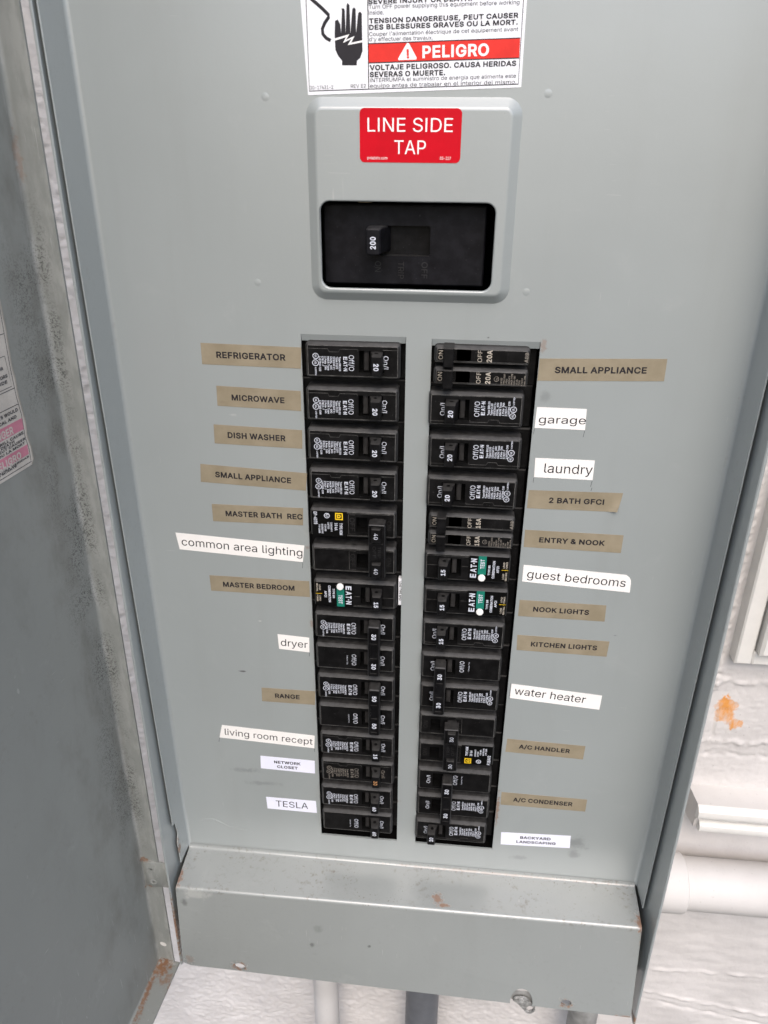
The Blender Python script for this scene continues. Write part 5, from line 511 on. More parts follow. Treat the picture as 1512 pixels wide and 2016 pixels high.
def make_materials():
    steel('steel_paint', smudge=[((117, 0, -380), (13, 9, 9), 0.35), ((118, 0, -392), (6, 9, 6), 0.35), ((-133, 0, -333), (16, 9, 3), 0.3), ((-122, 0, -345), (18, 9, 3), 0.25),
                                 ((-130, 0, -239.5), (3.0, 3, 0.8), 0.9), ((60, 0, -32), (7, 9, 5), 0.25), ((77, 0, -401), (10, 9, 3), 0.25), ((27, 0, 1), (1.2, 2, 0.8), 0.9),
                                 ((121, 0, -190), (2.2, 2, 0.8), 0.6)],
          rust=[((57.2, 0, -3), (2.2, 3, 5), 0.45), ((-20, 0, -352), (3.5, 3, 1.6), 0.7), ((-79, 0, -137), (3, 3, 2.5), 0.4), ((-78.6, 0, -196), (1.4, 3, 3.5), 0.4), ((56.6, 0, -350), (1.5, 6, 18), 0.7)],
          pale=[((-114, 0, -196), (2.0, 3, 0.9), 0.8), ((-121, 0, -49.5), (3, 3, 1.0), 0.3)])
    steel('steel_return', rust=[((-187, -19, -392), (6, 5, 9), 0.95), ((-187, -17, -404), (6, 4, 6), 0.8)], smudge=[((-187, -10, -404), (4, 2, 1.5), 0.6)], dirt=0.2)
    steel('steel_box', dirt=0.25, rust=[((-191.5, -40, -470), (3, 9, 45), 0.9), ((172, -44, -514), (4, 8, 5), 0.9)])
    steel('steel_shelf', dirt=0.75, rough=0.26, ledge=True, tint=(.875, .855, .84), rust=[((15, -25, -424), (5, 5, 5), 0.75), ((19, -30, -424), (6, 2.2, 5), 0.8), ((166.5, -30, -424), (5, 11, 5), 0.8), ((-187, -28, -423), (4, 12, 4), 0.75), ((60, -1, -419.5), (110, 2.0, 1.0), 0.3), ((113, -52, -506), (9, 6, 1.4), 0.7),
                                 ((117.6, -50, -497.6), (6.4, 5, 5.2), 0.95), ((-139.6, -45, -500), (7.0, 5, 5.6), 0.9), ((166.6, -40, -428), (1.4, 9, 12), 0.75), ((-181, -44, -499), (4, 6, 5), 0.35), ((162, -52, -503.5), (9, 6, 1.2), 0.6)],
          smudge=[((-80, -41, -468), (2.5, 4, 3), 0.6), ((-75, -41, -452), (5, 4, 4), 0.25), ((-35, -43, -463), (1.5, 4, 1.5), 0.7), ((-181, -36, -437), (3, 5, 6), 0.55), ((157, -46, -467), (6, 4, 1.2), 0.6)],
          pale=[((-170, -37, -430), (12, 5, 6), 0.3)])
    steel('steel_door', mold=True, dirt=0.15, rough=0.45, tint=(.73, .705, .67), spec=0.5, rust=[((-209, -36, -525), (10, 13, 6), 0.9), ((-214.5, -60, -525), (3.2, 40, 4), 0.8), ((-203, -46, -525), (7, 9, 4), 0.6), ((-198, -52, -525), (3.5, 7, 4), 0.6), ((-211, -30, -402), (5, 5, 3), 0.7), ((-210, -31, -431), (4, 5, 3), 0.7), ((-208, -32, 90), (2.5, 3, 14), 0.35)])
    plain('zinc', (0.40, 0.40, 0.385), 0.42, 0.6, 0.45, 0.25, 300, 0.3, (0.06, 0.055, 0.05))
    plastic('black_plastic', (0.0040, 0.0039, 0.0040))
    plastic('black_glossy', (0.004, 0.004, 0.0045), 0.35, 0.3)
    plastic('black_handle', (0.0045, 0.0044, 0.0047), 0.4, 0.6, (0.055, 0.053, 0.05))
    plastic('black_main', (0.0052, 0.0052, 0.0068), 0.4, 0.35)
    plain('black_void', (0.003, 0.003, 0.003), 0.8, 0.1)  # near-black that stands for the shade of gaps and recesses
    plastic('grey_barrel', (0.022, 0.021, 0.0205), 0.45, 0.2)
    plastic('black_edge', (0.013, 0.013, 0.0135), 0.42, 0.8, (0.072, 0.071, 0.07), 0.4)  # dusty edges, base colour lifted so they read as highlights
    plain('seam_glint_grey', (0.085, 0.083, 0.079), 0.6, 0.2, 0.5, scale=260, wear=0.5)  # moulded seam lines, and the highlight painted round the faces
    plain('print_white', (0.60, 0.63, 0.70), 0.55, 0.2, 0.12, scale=600, wear=0.2)
    plain('print_dim', (0.20, 0.18, 0.155), 0.6, 0.2, 0.2, scale=500, wear=0.5)
    plain('print_tan', (0.42, 0.38, 0.32), 0.6, 0.2, 0.15, scale=500, wear=0.35)
    plain('print_faint', (0.022, 0.021, 0.021), 0.6, 0.2, 0.2)
    plain('print_orange', (0.42, 0.22, 0.10), 0.6, 0.2, 0.15)
    plain('logo_yellow', (0.75, 0.50, 0.02), 0.5, 0.3, 0.08)
    plain('test_green', (0.01, 0.17, 0.12), 0.45, 0.35, 0.1)
    plain('button_white', (0.82, 0.82, 0.79), 0.4, 0.4, 0.03)
    plain('plate_black', (0.003, 0.003, 0.003), 0.4, 0.2, 0.2)
    m = NT('label_tan')
    c = m.mix(m.ramp(m.noise(70, 5, 0.6), 0.3, 0.7), (0.245, 0.208, 0.142), (0.295, 0.252, 0.178))
    c = m.mix(m.math('MULTIPLY', m.ramp(m.noise(120, 5, 0.7, stretch=(.35, 1, 1.6), seed=4), 0.55, 0.8), 0.5), c, (0.17, 0.13, 0.08))
    m.set(color=c, rough=0.42, spec=0.4)
    plain('label_white', (0.84, 0.82, 0.79), 0.42, 0.4, 0.02)
    plain('label_bluewhite', (0.78, 0.79, 0.90), 0.45, 0.4, 0.02)
    plain('sticker_white', (0.80, 0.81, 0.84), 0.3, 0.5, 0.02)
    plain('sticker_red', (0.54, 0.002, 0.012), 0.4, 0.15, 0.08, scale=50)
    plain('sticker_danger', (0.70, 0.035, 0.026), 0.4, 0.2, 0.08)
    plain('ink_black', (0.018, 0.016, 0.02), 0.5, 0.3, 0.1)
    plain('ink_grey', (0.035, 0.037, 0.045), 0.5, 0.3, 0.1)
    plain('ink_white', (0.85, 0.84, 0.83), 0.4, 0.4, 0.02)
    plain('aged_paper', (0.50, 0.47, 0.425), 0.7, 0.2, 0.1, scale=60, wear=0.2, wearcol=(0.3, 0.27, 0.22))
    plain('faded_pink', (0.50, 0.20, 0.26), 0.65, 0.2, 0.15, scale=60)
    plain('aged_edge', (0.33, 0.31, 0.27), 0.7, 0.2, 0.15)
    plain('grey_pvc', (0.12, 0.125, 0.135), 0.45, 0.4, 0.08)
    plain('dull_conduit', (0.25, 0.25, 0.24), 0.5, 0.4, 0.2)
    plain('window_white', (0.66, 0.645, 0.61), 0.4, 0.4, 0.03)
    m = NT('white_paint')
    c = m.mix(m.ramp(m.noise(16, 5), 0.3, 0.7), (0.49, 0.47, 0.45), (0.56, 0.54, 0.52))
    c = m.mix(m.math('MULTIPLY', m.ramp(m.noise(420, 3, 0.6, seed=2.2), 0.66, 0.74), 0.5), c, (0.33, 0.31, 0.29))
    m.set(color=c, rough=0.55, spec=0.2)
    m.bump(m.noise(240, 4, 0.6), 0.25, 0.0006)
    m = NT('stucco')
    c = m.mix(m.ramp(m.noise(14, 5), 0.3, 0.7), (0.525, 0.502, 0.485), (0.61, 0.585, 0.566))
    c = m.mix(m.math('MULTIPLY', m.ramp(m.noise(330, 3, 0.6, seed=2.2), 0.685, 0.75), 0.6), c, (0.28, 0.26, 0.25))
    k = m.many([m.spot((230, 75, -298), (6.5, 30, 8), m.noise(140, 4, 0.6, seed=1), 0.35), m.spot((237, 75, -299), (6, 30, 7), m.noise(140, 4, 0.6, seed=3), 0.35), m.spot((235, 75, -309), (8, 30, 9), m.noise(140, 4, 0.6, seed=4), 0.35), m.spot((242, 75, -316), (6, 30, 6), m.noise(140, 4, 0.6, seed=5), 0.35)])
    c = m.mix(m.math('MULTIPLY', k, m.ramp(m.noise(90, 5, 0.7, stretch=(1.6, 1, .6), seed=7), 0.3, 0.65, 0.35, 0.97)), c, (0.64, 0.27, 0.055))
    m.set(color=c, rough=0.55, spec=0.3)
    m.bump(m.math('ADD', m.noise(330, 5, 0.65), m.math('MULTIPLY', m.noise(120, 4, 0.6), 1.5)), 0.28, 0.0009)
make_materials()
# ------------------------------------------------------------------ the stucco wall behind the panel
WY = 75.0
def wall_h(x, z):
    p = Vector((x * .06, z * .06, 1.7))
    h = 0.7 * noise.fractal(p * 0.5, 1.0, 2.0, 3)
    if x > 150:
        # ragged stucco edge beside the window casing and over the rust patch, brushed flat below the conduit
        edge = max(0.0, 1 - abs(x - 219 + (z + 180) * 0.02) / 6.5) if -285 < z < 120 else 0.0
        knob = noise.fractal(Vector((x * .30, z * .22, 4.1)), 0.9, 2.1, 3)
        h += edge * (1.6 + 2.6 * knob)
        if -392 < z < -262:
            h += 0.45 * noise.noise(Vector((x * .30, z * .34, 9.0))) + 0.22 * noise.noise(Vector((x * .7, z * .7, 2.0))) + 0.5
            for zc, a in ((-277, 1.6), (-336, 2.0), (-349, -1.4)):
                d = z - zc - 2.5 * noise.noise(Vector((x * .08, zc, 0)))
                h += a * math.exp(-(d / 2.4) ** 2) * (0.6 + noise.noise(Vector((x * .2, z * .2, zc))))
            if x < 232: h += -1.6 * math.exp(-((x - 227.5 - 2 * noise.noise(Vector((0, z * .15, 3)))) / 0.9) ** 2) * (1 if -338 < z < -305 else 0)
        if z < -540:
            h += 0.5 * noise.noise(Vector((x * .05, z * .11, 6.0))) + 0.16 * noise.noise(Vector((x * .22, z * .24, 6.0)))
            for zc, a, sl in ((-655, 1.8, -.16), (-664, -1.5, -.20), (-628, 1.4, .05)):
                d = z - zc - sl * (x - 190) - 2 * noise.noise(Vector((x * .09, zc, 0)))
                h += a * math.exp(-(d / 2.0) ** 2) * max(0, .5 + noise.noise(Vector((x * .07, zc, 5))))
    else:
        h += 1.0 * noise.noise(Vector((x * .30, z * .46, 3.3))) + 0.4 * noise.noise(Vector((x * .11, z * .17, 5.3)))
        h += 0.2 * noise.noise(Vector((x * .6, z * .8, 8.3)))
        seam = abs(x + 152 + 3 * noise.noise(Vector((0, z * .05, 7))))
        if z < -500: h -= 1.2 * math.exp(-(seam / 1.2) ** 2) * max(0, noise.noise(Vector((2, z * .04, 9))) + .3)
        if x < -150 and z > -420:
            h += 1.1 * noise.fractal(Vector((x * .2, z * .14, 2.2)), 0.9, 2.0, 3) * max(0, noise.noise(Vector((3, z * .02, 1))) + .5)
    return h

def make_wall():
    mb = MB()
    def grid(x0, x1, z0, z1, st):
        nx, nz = max(1, round((x1 - x0) / st)), max(1, round((z1 - z0) / st))
        V = []
        for j in range(nz + 1):
            for i in range(nx + 1):
                x, z = x0 + (x1 - x0) * i / nx, z0 + (z1 - z0) * j / nz
                V.append((x, WY - wall_h(x, z), z))
        mb.add(V, [(j * (nx + 1) + i, j * (nx + 1) + i + 1, (j + 1) * (nx + 1) + i + 1, (j + 1) * (nx + 1) + i)
                   for j in range(nz) for i in range(nx)], 'stucco')
    grid(178, 380, -760, 110, 1.5)          # right of the panel
    grid(-330, 178, -820, -480, 1.7)        # below it
    grid(-300, -182, -480, 260, 1.6)        # the slit between panel and door
    grid(-182, 178, -480, 600, 40)
    grid(-800, -300, -480, 600, 30); grid(-800, -330, -1400, -480, 30); grid(-330, 178, -1400, -820, 20)
    grid(178, 380, 110, 600, 20); grid(178, 380, -1400, -760, 20); grid(380, 900, -1400, 600, 20); grid(-300, -182, 260, 600, 20)
    o = mb.build('stucco_wall', sharp=180)
    tag(o, 'white painted rough stucco wall behind the grey electrical panel', 'wall')
make_wall()

# white window casing with a raised inner frame, right edge of the photograph
w = thing('window', (300, 75, -250), 'white window frame set in the stucco wall right of the panel', 'window')
mb = MB()
mb.box(226, 238, 62, 80, -251, 420, 'window_white', 1.2)
mb.box(238.2, 560, 62, 80, -251, -240, 'window_white', 1.2)
mb.build('casing', w, (300, 75, -250))
mb = MB()
mb.box(239.5, 252, 55, 78, -239, 418, 'window_white', 2)
mb.box(252.2, 558, 55, 78, -239, -224, 'window_white', 2)
mb.build('sash_frame', w, (300, 75, -250))
mb = MB(); mb.box(252.4, 556, 68, 70, -223.8, 418, 'black_glossy'); mb.build('pane', w, (300, 75, -250))

# projecting sill with two rounded metal drip beads
w = thing('sill_ledge', (300, 75, -405), 'speckled stucco sill ledge with two white drip beads under the window', 'sill')
mb = MB()
prof = [(80, -383.4), (75, -384), (53, -384.6), (52, -386), (53, -409), (80, -412)]
mb.loft([[(219 if y > 70 else 221.6, y, z) for y, z in prof], [(620, y, z - 3) for y, z in prof]], 'white_paint', True, True)
mb.build('ledge', w, (300, 75, -405))
for z0, x0, hh in ((-391.2, 221.3, 6.6), (-405.3, 224.6, 5.0)):
    mb = MB()
    ring = lambda x, dz: [(x, 53, z0 + hh + dz), (x, 49.5, z0 + hh * .92 + dz), (x, 47.2, z0 + hh * .6 + dz), (x, 46.6, z0 + dz), (x, 47.4, z0 - hh * .55 + dz), (x, 49.5, z0 - hh * .88 + dz), (x, 53, z0 - hh + dz)]
    mb.loft([ring(x0, 0), ring(620, -3)], 'window_white', True, True)
    mb.build('drip_bead', w, (300, 75, -405))

# white painted conduit running right from the panel
w = thing('conduit_pipe', (300, 50, -473), 'thick white painted conduit running right from the panel side', 'pipe')
mb = MB(); mb.cyl((174, 50, -473), (640, 50, -471), 21.6, 'white_paint', 48); mb.build('pipe', w, (300, 50, -473))
mb = MB()
rings = []
for x, r in ((174.5, 24.6), (220.5, 24.6), (222.0, 24.2), (222.6, 23.2), (222.6, 21.5)):
    rings.append([(x, 50 + r * math.cos(2 * math.pi * k / 48), -473 + r * math.sin(2 * math.pi * k / 48)) for k in range(48)])
mb.loft(rings, 'white_paint'); mb.build('coupling', w, (300, 50, -473))

for nm, x, y, r, z0, m, lb in (('conduit_pipe', -88.5, 42, 12.2, -500, 'white_paint', 'white vertical conduit below the panel, left of the grey pipe'),
                              ('conduit_pipe', 6.3, 42, 16.0, -500, 'grey_pvc', 'dark grey vertical plastic conduit below the middle of the panel'),):
    mb = MB(); mb.cyl((x, y, z0), (x, y, -1200), r, m, 40)
    tag(mb.build(nm, None, (x, y, -700)), lb, 'pipe')
w = thing('conduit_pipe', (160, 42, -640), 'short grey metal conduit fitting under the right corner of the panel', 'pipe')
mb = MB(); mb.cyl((160, 42, -500), (160, 42, -1200), 10.5, 'dull_conduit', 32); mb.build('pipe', w, (160, 42, -640))
mb = MB(); mb.cyl((160, 42, -600), (160, 42, -700), 13.5, 'dull_conduit', 32); mb.build('fitting', w, (160, 42, -640))

# ------------------------------------------------------------------ the electrical panel
PO = (-10, 75, -510)
panel = thing('electrical_panel', PO, 'open grey steel electrical panel with two columns of breakers', 'panel')
XL, XR = -190.6, 171.2       # inner faces of the box sides
ZTOP = 330.0
def lipL(z): return -26.5 - (160 - z) * 0.0185
def lipR(z): return -35.0 - (160 - z) * 0.0165
mb = MB()
for x0, x1, lip in ((XL - 1.7, XL, lipL), (XR, XR + 1.9, lipR)):
    zs = [ZTOP, 160, 0, -160, -320, -430, -514 if x0 < 0 else -519]
    mb.loft([[(x0, lip(z) + .5, z), (x0 + .5, lip(z), z), (x1 - .5, lip(z), z), (x1, lip(z) + .5, z), (x1, 70, z), (x0, 70, z)] for z in zs], 'steel_box', True, True)
mb.box(XL - 1.7, XR + 1.9, 70.2, 72, -514, ZTOP, 'steel_box')
mb.box(XL + .1, XR - .1, -20, 70, ZTOP - 2, ZTOP, 'steel_box')
mb.box(XL + .1, XR - .1, -18, 70, -494, -492, 'steel_box')
mb.build('enclosure_box', panel, PO)

# dead front: one bent sheet with two breaker slots, side returns and spot-weld dimples
CX0, CX1, ZB = -187.6, 168.0, -420.2
OPEN_L = rrect(-77.8, -18.3, -394.5, 0.0)
OPEN_R = rrect(-4.0, 55.6, -394.8, -0.6)
mb = MB()
hole_m = rrect(-66.2, 29, 25, 71, 3)
mb.poly(rrect(CX0 + 2.5, CX1 - 2.5, ZB + 1.0, ZTOP - 3), [OPEN_L[::-1], OPEN_R[::-1], hole_m[::-1]], lambda a, b: (a, 0, b), 'steel_paint')
for h in (OPEN_L, OPEN_R):
    mb.loft([[(x, y, z) for x, z in h] for y in (0, 1.5)], 'steel_paint')
for (x0, z0), (x1, z1), tz in ((OPEN_L[0], OPEN_L[2], 0), (OPEN_R[0], OPEN_R[2], -.6)):
    mb.add([(x0 + .2, 0, tz), (x1 - .2, 0, tz), (x1 - .2, 1.3, tz - 4.0), (x0 + .2, 1.3, tz - 4.0)], [(0, 1, 2, 3)], 'steel_paint')
    mb.add([(x0 + .2, 1.3, tz - 4.0), (x1 - .2, 1.3, tz - 4.0), (x1 - .2, 2.6, tz - 3.6), (x0 + .2, 2.6, tz - 3.6)], [(0, 1, 2, 3)], 'steel_paint')
def side(xc, sg, yf):
    """rounded bend and forward return along one side"""
    zs = [ZTOP - 3, 160, 0, -160, -300, -374, -376, -384, -390, -396, ZB + 1] if sg < 0 else [ZTOP - 3, 160, 0, -160, -300, -395, ZB + 1]
    rings = []
    for z in zs:
        f = yf(z)
        pts = [(xc - sg * 2.5 + sg * 2.5 * math.sin(a), -2.5 + 2.5 * math.cos(a)) for a in [math.pi / 2 * k / 6 for k in range(7)]]
        pts += [(xc + sg * .5, f + .3), (xc + sg * .9, f), (xc + sg * 1.3, f + .2), (xc + sg * 1.5, f + 4)]
        rings.append([(x, y, z) for x, y in pts])
    mb.loft(rings, 'steel_return', closed=False)
def yl(z):
    if z > -375: return -25.8 + max(0, (-60 - z)) * 0.013
    return {-376: -17.0, -384: -16.0, -390: -15.0, -396: -18.4}.get(z, -17.6)
side(CX0, -1, yl)
side(CX1, 1, lambda z: -26.5 + (160 - z) * 0.0105)
for px, pz in ((-90.7, 117.6), (47.8, 119.3), (-100.5, 27.5), (45.5, 26.0)):
    rings = [[(x, y, z) for x, z in ellipse(px, pz, r, r, 20)] for r, y in ((2.0, -.02), (1.6, -.07), (1.0, -.14), (.4, -.16))]
    mb.loft(rings, 'steel_paint', False, True)
# wrinkled paint run near the lower left
pts = [(-176, -391), (-170, -388.2), (-166, -387.6), (-160, -390), (-154, -394), (-147, -396), (-140, -396.5), (-132, -398)]
rg = []
for i, (x, z) in enumerate(pts):
    hw = 1.0 * (1 - abs(i - 3) / 5.5)
    rg.append([(x, -.02, z + hw), (x, -.35 * hw, z + .3 * hw), (x, -.38 * hw, z - .3 * hw), (x, -.02, z - hw)])
mb.loft(rg, 'steel_paint', closed=False)
# knife scores left where label tape was trimmed
for a, b in (((56.7, -50.6), (56.5, -54.2)), ((85.2, -50.8), (84.7, -54.8)), ((59.1, -81.4), (59.0, -84.6)), ((93.2, -81.7), (92.7, -85.6)), ((-82.7, -148.4), (-83.0, -152.6)),
             ((-80.9, -219.6), (-81.1, -222.8)), ((-151.7, -302.5), (-152.5, -306.6)), ((-80.5, -306.1), (-80.4, -309.2)), ((93.6, -86.2), (93.2, -88.4)), ((57.5, -234.0), (57.2, -247.5))):
    mb.stroke([a, b], .22, lambda p, q: (p, -.05, q), 'ink_grey')
dead_front = mb.build('dead_front', panel, PO, 25)

# raised, rounded plate round the main breaker
mb = MB()
base = rrect(-70.6, 36.6, 19.2, 117.8, 8.5, 8)
prof = [(0, 0.1), (.35, -.15), (.9, -.5), (4.3, -3.35), (4.8, -3.7), (5.4, -3.93), (6.0, -4.0)]
mb.loft([[(x, y, z) for x, z in shrink(base, d)] for d, y in prof], 'steel_paint')
hole = rrect(-64.0, 26.4, 26.4, 70.0, 5.0, 8)
big = shrink(hole, -.8)
mb.poly(shrink(base, 6.0), [big[::-1]], lambda a, b: (a, -4.0, b), 'steel_paint')
mb.loft([[(x, y, z) for x, z in shrink(hole, d)] for d, y in ((-.8, -4.0), (-.35, -3.9), (-.1, -3.6), (0, -3.1), (0, -2.2))], 'steel_paint')
mb.build('raised_cover_plate', panel, PO, 45)

# bottom cover: ledge, rounded bend, front plate with two holes and an arched cut-out
XA, XB = -186.9, 166.6
def cover_pt(x, t):
    """t runs from the dead front (0) down to the bottom edge (1)"""
    u = (x - XA) / (XB - XA)
    bot = Vector((0, -44.0 - 6.5 * u, -505.2 + 1.2 * u)); top = Vector((0, -36 + 2.5 * u, -424.2 - .2 * u)); back = Vector((0, -.2, -420.3))
    return back, top, bot
mb = MB()
rows = []
d_sh = None
for x in (XA, XB):
    back, top, bot = cover_pt(x, 0)
    d1 = (back - top).normalized(); d2 = (bot - top).normalized()
    r = 2.2
    a = top + d1 * r; b = top + d2 * r
    pts = [back + Vector((0, -.1, 4.0)), back + Vector((0, -.25, 2.6)), back + Vector((0, -.6, 1.4)), back + Vector((0, -1.3, .6)), back + Vector((0, -2.6, .1)), back + Vector((0, -4.0, 0))]
    pts += [(a * (1 - t) ** 2 + top * 2 * t * (1 - t) + b * t * t) for t in [k / 7 for k in range(8)]]
    rows.append([(x, p.y, p.z) for p in pts])
rows = [[tuple(Vector(p) * (1 - k / 12) + Vector(q) * (k / 12)) for p, q in zip(rows[0], rows[1])] for k in range(13)]
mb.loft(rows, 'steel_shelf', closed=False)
def front(x, v):
    u = (x - XA) / (XB - XA)
    back, top, bot = cover_pt(x, 0)
    b = top + (bot - top).normalized() * 2.2
    p = b * (1 - v) + bot * v
    return (x - (x - (XA + XB) / 2) * 0.0 , p.y, p.z)
H = 77.6
def fz(x, z):                    # mm height on the plate -> v
    b, t, bo = cover_pt(x, 0)
    return (t.z - 2.2 - z) / (t.z - 2.2 - bo.z)
arch = [(92.3, 1.0)] + [(83.9 - 8.6 * math.cos(a), 1 - (0.03 + .165 * math.sin(a))) for a in [math.pi - math.pi * k / 10 for k in range(11)]] + [(75.5, 1.0)]
outer = [(XA, 0.0)] + [(XA + (XB - XA) * k / 12, 0.0) for k in range(1, 12)] + [(XB, 0.0), (XB, 1.0)] + arch + [(XA + 6, 1.0), (XA, .97)]
h1 = [(x, fz(x, z)) for x, z in ellipse(-139.6, -500.2, 4.4, 3.3, 22, -.15)]
h2 = [(x, fz(x, z)) for x, z in ellipse(117.6, -497.6, 4.0, 2.9, 22, 0)]
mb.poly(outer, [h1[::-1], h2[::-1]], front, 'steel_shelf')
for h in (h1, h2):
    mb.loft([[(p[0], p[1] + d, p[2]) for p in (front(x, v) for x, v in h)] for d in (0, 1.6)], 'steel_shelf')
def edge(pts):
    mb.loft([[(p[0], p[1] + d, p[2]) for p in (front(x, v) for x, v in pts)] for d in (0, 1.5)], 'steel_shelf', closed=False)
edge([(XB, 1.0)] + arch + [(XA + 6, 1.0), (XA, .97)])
for x in (XA, XB):               # side flanges turned back
    b, t, bo = cover_pt(x, 0)
    mb.add([(x, t.y + .3, t.z - 1.5), (x, bo.y, bo.z), (x, bo.y + 10, bo.z), (x, t.y + 12, t.z - 4), (x, -2, -421), (x, -.5, -423)], [(0, 1, 2, 3, 5, 4)], 'steel_box')
bottom_cover = mb.build('bottom_cover', panel, PO, 28)

# sealing tab seen through the arched cut-out
mb = MB()
def tabp(a, b, y): return (a, -47.2 + y - (b + 503) * .16, b)
tab_o = [(87.6, -517.5), (82.5, -509), (77.6, -503.0), (78.6, -499.6), (81.5, -497.4), (85.0, -497.0), (88.2, -498.6), (90.6, -502.0), (92.6, -506.2)]
tab_o += [(91.7 + 4.3 * math.cos(a), -514.6 + 8.2 * math.sin(a)) for a in [math.radians(62 - 20 * k) for k in range(12)]]
tab_h = ellipse(91.7, -514.4, 2.75, 4.9, 18)
mb.poly(tab_o, [tab_h[::-1]], lambda a, b: tabp(a, b, 0), 'zinc')
mb.loft([[tabp(a, b, y) for a, b in tab_o] for y in (0, 1.5)], 'zinc')
mb.loft([[tabp(a, b, y) for a, b in tab_h] for y in (0, 1.5)], 'zinc')
mb.poly(tab_o, [tab_h[::-1]], lambda a, b: tabp(a, b, 1.5), 'zinc')
mb.add([(x, -44.6, z) for x, z in ((73, -494), (95, -494), (95, -510.5), (73, -504))], [(0, 1, 2, 3)], 'dull_conduit')
mb.cyl(tabp(83.6, -500.4, 0), tabp(83.6, -500.4, -1.3), 2.3, 'zinc', 20)
t = mb.build('sealing_tab', bottom_cover, PO)

# door, swung open to the left
DN = math.hypot(1, .089)
ED, EN = Vector((-.089, -1, 0)) / DN, Vector((1, -.089, 0)) / DN
def D(u, w, z):
    """u out along the door from its hinge edge, w off its inner face"""
    p = Vector((-209.2 + .0095 * (z - 13.6), -30.5, z)) + ED * u + EN * w
    return (p.x, p.y, p.z)
DZ0, DZ1, DU = -525.0, 330.0, 345.0
mb = MB()
zs = [DZ1 - (DZ1 - DZ0) * k / 24 for k in range(25)]
R_ = 2.6
bend = [(R_ - R_ * math.sin(a), R_ - R_ * math.cos(a)) for a in [math.pi / 2 * k / 6 for k in range(7)]]
def fw_(z): return 13.2 + .0012 * (z + 525)
rings = []
for z in zs:
    wob = 0.35 * noise.noise(Vector((0, z * .05, 0)))
    pts = [(DU, 0)] + [(u + wob * .4, w) for u, w in bend] + [(0, fw_(z))] + [(-1.4, fw_(z)), (-1.4, -1.4), (DU, -1.4)]
    rings.append([D(u, w, z) for u, w in pts])
hz0, hz1 = -497.5, -490.5
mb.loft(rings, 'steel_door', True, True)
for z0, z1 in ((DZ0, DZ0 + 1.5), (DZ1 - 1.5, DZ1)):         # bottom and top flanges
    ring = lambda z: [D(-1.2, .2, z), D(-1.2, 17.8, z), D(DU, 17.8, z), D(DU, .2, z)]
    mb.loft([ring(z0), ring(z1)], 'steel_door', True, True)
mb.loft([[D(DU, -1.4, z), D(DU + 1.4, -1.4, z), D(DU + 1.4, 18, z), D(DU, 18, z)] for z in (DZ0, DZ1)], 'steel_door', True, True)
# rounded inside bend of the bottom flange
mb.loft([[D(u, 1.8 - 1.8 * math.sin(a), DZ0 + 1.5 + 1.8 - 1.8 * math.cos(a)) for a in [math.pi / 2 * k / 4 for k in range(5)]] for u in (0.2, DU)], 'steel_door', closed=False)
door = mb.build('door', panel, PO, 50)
mb = MB()                                                  # pale slot punched in the hinge flange near its foot
mb.add([D(.25 - .0, 6.2 + a, -501.5 + b) for a, b in ellipse(0, 0, 2.9, 2.3, 18, -.5)], [tuple(range(18))], 'window_white')
mb.build('flange_slot', door, PO)
mb = MB()
hp = lambda a, b, y: (a, -32.4 + y, b)
out = [(-211.4, -402.6), (-194.2, -403.4), (-193.6, -430.6), (-203, -430.2), (-206.5, -431.4), (-209.5, -429.2), (-211.9, -430)]
mb.loft([[hp(a, b, y) for a, b in out] for y in (1.4, 0.25)] + [[hp(a, b, 0) for a, b in shrink(out, .3)]], 'steel_door', True, True)
for px, pz in ((-206.2, -411.0), (-206.0, -425.0)):
    mb.loft([[hp(a, b, y) for a, b in ellipse(px, pz, r, r * .85, 18)] for r, y in ((3.0, -.05), (2.6, -.25), (1.9, -.12), (.8, .0))], 'steel_door', False, True)
mb.build('hinge_tab', door, PO, 40)
# black sheets put in as the shade inside the box, past the breakers
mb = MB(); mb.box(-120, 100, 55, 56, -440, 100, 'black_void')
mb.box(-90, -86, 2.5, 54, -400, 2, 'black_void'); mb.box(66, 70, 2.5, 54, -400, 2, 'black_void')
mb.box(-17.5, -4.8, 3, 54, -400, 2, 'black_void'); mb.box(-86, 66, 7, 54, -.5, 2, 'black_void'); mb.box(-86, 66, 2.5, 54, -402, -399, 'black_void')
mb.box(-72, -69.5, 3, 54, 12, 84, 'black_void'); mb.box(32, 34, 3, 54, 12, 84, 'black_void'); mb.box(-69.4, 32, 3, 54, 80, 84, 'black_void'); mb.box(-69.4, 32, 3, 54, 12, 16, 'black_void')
mb.build('shade_sheets', panel, PO)

# ------------------------------------------------------------------ main breaker
MO = (-21, 30, 47)
mbk = thing('main_breaker', MO, 'large black main circuit breaker marked 200 behind the raised plate', 'breaker')
mb = MB()
body = rrect(-64.6, 22.4, 26.6, 67.8, 1.0, 2)
slot = rrect(-38.2, -6.9, 42.0, 57.4, .8, 2)
mb.loft([[(x, y, z) for x, z in shrink(body, d)] for d, y in ((0, 52), (0, 8.8), (.8, 8.0))], 'black_main')
mb.poly(shrink(body, .8), [slot[::-1]], lambda a, b: (a, 8.0, b), 'black_main')
mb.loft([[(x, y, z) for x, z in slot] for y in (8.0, 13.5)], 'black_glossy')
mb.add([(x, 13.5, z) for x, z in slot], [tuple(range(len(slot)))], 'black_glossy')
for s, x, L in (('ON', -36.6, 5.6), ('TRIP', -24.0, 9.0), ('OFF', -11.2, 8.6)):
    mb.text(s, 'R', (x, 7.9, 39.0), (0, 0, -1), (1, 0, 0), L, 3.2, 'black_edge')
for x, z0, z1 in ((-33, 70.3, 71.5), (-20, 70.3, 71.2), (-10, 70, 71.2)):
    pass
mb.build('body', mbk, MO)
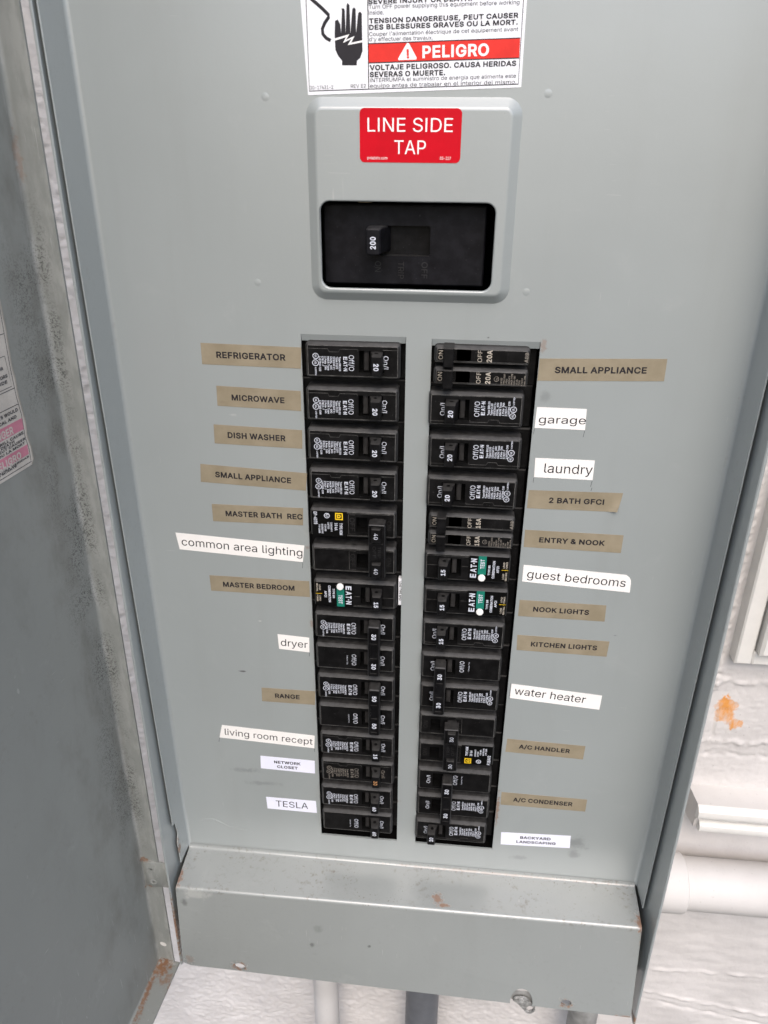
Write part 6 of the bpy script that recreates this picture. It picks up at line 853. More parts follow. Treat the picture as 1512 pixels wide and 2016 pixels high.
mb = MB(); mb.box(-45.2, -37.8, 4, 5, 69.0, 73, 'label_tan'); mb.build('paper_tag', mbk, MO)
mb = MB()
k0 = rrect(-39.6, -28.6, 43.4, 57.0, 1.5, 3); k1 = rrect(-39.7, -31.9, 44.4, 57.5, 1.3, 3)
mb.loft([[(x, y, z) for x, z in r] for r, y in ((k0, 13.4), (shrink(k1, -.5), 0), (k1, -8.4), (shrink(k1, .7), -9.2))], 'black_main', False, True)
mb.text('200', 'B', (-34.5, -9.3, 54.0 - 6.6), (0, 0, 1), (-1, 0, 0), 6.2, 2.7, 'print_white')
mb.build('handle', mbk, MO)
# ------------------------------------------------------------------ branch breakers, built in local mm: x out from the centre bar, z along the text
E1, E2 = (0, 0, 1), (-1, 0, 0)
YF = -5.0                                           # front of a breaker's raised face
def shell(mb, v0, plates):
    """shoulder block and raised face of one pole; plates = holes in the face"""
    mb.box(3.5, 67.5, 6, 48, v0 - 12.6, v0 + 12.6, 'black_plastic', .6)
def face(mb, v0, half, slots, s0=8.6, s1=62.4, r=1.6, mat='black_plastic', fm=None):
    o = rrect(s0, s1, v0 - half, v0 + half, max(r, 2.0), 4)
    mb.loft([[(x, y, z) for x, z in shrink(o, d)] for d, y in ((0, 6.5), (0, YF + 2.4))], mat)
    mb.loft([[(x, y, z) for x, z in shrink(o, d)] for d, y in ((0, YF + 2.4), (.3, YF + 1.2), (.95, YF + .35), (1.35, YF + .1))], 'black_edge')
    mb.loft([[(x, y, z) for x, z in shrink(o, d)] for d, y in ((1.35, YF + .1), (1.7, YF))], 'seam_glint_grey')  # thin pale ring: the edge highlight put into the colour
    hs = [rrect(*s) for s in slots]
    mb.poly(shrink(o, 1.7), [h[::-1] for h in hs], lambda a, b: (a, YF, b), fm or mat)
    for h in hs:
        mb.loft([[(x, y, z) for x, z in h] for y in (YF, 2.0)], 'black_void')
        mb.add([(x, 2.0, z) for x, z in h], [tuple(range(4))], 'black_void')
def T(mb, s, v, string, font, length, cap, mat='print_white', y=YF - .08, align='L'):
    mb.text(string, font, (s, y, v), E1, E2, length, cap, mat, align)
def seal(mb, s, v, r, mat):
    """round certification mark"""
    f = lambda a, b: (a, YF - .08, b)
    mb.ring(s, v, r * .80, r, f, mat, 18)
    T(mb, s + .5, v - r * .45, 'UL', 'B', r * .95, r * .6, mat)
def br_print(mb, v0, amps, m='print_white', seam=True):
    """printed face of a single-pole plug-on breaker"""
    T(mb, 18.0, v0 - 3.6, 'On/I', 'R', 7.4, 2.7, m)
    T(mb, 37.6, v0 - 3.6, 'Off/O', 'R', 9.0, 2.9, m)
    f = lambda a, b: (a, YF - .08, b)
    T(mb, 40.6, v0 - 2.6, 'E', 'B', 1.9, 2.0, m); T(mb, 40.6, v0 - .1, 'A', 'B', 1.7, 2.0, m)
    T(mb, 40.6, v0 + 1.7, 'T·N', 'B', 3.9, 2.0, m)
    rows = [('Type BR1' + amps, 8.2), ('Type C1' + amps, 7.0), ('120/240 V~', 7.6), ('CU/AL  40C', 7.6), ('HACR Type', 7.9), ('1 Pole  24h', 7.7), ('E7819-T', 5.6), ('LISTED CIR', 8.6)]
    for i, (t, L) in enumerate(rows):
        T(mb, 43.3 + 1.62 * i, v0 - 2.5, t, 'B', L, 1.05, m)
    seal(mb, 56.4, v0 - 2.6, 1.75, m); seal(mb, 56.6, v0 + 1.3, 1.9, m)
    T(mb, 57.0, v0 + 4.0, 'LISTED', 'B', 4.6, .8, m)
    if seam:
        f2 = lambda a, b: (a, YF - .12, b)
        mb.stroke([(61.6, v0 - 6.9), (49.4, v0 - 6.9), (48.6, v0 - 5.2), (43.4, v0 - 5.2), (42.5, v0 - 6.9), (32.4, v0 - 6.9), (32.4, v0 - 5.9)], .22, f2, 'seam_glint_grey')
        mb.stroke([(18.5, v0 - 6.9), (9.6, v0 - 6.9)], .22, f2, 'seam_glint_grey')
        mb.stroke([(9.6, v0 + 8.3), (61.6, v0 + 8.3)], .18, f2, 'seam_glint_grey')
SLOT = (17.6, 31.8, -6.2, 6.2)
def paddle(mb, v0, amps, m='print_white', half=5.6, shift=0.0):
    a = rrect(18.2 + shift, 25.6 + shift, v0 - half - .4, v0 + half + .4, .8, 3); b = rrect(18.3 + shift * 1.2, 24.0 + shift * 1.2, v0 - half, v0 + half, .6, 3)
    mb.loft([[(x, y, z) for x, z in r] for r, y in ((a, 1), (a, YF), (shrink(b, -.4), -9), (b, -13.3), (shrink(b, .5), -14))], 'black_handle', False, True)
    mb.box(26.4 + shift, 29.4 + shift, -3.4, 1.9, v0 - 5.6, v0 + 5.6, 'grey_barrel', .5)
    for sg in (-1, 1):                              # flat dark disc painted as the shade of a moulded end hole
        e = ellipse(21.6 + shift, -8.6, 1.15, 1.3, 14)
        mb.add([(x, y, v0 + sg * (half + .42)) for x, y in e], [tuple(range(14))], 'black_void')
    f = lambda s, v: (s, -14.06, v)
    T(mb, 22.6 + shift * 1.2, v0 - 1.6, amps, 'B', 4.1, 2.6, m, -14.08)

def parts(root, loc, **mbs):
    out = {}
    for nm, mb in mbs.items():
        if nm == 'handle_': nm = 'handle'
        out[nm] = mb.build(nm, root)
    return out

def single(amps, dim=False):
    b = MB(); shell(b, 0, None); face(b, 0, 10.2, [SLOT])
    br_print(b, 0, amps, 'print_dim' if dim else 'print_white')
    h = MB(); paddle(h, 0, amps, 'print_orange' if dim else 'print_white')
    return [('body', b), ('handle', h)]

def double(amps, shift=0.0, tied=True):
    b = MB()
    for v0 in (-12.8, 12.8): shell(b, v0, None)
    sl = [(17.6 + min(0, shift), 31.8, v - 6.2, v + 6.2) for v in (-12.8, 12.8)]
    if shift: sl = [(15.6 + 4.0, 33.5, v - 6.2, v + 6.2) for v in (-12.8, 12.8)]
    for v0, s in zip((-12.8, 12.8), sl): face(b, v0, 10.2, [s])
    br_print(b, -12.8, amps, seam=False)
    T(b, 18.0, 12.8 - 3.6, 'On/I', 'R', 7.4, 2.7); T(b, 37.6, 12.8 - 3.6, 'Off/O', 'R', 9.0, 2.9); T(b, 41.2, 12.8 - 2.6, 'Common Trip', 'R', 7.6, .9)
    for v0 in (-12.8, 12.8):
        b.stroke([(9.6, v0 + 8.3), (61.6, v0 + 8.3)], .18, lambda a, c: (a, YF - .12, c), 'seam_glint_grey')
    if not tied:
        out = [('body', b)]
        for v0 in (-12.8, 12.8):
            h = MB(); paddle(h, v0, amps); out.append(('handle', h))
        return out
    h = MB()
    x0 = 18.2 + shift
    L, c = 19.6, -.8
    for v0 in (-12.8, 12.8):
        h.box(x0 + .6, x0 + 6.8, -9, 1.5, v0 - 5.6, v0 + 5.6, 'black_handle')
        h.box(26.4 + shift * .2, 29.6 + shift * .2, -3.4, 1.9, v0 - 5.6, v0 + 5.6, 'grey_barrel', .5)
    a = rrect(x0 - .2, x0 + 7.6, c - L - .8, c + L + .8, 1.2, 3); t = rrect(x0, x0 + 7.2, c - L, c + L, 1.0, 3)
    ws = [rrect(x0 + 1.5, x0 + 5.9, v - 5.2, v + 5.2) for v in (-12.6, 11.2)] + [rrect(x0 + 1.5, x0 + 5.9, -5.6, 4.2)]
    h.loft([[(x, y, z) for x, z in r] for r, y in ((a, -7), (a, -9.5), (shrink(t, -.3), -14.2))], 'black_handle')
    h.loft([[(x, y, z) for x, z in r] for r, y in ((shrink(t, -.3), -14.2), (shrink(t, .3), -15))], 'black_edge')
    h.poly(shrink(t, .3), [q[::-1] for q in ws], lambda p, q: (p, -15, q), 'black_handle')
    for q in ws:
        h.loft([[(x, y, z) for x, z in q] for y in (-15, -14.3)], 'black_handle')
        h.add([(x, -14.3, z) for x, z in q], [(0, 1, 2, 3)], 'black_glossy')
    for v in (-12.6, 11.2): T(h, x0 + 4.9, v - 2.4, amps, 'B', 4.6, 2.7, 'print_white', -14.4)
    return [('body', b), ('handle', h)]

def square_type(amps, code, off=False):
    """two-pole breaker with a square handle tie and a printed black plate"""
    b = MB()
    sl = [((16.6, 23.4) if off else (26.6, 33.6)) + (v - 5.0, v + 5.0) for v in (-12.8, 12.8)]
    for v0, s in zip((-12.8, 12.8), sl):
        shell(b, v0, None); face(b, v0, 9.6, [s])
        f = lambda a, c: (a, YF - .1, c)
        b.stroke([(9.6, v0 - 7.4), (61.6, v0 - 7.4)], .2, f, 'seam_glint_grey'); b.stroke([(9.6, v0 + 7.6), (61.6, v0 + 7.6)], .2, f, 'seam_glint_grey')
        b.stroke([(34.2, v0 - 6.6), (38.4, v0 - 6.6), (38.4, v0 + 6.6), (34.2, v0 + 6.6)], .2, f, 'seam_glint_grey')
        T(b, 37.6, v0 - 4.6, 'OFF', 'R', 9.2, 3.0, 'print_faint')
        T(b, 14.6, v0 - 3.2, 'ON', 'R', 6.2, 2.8, 'print_faint')
    p = MB()
    v0 = -12.8
    p.box(39.2, 61.2, YF - .25, YF - .02, v0 - 8.4, v0 + 8.8, 'plate_black')
    y = YF - .34
    T(p, 44.0, v0 - .6, 'TYPE HOM', 'B', 8.2, 1.7, y=y); T(p, 47.0, v0 - .6, '10 kA', 'B', 5.2, 1.7, y=y)
    for i, (t, L) in enumerate((('120/240 V', 6.4), ('LISTED', 4.6), ('CIR BR', 4.8), ('CU/AL', 4.0))):
        T(p, 49.6 + 1.9 * i, v0 - .8 + (1.5 if i > 1 else 0), t, 'B', L, 1.0, y=y)
    T(p, 55.4, v0 + .5, 'HACR TYPE', 'B', 6.6, 1.0, y=y); T(p, 57.2, v0 + .8, 'TYP CARR', 'B', 6.2, 1.0, y=y)
    f = lambda a, c: (a, y, c)
    p.ring(51.8, v0 - 5.4, 1.35, 1.8, f, 'print_white', 16); T(p, 52.4, v0 - 6.3, 'U', 'B', 1.5, 1.2, y=y)
    T(p, 60.0, v0 - 7.8, code, 'B', 8.6, 2.0, y=y)
    g = MB()
    q = lambda a, c: (a, YF - .42, c)
    g.poly(rrect(41.8, 46.6, v0 - 7.6, v0 - 2.8), [rrect(42.5, 45.9, v0 - 6.9, v0 - 3.5)[::-1]], q, 'logo_yellow')
    g.poly([(45.4, v0 - 6.5), (45.4, v0 - 3.9)] + [(44.4 - 1.3 * math.sin(a), v0 - 5.2 + 1.3 * math.cos(a)) for a in [math.pi * k / 8 for k in range(9)]],
           [[(44.7, v0 - 5.8), (44.7, v0 - 4.6), (44.0, v0 - 4.7), (43.7, v0 - 5.2), (44.0, v0 - 5.7)]], q, 'logo_yellow')
    h = MB()
    x0, x1 = (26.4, 36.4) if off else (14.6, 24.8)
    L = 18.6
    for v in (-12.8, 12.8): h.box(x0 + 2, x1 - 1.6, -10, 1.9, v - 4.8, v + 4.8, 'black_handle')
    o = rrect(x0, x1, -L, L, .8, 2)
    ws = [rrect(x0 + 2.3, x1 - 1.9, v - 5.4, v + 5.4) for v in (-12.2, 12.2)]
    h.loft([[(x, yy, z) for x, z in shrink(o, d)] for d, yy in ((0, -8), (0, -15.4))], 'black_handle')
    h.loft([[(x, yy, z) for x, z in shrink(o, d)] for d, yy in ((0, -15.4), (.5, -16))], 'black_edge')
    h.poly(shrink(o, .5), [w[::-1] for w in ws], lambda a, c: (a, -16, c), 'black_handle')
    for w in ws: h.loft([[(x, yy, z) for x, z in w] for yy in (-16, -9)], 'black_void')
    h.box(x0 + 1.0, x1 - 1.0, -16.25, -15.9, -6.0, 6.0, 'black_handle', .1)
    for t, sx in (('TRIP', 4.4), ('OFF', 7.6)): T(h, x0 + sx, -4.2, t, 'R', 8.0, 2.0, 'black_edge', -16.35)
    out = [('body', b), ('rating_plate', p), ('maker_logo', g), ('handle', h)]
    for v in (-12.2, 12.2):
        k = MB(); k.box(x0 + 2.5, x1 - 2.1, -18.4, -10, v - 4.7, v + 4.7, 'black_handle', .5)
        T(k, x0 + 6.6, v - 2.0, amps, 'R', 4.0, 2.5, 'print_white', -18.5); out.append(('handle_window', k))
    return out

def arc_fault(amps, side=False):
    b = MB(); shell(b, 0, None); face(b, 0, 10.2, [SLOT])
    f = lambda a, c: (a, YF - .1, c)
    b.stroke([(9.6, 1.0), (17.4, 1.0)], .2, f, 'seam_glint_grey'); b.stroke([(32.2, 1.0), (36.0, 1.0)], .2, f, 'seam_glint_grey'); b.stroke([(9.6, 7.8), (36, 7.8)], .2, f, 'seam_glint_grey')
    p = MB(); y = YF - .3
    p.box(36.6, 61.4, YF - .22, YF - .02, -8.6, 9.0, 'plate_black')
    T(p, 41.3, -6.6, 'E', 'B', 2.9, 3.4, y=y); T(p, 41.3, -2.7, 'A', 'B', 2.9, 3.4, y=y); T(p, 41.3, .6, 'T·N', 'B', 6.6, 3.4, y=y)
    p.add([(s, y, v) for s, v in rrect(42.4, 47.4, -4.0, 9.2)], [(0, 1, 2, 3)], 'test_green')
    T(p, 46.2, 0.2, 'TEST', 'B', 6.8, 2.4, y=y - .1)
    T(p, 50.0, -4.2, 'TYPE BR', 'B', 7.2, 1.25, y=y); T(p, 52.8, -6.4, 'COMBINATION', 'B', 12.6, 1.45, y=y); T(p, 55.4, -2.2, 'AFCI', 'B', 4.8, 1.45, y=y)
    T(p, 58.8, -6.6, 'LOAD', 'B', 4.0, 1.0, 'print_tan', y); T(p, 60.6, -7.6, 'NEUTRAL', 'B', 6.2, 1.0, 'print_tan', y)
    T(p, 58.8, 1.4, 'LOAD', 'B', 4.2, 1.0, 'print_tan', y); T(p, 60.6, 1.0, 'POWER', 'B', 5.0, 1.0, 'print_tan', y)
    p.stroke([(57.0, 0), (61.2, 0)], .3, lambda a, c: (a, y, c), 'logo_yellow')
    t = MB()
    t.loft([[(x, yy, z) for x, z in ellipse(45.0, -6.2, r, r, 22)] for r, yy in ((2.3, YF - .2), (2.3, YF - 1.2), (1.9, YF - 1.7))], 'button_white', False, True)
    h = MB(); paddle(h, 0.4, amps, 'print_white', 5.4, -.4)
    out = [('body', b), ('rating_plate', p), ('test_button', t), ('handle', h)]
    if side:
        s = MB(); s.box(4.6, 7.9, 1.6, 5.9, -10.0, 10.0, 'sticker_white', .2)
        for v, st in ((-8, 'LOAD'), (-3, 'TYPE'), (2, 'AFCI')): T(s, 7.2, v, st, 'B', 4.2, 1.2, 'ink_grey', 1.5)
        T(s, 5.8, -8.5, 'COMBINATION', 'B', 13, .9, 'ink_grey', 1.5)
        out.append(('side_sticker', s))
    return out

def tandem(rate):
    b = MB(); b.box(3.5, 67.5, 6, 48, -12.6, 12.6, 'black_plastic', .6)
    hs = []
    for v0 in (6.1, -6.1):
        face(b, v0, 4.9, [(22.8, 30.6, v0 - 3.1, v0 + 3.3)], 10.4, 62.8, .8)
        b.stroke([(11, v0 - 3.9), (62, v0 - 3.9)], .2, lambda a, c: (a, YF - .1, c), 'seam_glint_grey')
        T(b, 15.2, v0 - 2.6, 'ON', 'R', 5.0, 2.4, 'print_tan')
        T(b, 36.7, v0 - 3.4, 'OFF', 'R', 6.6, 2.4, 'print_tan'); T(b, 42.0, v0 - 3.4, rate, 'B', 6.8, 2.6, 'print_tan')
        h = MB()
        h.box(15.6, 21.2, -12, 1.8, v0 - 5.4, v0 + 5.4, 'black_handle', .5)
        h.box(26.0, 28.8, -4.2, 1.9, v0 - 3.0, v0 + 3.1, 'grey_barrel', .3)
        hs.append(('handle', h))
    T(b, 61.8, 6.1 - 2.8, 'ABB', 'B', 5.6, 1.8, 'print_dim')
    T(b, 51.0, 4.0, 'LISTED', 'R', 4.4, .6, 'print_faint')
    v0 = -6.1
    f = lambda a, c: (a, YF - .08, c)
    b.ring(45.4, v0 - .4, 1.2, 1.5, f, 'print_dim', 14); T(b, 46.0, v0 - 1.0, 'UL', 'B', 1.3, .9, 'print_dim')
    for i, (t, L) in enumerate((('LISTED', 4.0), ('THQL1' + rate[:2] + rate[:2], 6.4), ('1 POLE', 3.6), ('120/240 V', 5.2), ('HACR TYPE', 6.6), ('CU/AL 40C', 5.4), ('10 kA', 3.4), ('TYPE', 3.0), ('E7819', 4.2), ('24h  CIR', 5.6))):
        T(b, 48.6 + 1.42 * i, v0 - 3.6, t, 'B', L, .85, 'print_dim')
    return [('body', b)] + hs

CX = -12.7
ZL = lambda k: -13.4 - 25.62 * k
ZR = lambda k: -14.2 - 25.68 * k
GRP = 'black circuit breakers in the two columns'
def put(made, k, n, right, label, cat='breaker', name='circuit_breaker', copy_of=None):
    z = (ZR if right else ZL)(k + (n - 1) / 2)
    rnd = random.Random(k * 7 + right * 101)      # breakers never sit quite alike
    t = thing(name, (CX + rnd.uniform(-.5, .5), rnd.uniform(-.5, .4), z + rnd.uniform(-.3, .3)), label, cat, GRP, flip=not right)
    t.rotation_euler.y += math.radians(rnd.uniform(-.35, .35))
    if copy_of is not None:                        # same mesh data as an earlier breaker of the kind
        for ch in copy_of.children:
            c = ch.copy(); COL.objects.link(c); c.parent = t
            for g in ch.children:
                d = g.copy(); COL.objects.link(d); d.parent = c
        return t
    objs = {}
    for nm, mb in made:
        par = t
        if nm == 'handle_window': par = objs['handle']
        elif nm == 'maker_logo': par = objs['rating_plate']
        objs[nm] = mb.build(nm, par)
    return t

b20 = put(single('20'), 0, 1, False, 'single black breaker marked 20 right of the refrigerator label')
put(None, 1, 1, False, 'single black breaker marked 20 right of the microwave label', copy_of=b20)
put(None, 2, 1, False, 'single black breaker marked 20 right of the dish washer label', copy_of=b20)
put(None, 3, 1, False, 'single black breaker marked 20 right of the left small appliance label', copy_of=b20)
put(square_type('40', 'DP-4075'), 4, 2, False, 'double black breaker marked 40 with a yellow square logo')
put(arc_fault('15', True), 6, 1, False, 'black breaker with green test band right of the master bedroom label')
put(double('30'), 7, 2, False, 'double black breaker marked 30 with tied handles right of the dryer label')
put(double('50'), 9, 2, False, 'double black breaker marked 50 right of the range label')
b15 = put(single('15'), 11, 1, False, 'single black breaker marked 15 right of the living room recept label')
put(single('30', True), 12, 1, False, 'single black breaker with faded lettering and orange 30 by the network closet label')
put(double('60', tied=False), 13, 2, False, 'double black breaker marked 60 with two loose handles, lowest in its column')
put(tandem('20A'), 0, 1, True, 'slim twin black breaker printed 20A at the top of the right column', name='tandem_breaker')
put(None, 1, 1, True, 'single black breaker marked 20 left of the garage label', copy_of=b20)
put(None, 2, 1, True, 'single black breaker marked 20 left of the laundry label', copy_of=b20)
put(None, 3, 1, True, 'single black breaker marked 20 left of the 2 bath GFCI label', copy_of=b20)
put(tandem('15A'), 4, 1, True, 'slim twin black breaker printed 15A left of the entry and nook label', name='tandem_breaker')
af = put(arc_fault('15'), 5, 1, True, 'black breaker with green test band left of the guest bedrooms label')
put(None, 6, 1, True, 'black breaker with green test band left of the nook lights label', copy_of=af)
put(None, 7, 1, True, 'single black breaker marked 15 left of the kitchen lights label', copy_of=b15)
put(double('30'), 8, 2, True, 'double black breaker marked 30 left of the water heater label')
put(square_type('30', 'F1EA02', True), 10, 2, True, 'double black breaker switched off with yellow logo left of the A/C handler label')
put(double('30', 8.6), 12, 2, True, 'double black breaker with tied handle off centre left of the A/C condenser label')
put(None, 14, 1, True, 'single black breaker marked 20 left of the backyard landscaping label', copy_of=b20)

# ------------------------------------------------------------------ label strips
LABELS = [
    ('tan', [(-136.3, -6.8), (-77.8, -7.7), (-78.5, -20.0), (-136.5, -19.3)], [('REFRIGERATOR', 'B', -127.6, -15.1, 40.5, 3.65, -0.5)], ''),
    ('tan', [(-129.3, -31.9), (-79.2, -33.3), (-79.4, -45.5), (-129.7, -44.2)], [('MICROWAVE', 'B', -120.7, -40.3, 31.6, 3.52, -1.2)], ''),
    ('tan', [(-133.2, -56.0), (-79.3, -57.4), (-79.6, -69.3), (-133.6, -68.2)], [('DISH WASHER', 'B', -125.1, -64.1, 35.5, 3.69, -1.1)], ''),
    ('tan', [(-144.0, -82.2), (-77.4, -85.2), (-78.6, -97.0), (-144.9, -94.3)], [('SMALL APPLIANCE', 'B', -135.3, -90.4, 47.7, 3.68, -2.3)], ''),
    ('tan', [(-139.4, -109.3), (-80.8, -109.1), (-81.3, -121.2), (-139.5, -121.5)], [('MASTER BATH  REC', 'B', -130.9, -117.2, 49.5, 3.71, 0.3)], ''),
    ('white', [(-165.5, -131.3), (-81.1, -135.8), (-82.6, -148.0), (-164.0, -143.5)], [('common area lighting', 'R', -162.2, -140.3, 79.6, 5.61, -2.6)], ''),
    ('tan', [(-145.9, -162.0), (-78.9, -162.2), (-78.9, -174.4), (-145.8, -173.9)], [('MASTER BEDROOM', 'B', -137.2, -170.0, 48.2, 3.77, -0.0)], ''),
    ('white', [(-102.5, -205.9), (-80.6, -207.2), (-80.9, -219.3), (-102.0, -218.0)], [('dryer', 'R', -100.6, -215.2, 18.6, 5.67, -1.7)], ''),
    ('tan', [(-116.7, -252.8), (-77.9, -252.7), (-78.6, -265.0), (-117.0, -265.0)], [('RANGE', 'B', -107.2, -260.8, 17.8, 3.79, 0.4)], ''),
    ('white', [(-148.8, -290.1), (-79.7, -293.7), (-80.5, -305.7), (-151.6, -302.2)], [('living room recept', 'R', -147.3, -299.1, 65.7, 5.83, -2.9)], ''),
    ('bluewhite', [(-121.7, -317.2), (-80.6, -318.1), (-80.8, -330.6), (-122.1, -329.6)], [('NETWORK', 'B', -111.6, -323.3, 20.2, 2.66, -0.2), ('CLOSET', 'B', -109.5, -327.7, 15.7, 2.59, -0.5)], ''),
    ('bluewhite', [(-120.0, -358.8), (-81.1, -359.0), (-80.7, -371.4), (-119.5, -370.9)], [('TESLA', 'R', -112.6, -367.8, 25.2, 6.18, -0.1)], ''),
    ('tan', [(55.9, -9.7), (124.3, -7.7), (124.5, -20.2), (55.7, -22.3)], [('SMALL APPLIANCE', 'B', 64.8, -17.5, 49.6, 3.54, 1.7)], ''),
    ('white', [(57.0, -37.7), (84.8, -37.8), (85.3, -50.4), (56.7, -50.2)], [('garage', 'R', 58.7, -47.2, 26.5, 6.18, 0.8)], ''),
    ('white', [(58.9, -68.8), (93.1, -68.8), (93.3, -81.3), (59.2, -81.0)], [('laundry', 'R', 64.7, -77.8, 27.9, 5.91, 0.2)], ''),
    ('tan', [(56.9, -89.5), (112.0, -88.7), (110.8, -101.3), (56.8, -101.6)], [('2 BATH GFCI', 'B', 69.4, -97.2, 32.4, 3.47, 0.8)], ''),
    ('tan', [(57.0, -116.3), (116.2, -116.7), (116.2, -129.0), (57.1, -128.3)], [('ENTRY & NOOK', 'B', 66.1, -124.3, 39.7, 3.47, -0.1)], ''),
    ('white', [(58.2, -141.1), (123.5, -144.3), (125.5, -156.9), (58.2, -153.2)], [('guest bedrooms', 'R', 60.9, -150.3, 61.2, 5.87, -2.6)], ''),
    ('tan', [(57.9, -167.0), (112.5, -167.4), (112.9, -179.7), (57.8, -179.3)], [('NOOK LIGHTS', 'B', 67.0, -175.0, 35.4, 3.6, -0.2)], ''),
    ('tan', [(58.6, -194.1), (118.1, -194.9), (117.7, -207.0), (59.0, -206.2)], [('KITCHEN LIGHTS', 'B', 68.0, -202.3, 42.8, 3.63, 0.1)], ''),
    ('white', [(57.9, -234.4), (119.0, -239.3), (118.6, -251.4), (57.7, -246.6)], [('water heater', 'R', 60.3, -243.0, 48.2, 6.13, -4.3)], ''),
    ('tan', [(58.8, -283.0), (113.3, -284.5), (113.0, -296.9), (58.2, -295.1)], [('A/C HANDLER', 'B', 67.3, -290.9, 35.9, 3.64, -1.5)], ''),
    ('tan', [(58.4, -334.2), (120.5, -335.0), (120.5, -347.0), (58.5, -346.8)], [('A/C CONDENSER', 'B', 67.3, -342.4, 43.3, 3.93, -0.1)], ''),
    ('bluewhite', [(61.1, -375.4), (112.9, -373.1), (113.5, -386.0), (61.6, -388.2)], [('BACKYARD', 'B', 75.7, -380.3, 22.8, 2.68, 2.5), ('LANDSCAPING', 'B', 73.2, -385.0, 29.5, 2.61, 2.4)], ''),
]
NAMES = ['tan label strip printed refrigerator, topmost left of the breakers', 'tan label strip printed microwave', 'tan label strip printed dish washer',
 'tan label strip printed small appliance, left of the breakers', 'tan label strip printed master bath rec', 'long white label strip printed common area lighting',
 'tan label strip printed master bedroom', 'short white label strip printed dryer', 'short tan label strip printed range', 'white label strip printed living room recept',
 'bluish white label strip printed network closet', 'bluish white label strip in large thin capitals, lowest on the left side',
 'tan label strip printed small appliance, right of the breakers', 'white label strip printed garage', 'white label strip printed laundry', 'tan label strip printed 2 bath GFCI with a curled corner',
 'tan label strip printed entry and nook', 'long white label strip printed guest bedrooms', 'tan label strip printed nook lights', 'tan label strip printed kitchen lights',
 'white label strip printed water heater', 'tan label strip printed A/C handler', 'tan label strip printed A/C condenser', 'bluish white label strip printed backyard landscaping']
for (mat, quad, lines, _), lb in zip(LABELS, NAMES):
    cx, cz = sum(p[0] for p in quad) / 4, sum(p[1] for p in quad) / 4
    quad = quad[::-1]
    mb = MB()
    curl = 'curled' in lb
    if 'guest' in lb:                               # rounded upper right corner
        quad = [quad[0], quad[1], (125.3, -150.2), (124.9, -147.8), (123.8, -145.9), (121.6, -144.3), quad[3]]
    n = len(quad)
    if curl:
        (bx, bz), (cx_, cz_) = quad[0], quad[1]
        nx, nz = 14, 6
        bl, br, tr, tl = quad
        V = []
        for j in range(nz + 1):
            for i in range(nx + 1):
                u, v = i / nx, j / nz
                x = (bl[0] * (1 - u) + br[0] * u) * (1 - v) + (tl[0] * (1 - u) + tr[0] * u) * v
                z = (bl[1] * (1 - u) + br[1] * u) * (1 - v) + (tl[1] * (1 - u) + tr[1] * u) * v
                d = max(0.0, (u - .86) / .14 - v * .9)
                V.append((x - 1.2 * d * d, -.15 - 2.6 * d * d, z + 1.0 * d * d))
        mb.add(V, [(j * (nx + 1) + i, j * (nx + 1) + i + 1, (j + 1) * (nx + 1) + i + 1, (j + 1) * (nx + 1) + i) for j in range(nz) for i in range(nx)], 'label_' + mat)
    else:
        mb.prism(quad, [-.02, -.15], 'label_' + mat, None, False, True)
    for (s, font, x, z, L, cap, ang) in lines:
        a = math.radians(ang)
        c = cap / (1.085 if font == 'B' else 1.0) / (1.36 if s == 'garage' else 1.0)
        zz = z
        mb.text(s, font, (x, -.21, zz), (math.cos(a), 0, math.sin(a)), (-math.sin(a), 0, math.cos(a)), L, c, 'ink_black')
    tag(mb.build('label_strip', None, (cx, 0, cz)), lb, 'label', 'printed label strips beside the breakers')

# ------------------------------------------------------------------ red tap sticker on the raised plate
TO = (-18, -4, 100)
st = MB()
st.prism(rrect(-43.0, 7.2, 88.5, 112.8, 2.4, 5), [-4.02, -4.15], 'sticker_red', None, False, True)
for s, L, x, z, c in (('LINE SIDE', 42.0, -39.1, 102.4, 6.1), ('TAP', 15.7, -25.7, 92.4, 6.2), ('pvlabels.com', 10.1, -39.2, 89.9, 1.35), ('03-227', 5.4, -2.8, 90.0, 1.35)):
    st.text(s, 'R', (x, -4.22, z), (1, 0, 0), (0, 0, 1), L, c, 'ink_white')
tag(st.build('warning_sticker', None, TO), 'red sticker reading line side tap in white letters', 'sticker')

# ------------------------------------------------------------------ white danger sticker above it
DO = (-18, 0, 140)
st = MB()
def lerp(a, b, t): return (a[0] + (b[0] - a[0]) * t, a[1] + (b[1] - a[1]) * t)
qb = [(-69.1, 118.3), (34.8, 121.9), (34.2, 186), (-72.6, 184)]
st.prism(qb, [-.02, -.16], 'sticker_white', [0, 0], False, True)
f = lambda a, b: (a, -.22, b)
st.stroke([(-68.7, 184), (-68.3, 120.1), (33.3, 123.2), (32.6, 185)], .45, f, 'ink_black')
st.stroke([(-39.5, 184), (-38.9, 121.0)], .4, f, 'ink_black')
st.add([f(*p) for p in [(-39.2, 132.1), (32.9, 134.1), (32.7, 142.2), (-39.2, 140.1)]], [(0, 1, 2, 3)], 'sticker_danger')
f2 = lambda a, b: (a, -.28, b)
st.stroke([(-39.2, 140.1), (32.7, 142.2)], .4, f2, 'ink_black'); st.stroke([(-39.2, 132.1), (32.9, 134.1)], .4, f2, 'ink_black')
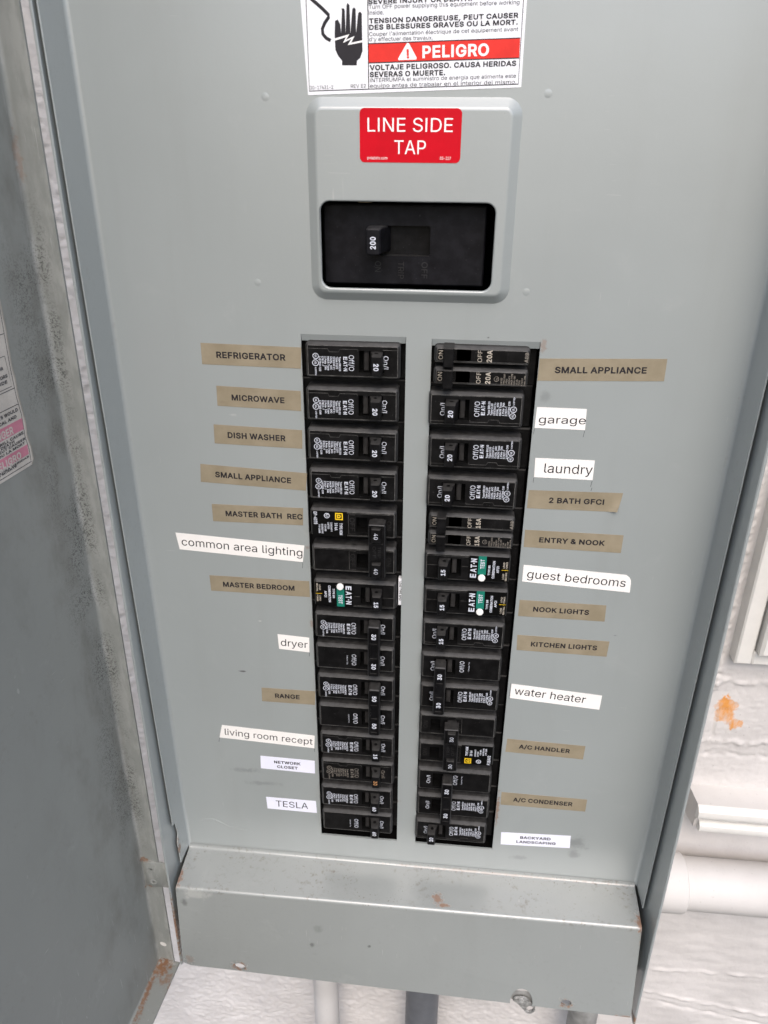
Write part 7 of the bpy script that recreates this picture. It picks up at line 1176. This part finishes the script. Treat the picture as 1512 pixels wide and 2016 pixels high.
DT = [
     ('SEVERE INJURY OR DEATH.', 'B', -39.0, 156.1, 48.4, 1.92, 1.2) ,
     ('Turn OFF power supplying this equipment before working', 'R', -38.8, 154.1, 70.0, 1.65, 1.2) ,
     ('inside.', 'R', -38.9, 151.8, 7.3, 1.67, 1.3) ,
     ('TENSION DANGEREUSE, PEUT CAUSER', 'B', -38.6, 148.4, 69.8, 2.01, 1.6) ,
     ('DES BLESSURES GRAVES OU LA MORT.', 'B', -38.6, 145.8, 69.7, 2.03, 1.5) ,
     ("Couper l'alimentation électrique de cet équipement avant", 'R', -38.6, 143.2, 70.1, 1.55, 1.5) ,
     ("d'y effectuer des travaux.", 'R', -38.6, 141.1, 30.4, 1.56, 1.2) ,
     ('PELIGRO', 'B', -13.0, 134.3, 31.5, 5.01, 1.7) ,
     ('!', 'B', -20.5, 134.1, 1.2, 3.75, 3.5) ,
     ('VOLTAJE PELIGROSO. CAUSA HERIDAS', 'B', -38.4, 129.1, 70.1, 2.18, 1.5) ,
     ('SEVERAS O MUERTE.', 'B', -38.4, 126.2, 36.6, 2.21, 1.4) ,
     ('INTERRUMPA el suministro de energía que alimenta este', 'R', -38.2, 124.0, 70.2, 1.62, 1.6) ,
     ('equipo antes de trabajar en el interior del mismo.', 'R', -38.3, 121.6, 70.7, 1.63, 1.5) ,
     ('30-17431-2', 'R', -67.9, 120.8, 11.5, 1.51, 1.6) ,
     ('REV E2', 'R', -47.7, 121.5, 7.5, 1.5, 1.8) ,
]
for s, font, x, z, L, cap, ang in DT:
    a = math.radians(ang)
    m = 'ink_white' if s == 'PELIGRO' else 'sticker_danger' if s == '!' else 'ink_black' if font == 'B' else 'ink_grey'
    st.text(s, font, (x, -.34 if s == '!' else -.3, z), (math.cos(a), 0, math.sin(a)), (-math.sin(a), 0, math.cos(a)), L, cap / (1.085 if font == 'B' else 1), m)
st.poly([(-24.4, 133.2), (-15.9, 133.5), (-15.7, 134.2), (-19.6, 140.3), (-20.5, 140.3), (-24.7, 133.9)], [], f2, 'ink_white')
hand = [(-54.9, 149.4), (-53.6, 150.0), (-52.4, 148.0), (-52.1, 144.4), (-51.5, 153.6), (-51.8, 154.4), (-50.6, 154.4), (-50.2, 153.6), (-49.9, 144.4), (-49.3, 155.7), (-48.8, 156.6), (-47.9, 155.6), (-47.6, 144.4), (-46.6, 154.1), (-45.8, 154.8), (-45.0, 154.1), (-44.9, 144.4), (-43.8, 152.5), (-42.9, 153.1), (-42.1, 152.3), (-42.0, 142.6), (-41.8, 137.2), (-42.9, 134.3), (-44.6, 133.0), (-44.7, 131.1), (-51.9, 131.1), (-51.8, 133.0), (-53.7, 135.1), (-55.0, 137.6), (-55.2, 143.7)]
st.poly(hand, [], f, 'ink_black')
st.stroke([(-66.3, 158.5), (-64.3, 157.0), (-61.0, 154.5), (-58.0, 151.9), (-58.0, 150.8), (-59.8, 148.7), (-61.1, 146.2), (-60.9, 144.1), (-59.4, 142.5), (-57.2, 141.4)], 1.5, f, 'ink_black')
st.poly([(-55.5, 142.2), (-48.1, 144.0), (-49.8, 141.7), (-45.6, 143.3), (-47.3, 140.5), (-41.9, 141.5), (-41.7, 140.7), (-49.0, 139.5), (-47.1, 142.1), (-51.2, 140.4), (-49.8, 142.8), (-55.2, 141.3)], [], f2, 'ink_white')
tag(st.build('danger_sticker', None, DO), 'white danger sticker with a black hand symbol and red band', 'sticker')

# ------------------------------------------------------------------ aged sticker on the inside of the door
st = MB()
right = [(35.0, 62), (35.4, 40), (35.2, 25), (35.0, 14), (36.2, -4.7), (35.4, -12), (35.8, -20), (34.6, -29), (34.2, -36), (35.2, -42), (33.6, -49), (33.8, -56), (35.6, -58.5)]
outl = [(130.0, 62)] + [(130.0, -57.0)] + right[::-1]
fd = lambda u, z: D(u, .16, z)
st.poly(outl, [], fd, 'aged_paper')
f1 = lambda u, z: D(u, .24, z); f2 = lambda u, z: D(u, .32, z)
st.stroke([(u, z) for u, z in right], .9, f1, 'aged_edge')
st.stroke([(36.6, 60), (36.4, 25), (37.6, -4), (37.4, -20), (36.2, -30), (36.8, -42), (35.6, -50), (36.0, -56)], .35, f1, 'ink_grey')
for z in (-15.6, -24.2, 12.0): st.stroke([(37.2, z), (130, z + 1)], .35, f1, 'ink_grey')
st.stroke([(40, 1.5), (130, 2.0)], .3, f1, 'ink_grey'); st.stroke([(40, 1.5), (39.2, -14.2), (130, -13.2)], .3, f1, 'ink_grey')
for z0, z1 in ((-38.0, -32.0), (-52.0, -46.6)):
    st.add([f1(*p) for p in ((36.6, z0), (130, z0 + .8), (130, z1 + .8), (36.4, z1))], [(0, 1, 2, 3)], 'faded_pink')
st.stroke([(35.6, -56.6), (130, -55.2)], .35, f1, 'ink_grey')
def dt(s, font, ur, z, L, cap, m='ink_grey'):
    p = f2(ur, z)
    st.text(s, font, p, tuple(-ED), (0, 0, 1), L, cap, m, 'R')
dt('DANGER', 'B', 45.0, -37.2, 20, 3.6, 'aged_paper'); dt('PELIGRO', 'B', 43.0, -51.6, 22, 3.4, 'aged_paper')
for s, ur, z, L, c in (('LISTED FOR INTERIOR', 43, -4.6, 34, 1.5), ('LUGS AND CONNECTORS', 41, -8.8, 36, 1.5), ('FOR LINE SIDE', 42, -11.6, 26, 1.5),
                       ('THESE COMPONENTS WOULD', 38.5, -27.4, 44, 1.6), ('APPLICABLE LOCAL AND', 40.5, -30.4, 40, 1.5),
                       ('HAZARDOUS VOLTAGE, WILL CAUSE', 37.6, -40.2, 60, 1.4), ('SEVERE INJURY OR DEATH', 46, -42.0, 44, 1.3), ('DANGEREUSE, PEUT CAUSER', 37, -43.6, 50, 1.2), ('GRAVES OU LA MORT', 38, -45.6, 38, 1.2),
                       ('PELIGROSO. CAUSA HERIDAS', 37.0, -53.6, 50, 1.0), ('SEVERAS O MUERTE', 48, -54.6, 30, .9)):
    dt(s, 'B', ur, z, L, c)
dtag = st.build('door_sticker', None, D(40, 0, 0))
tag(dtag, 'peeling aged paper sticker with pink bands on the open door', 'sticker')
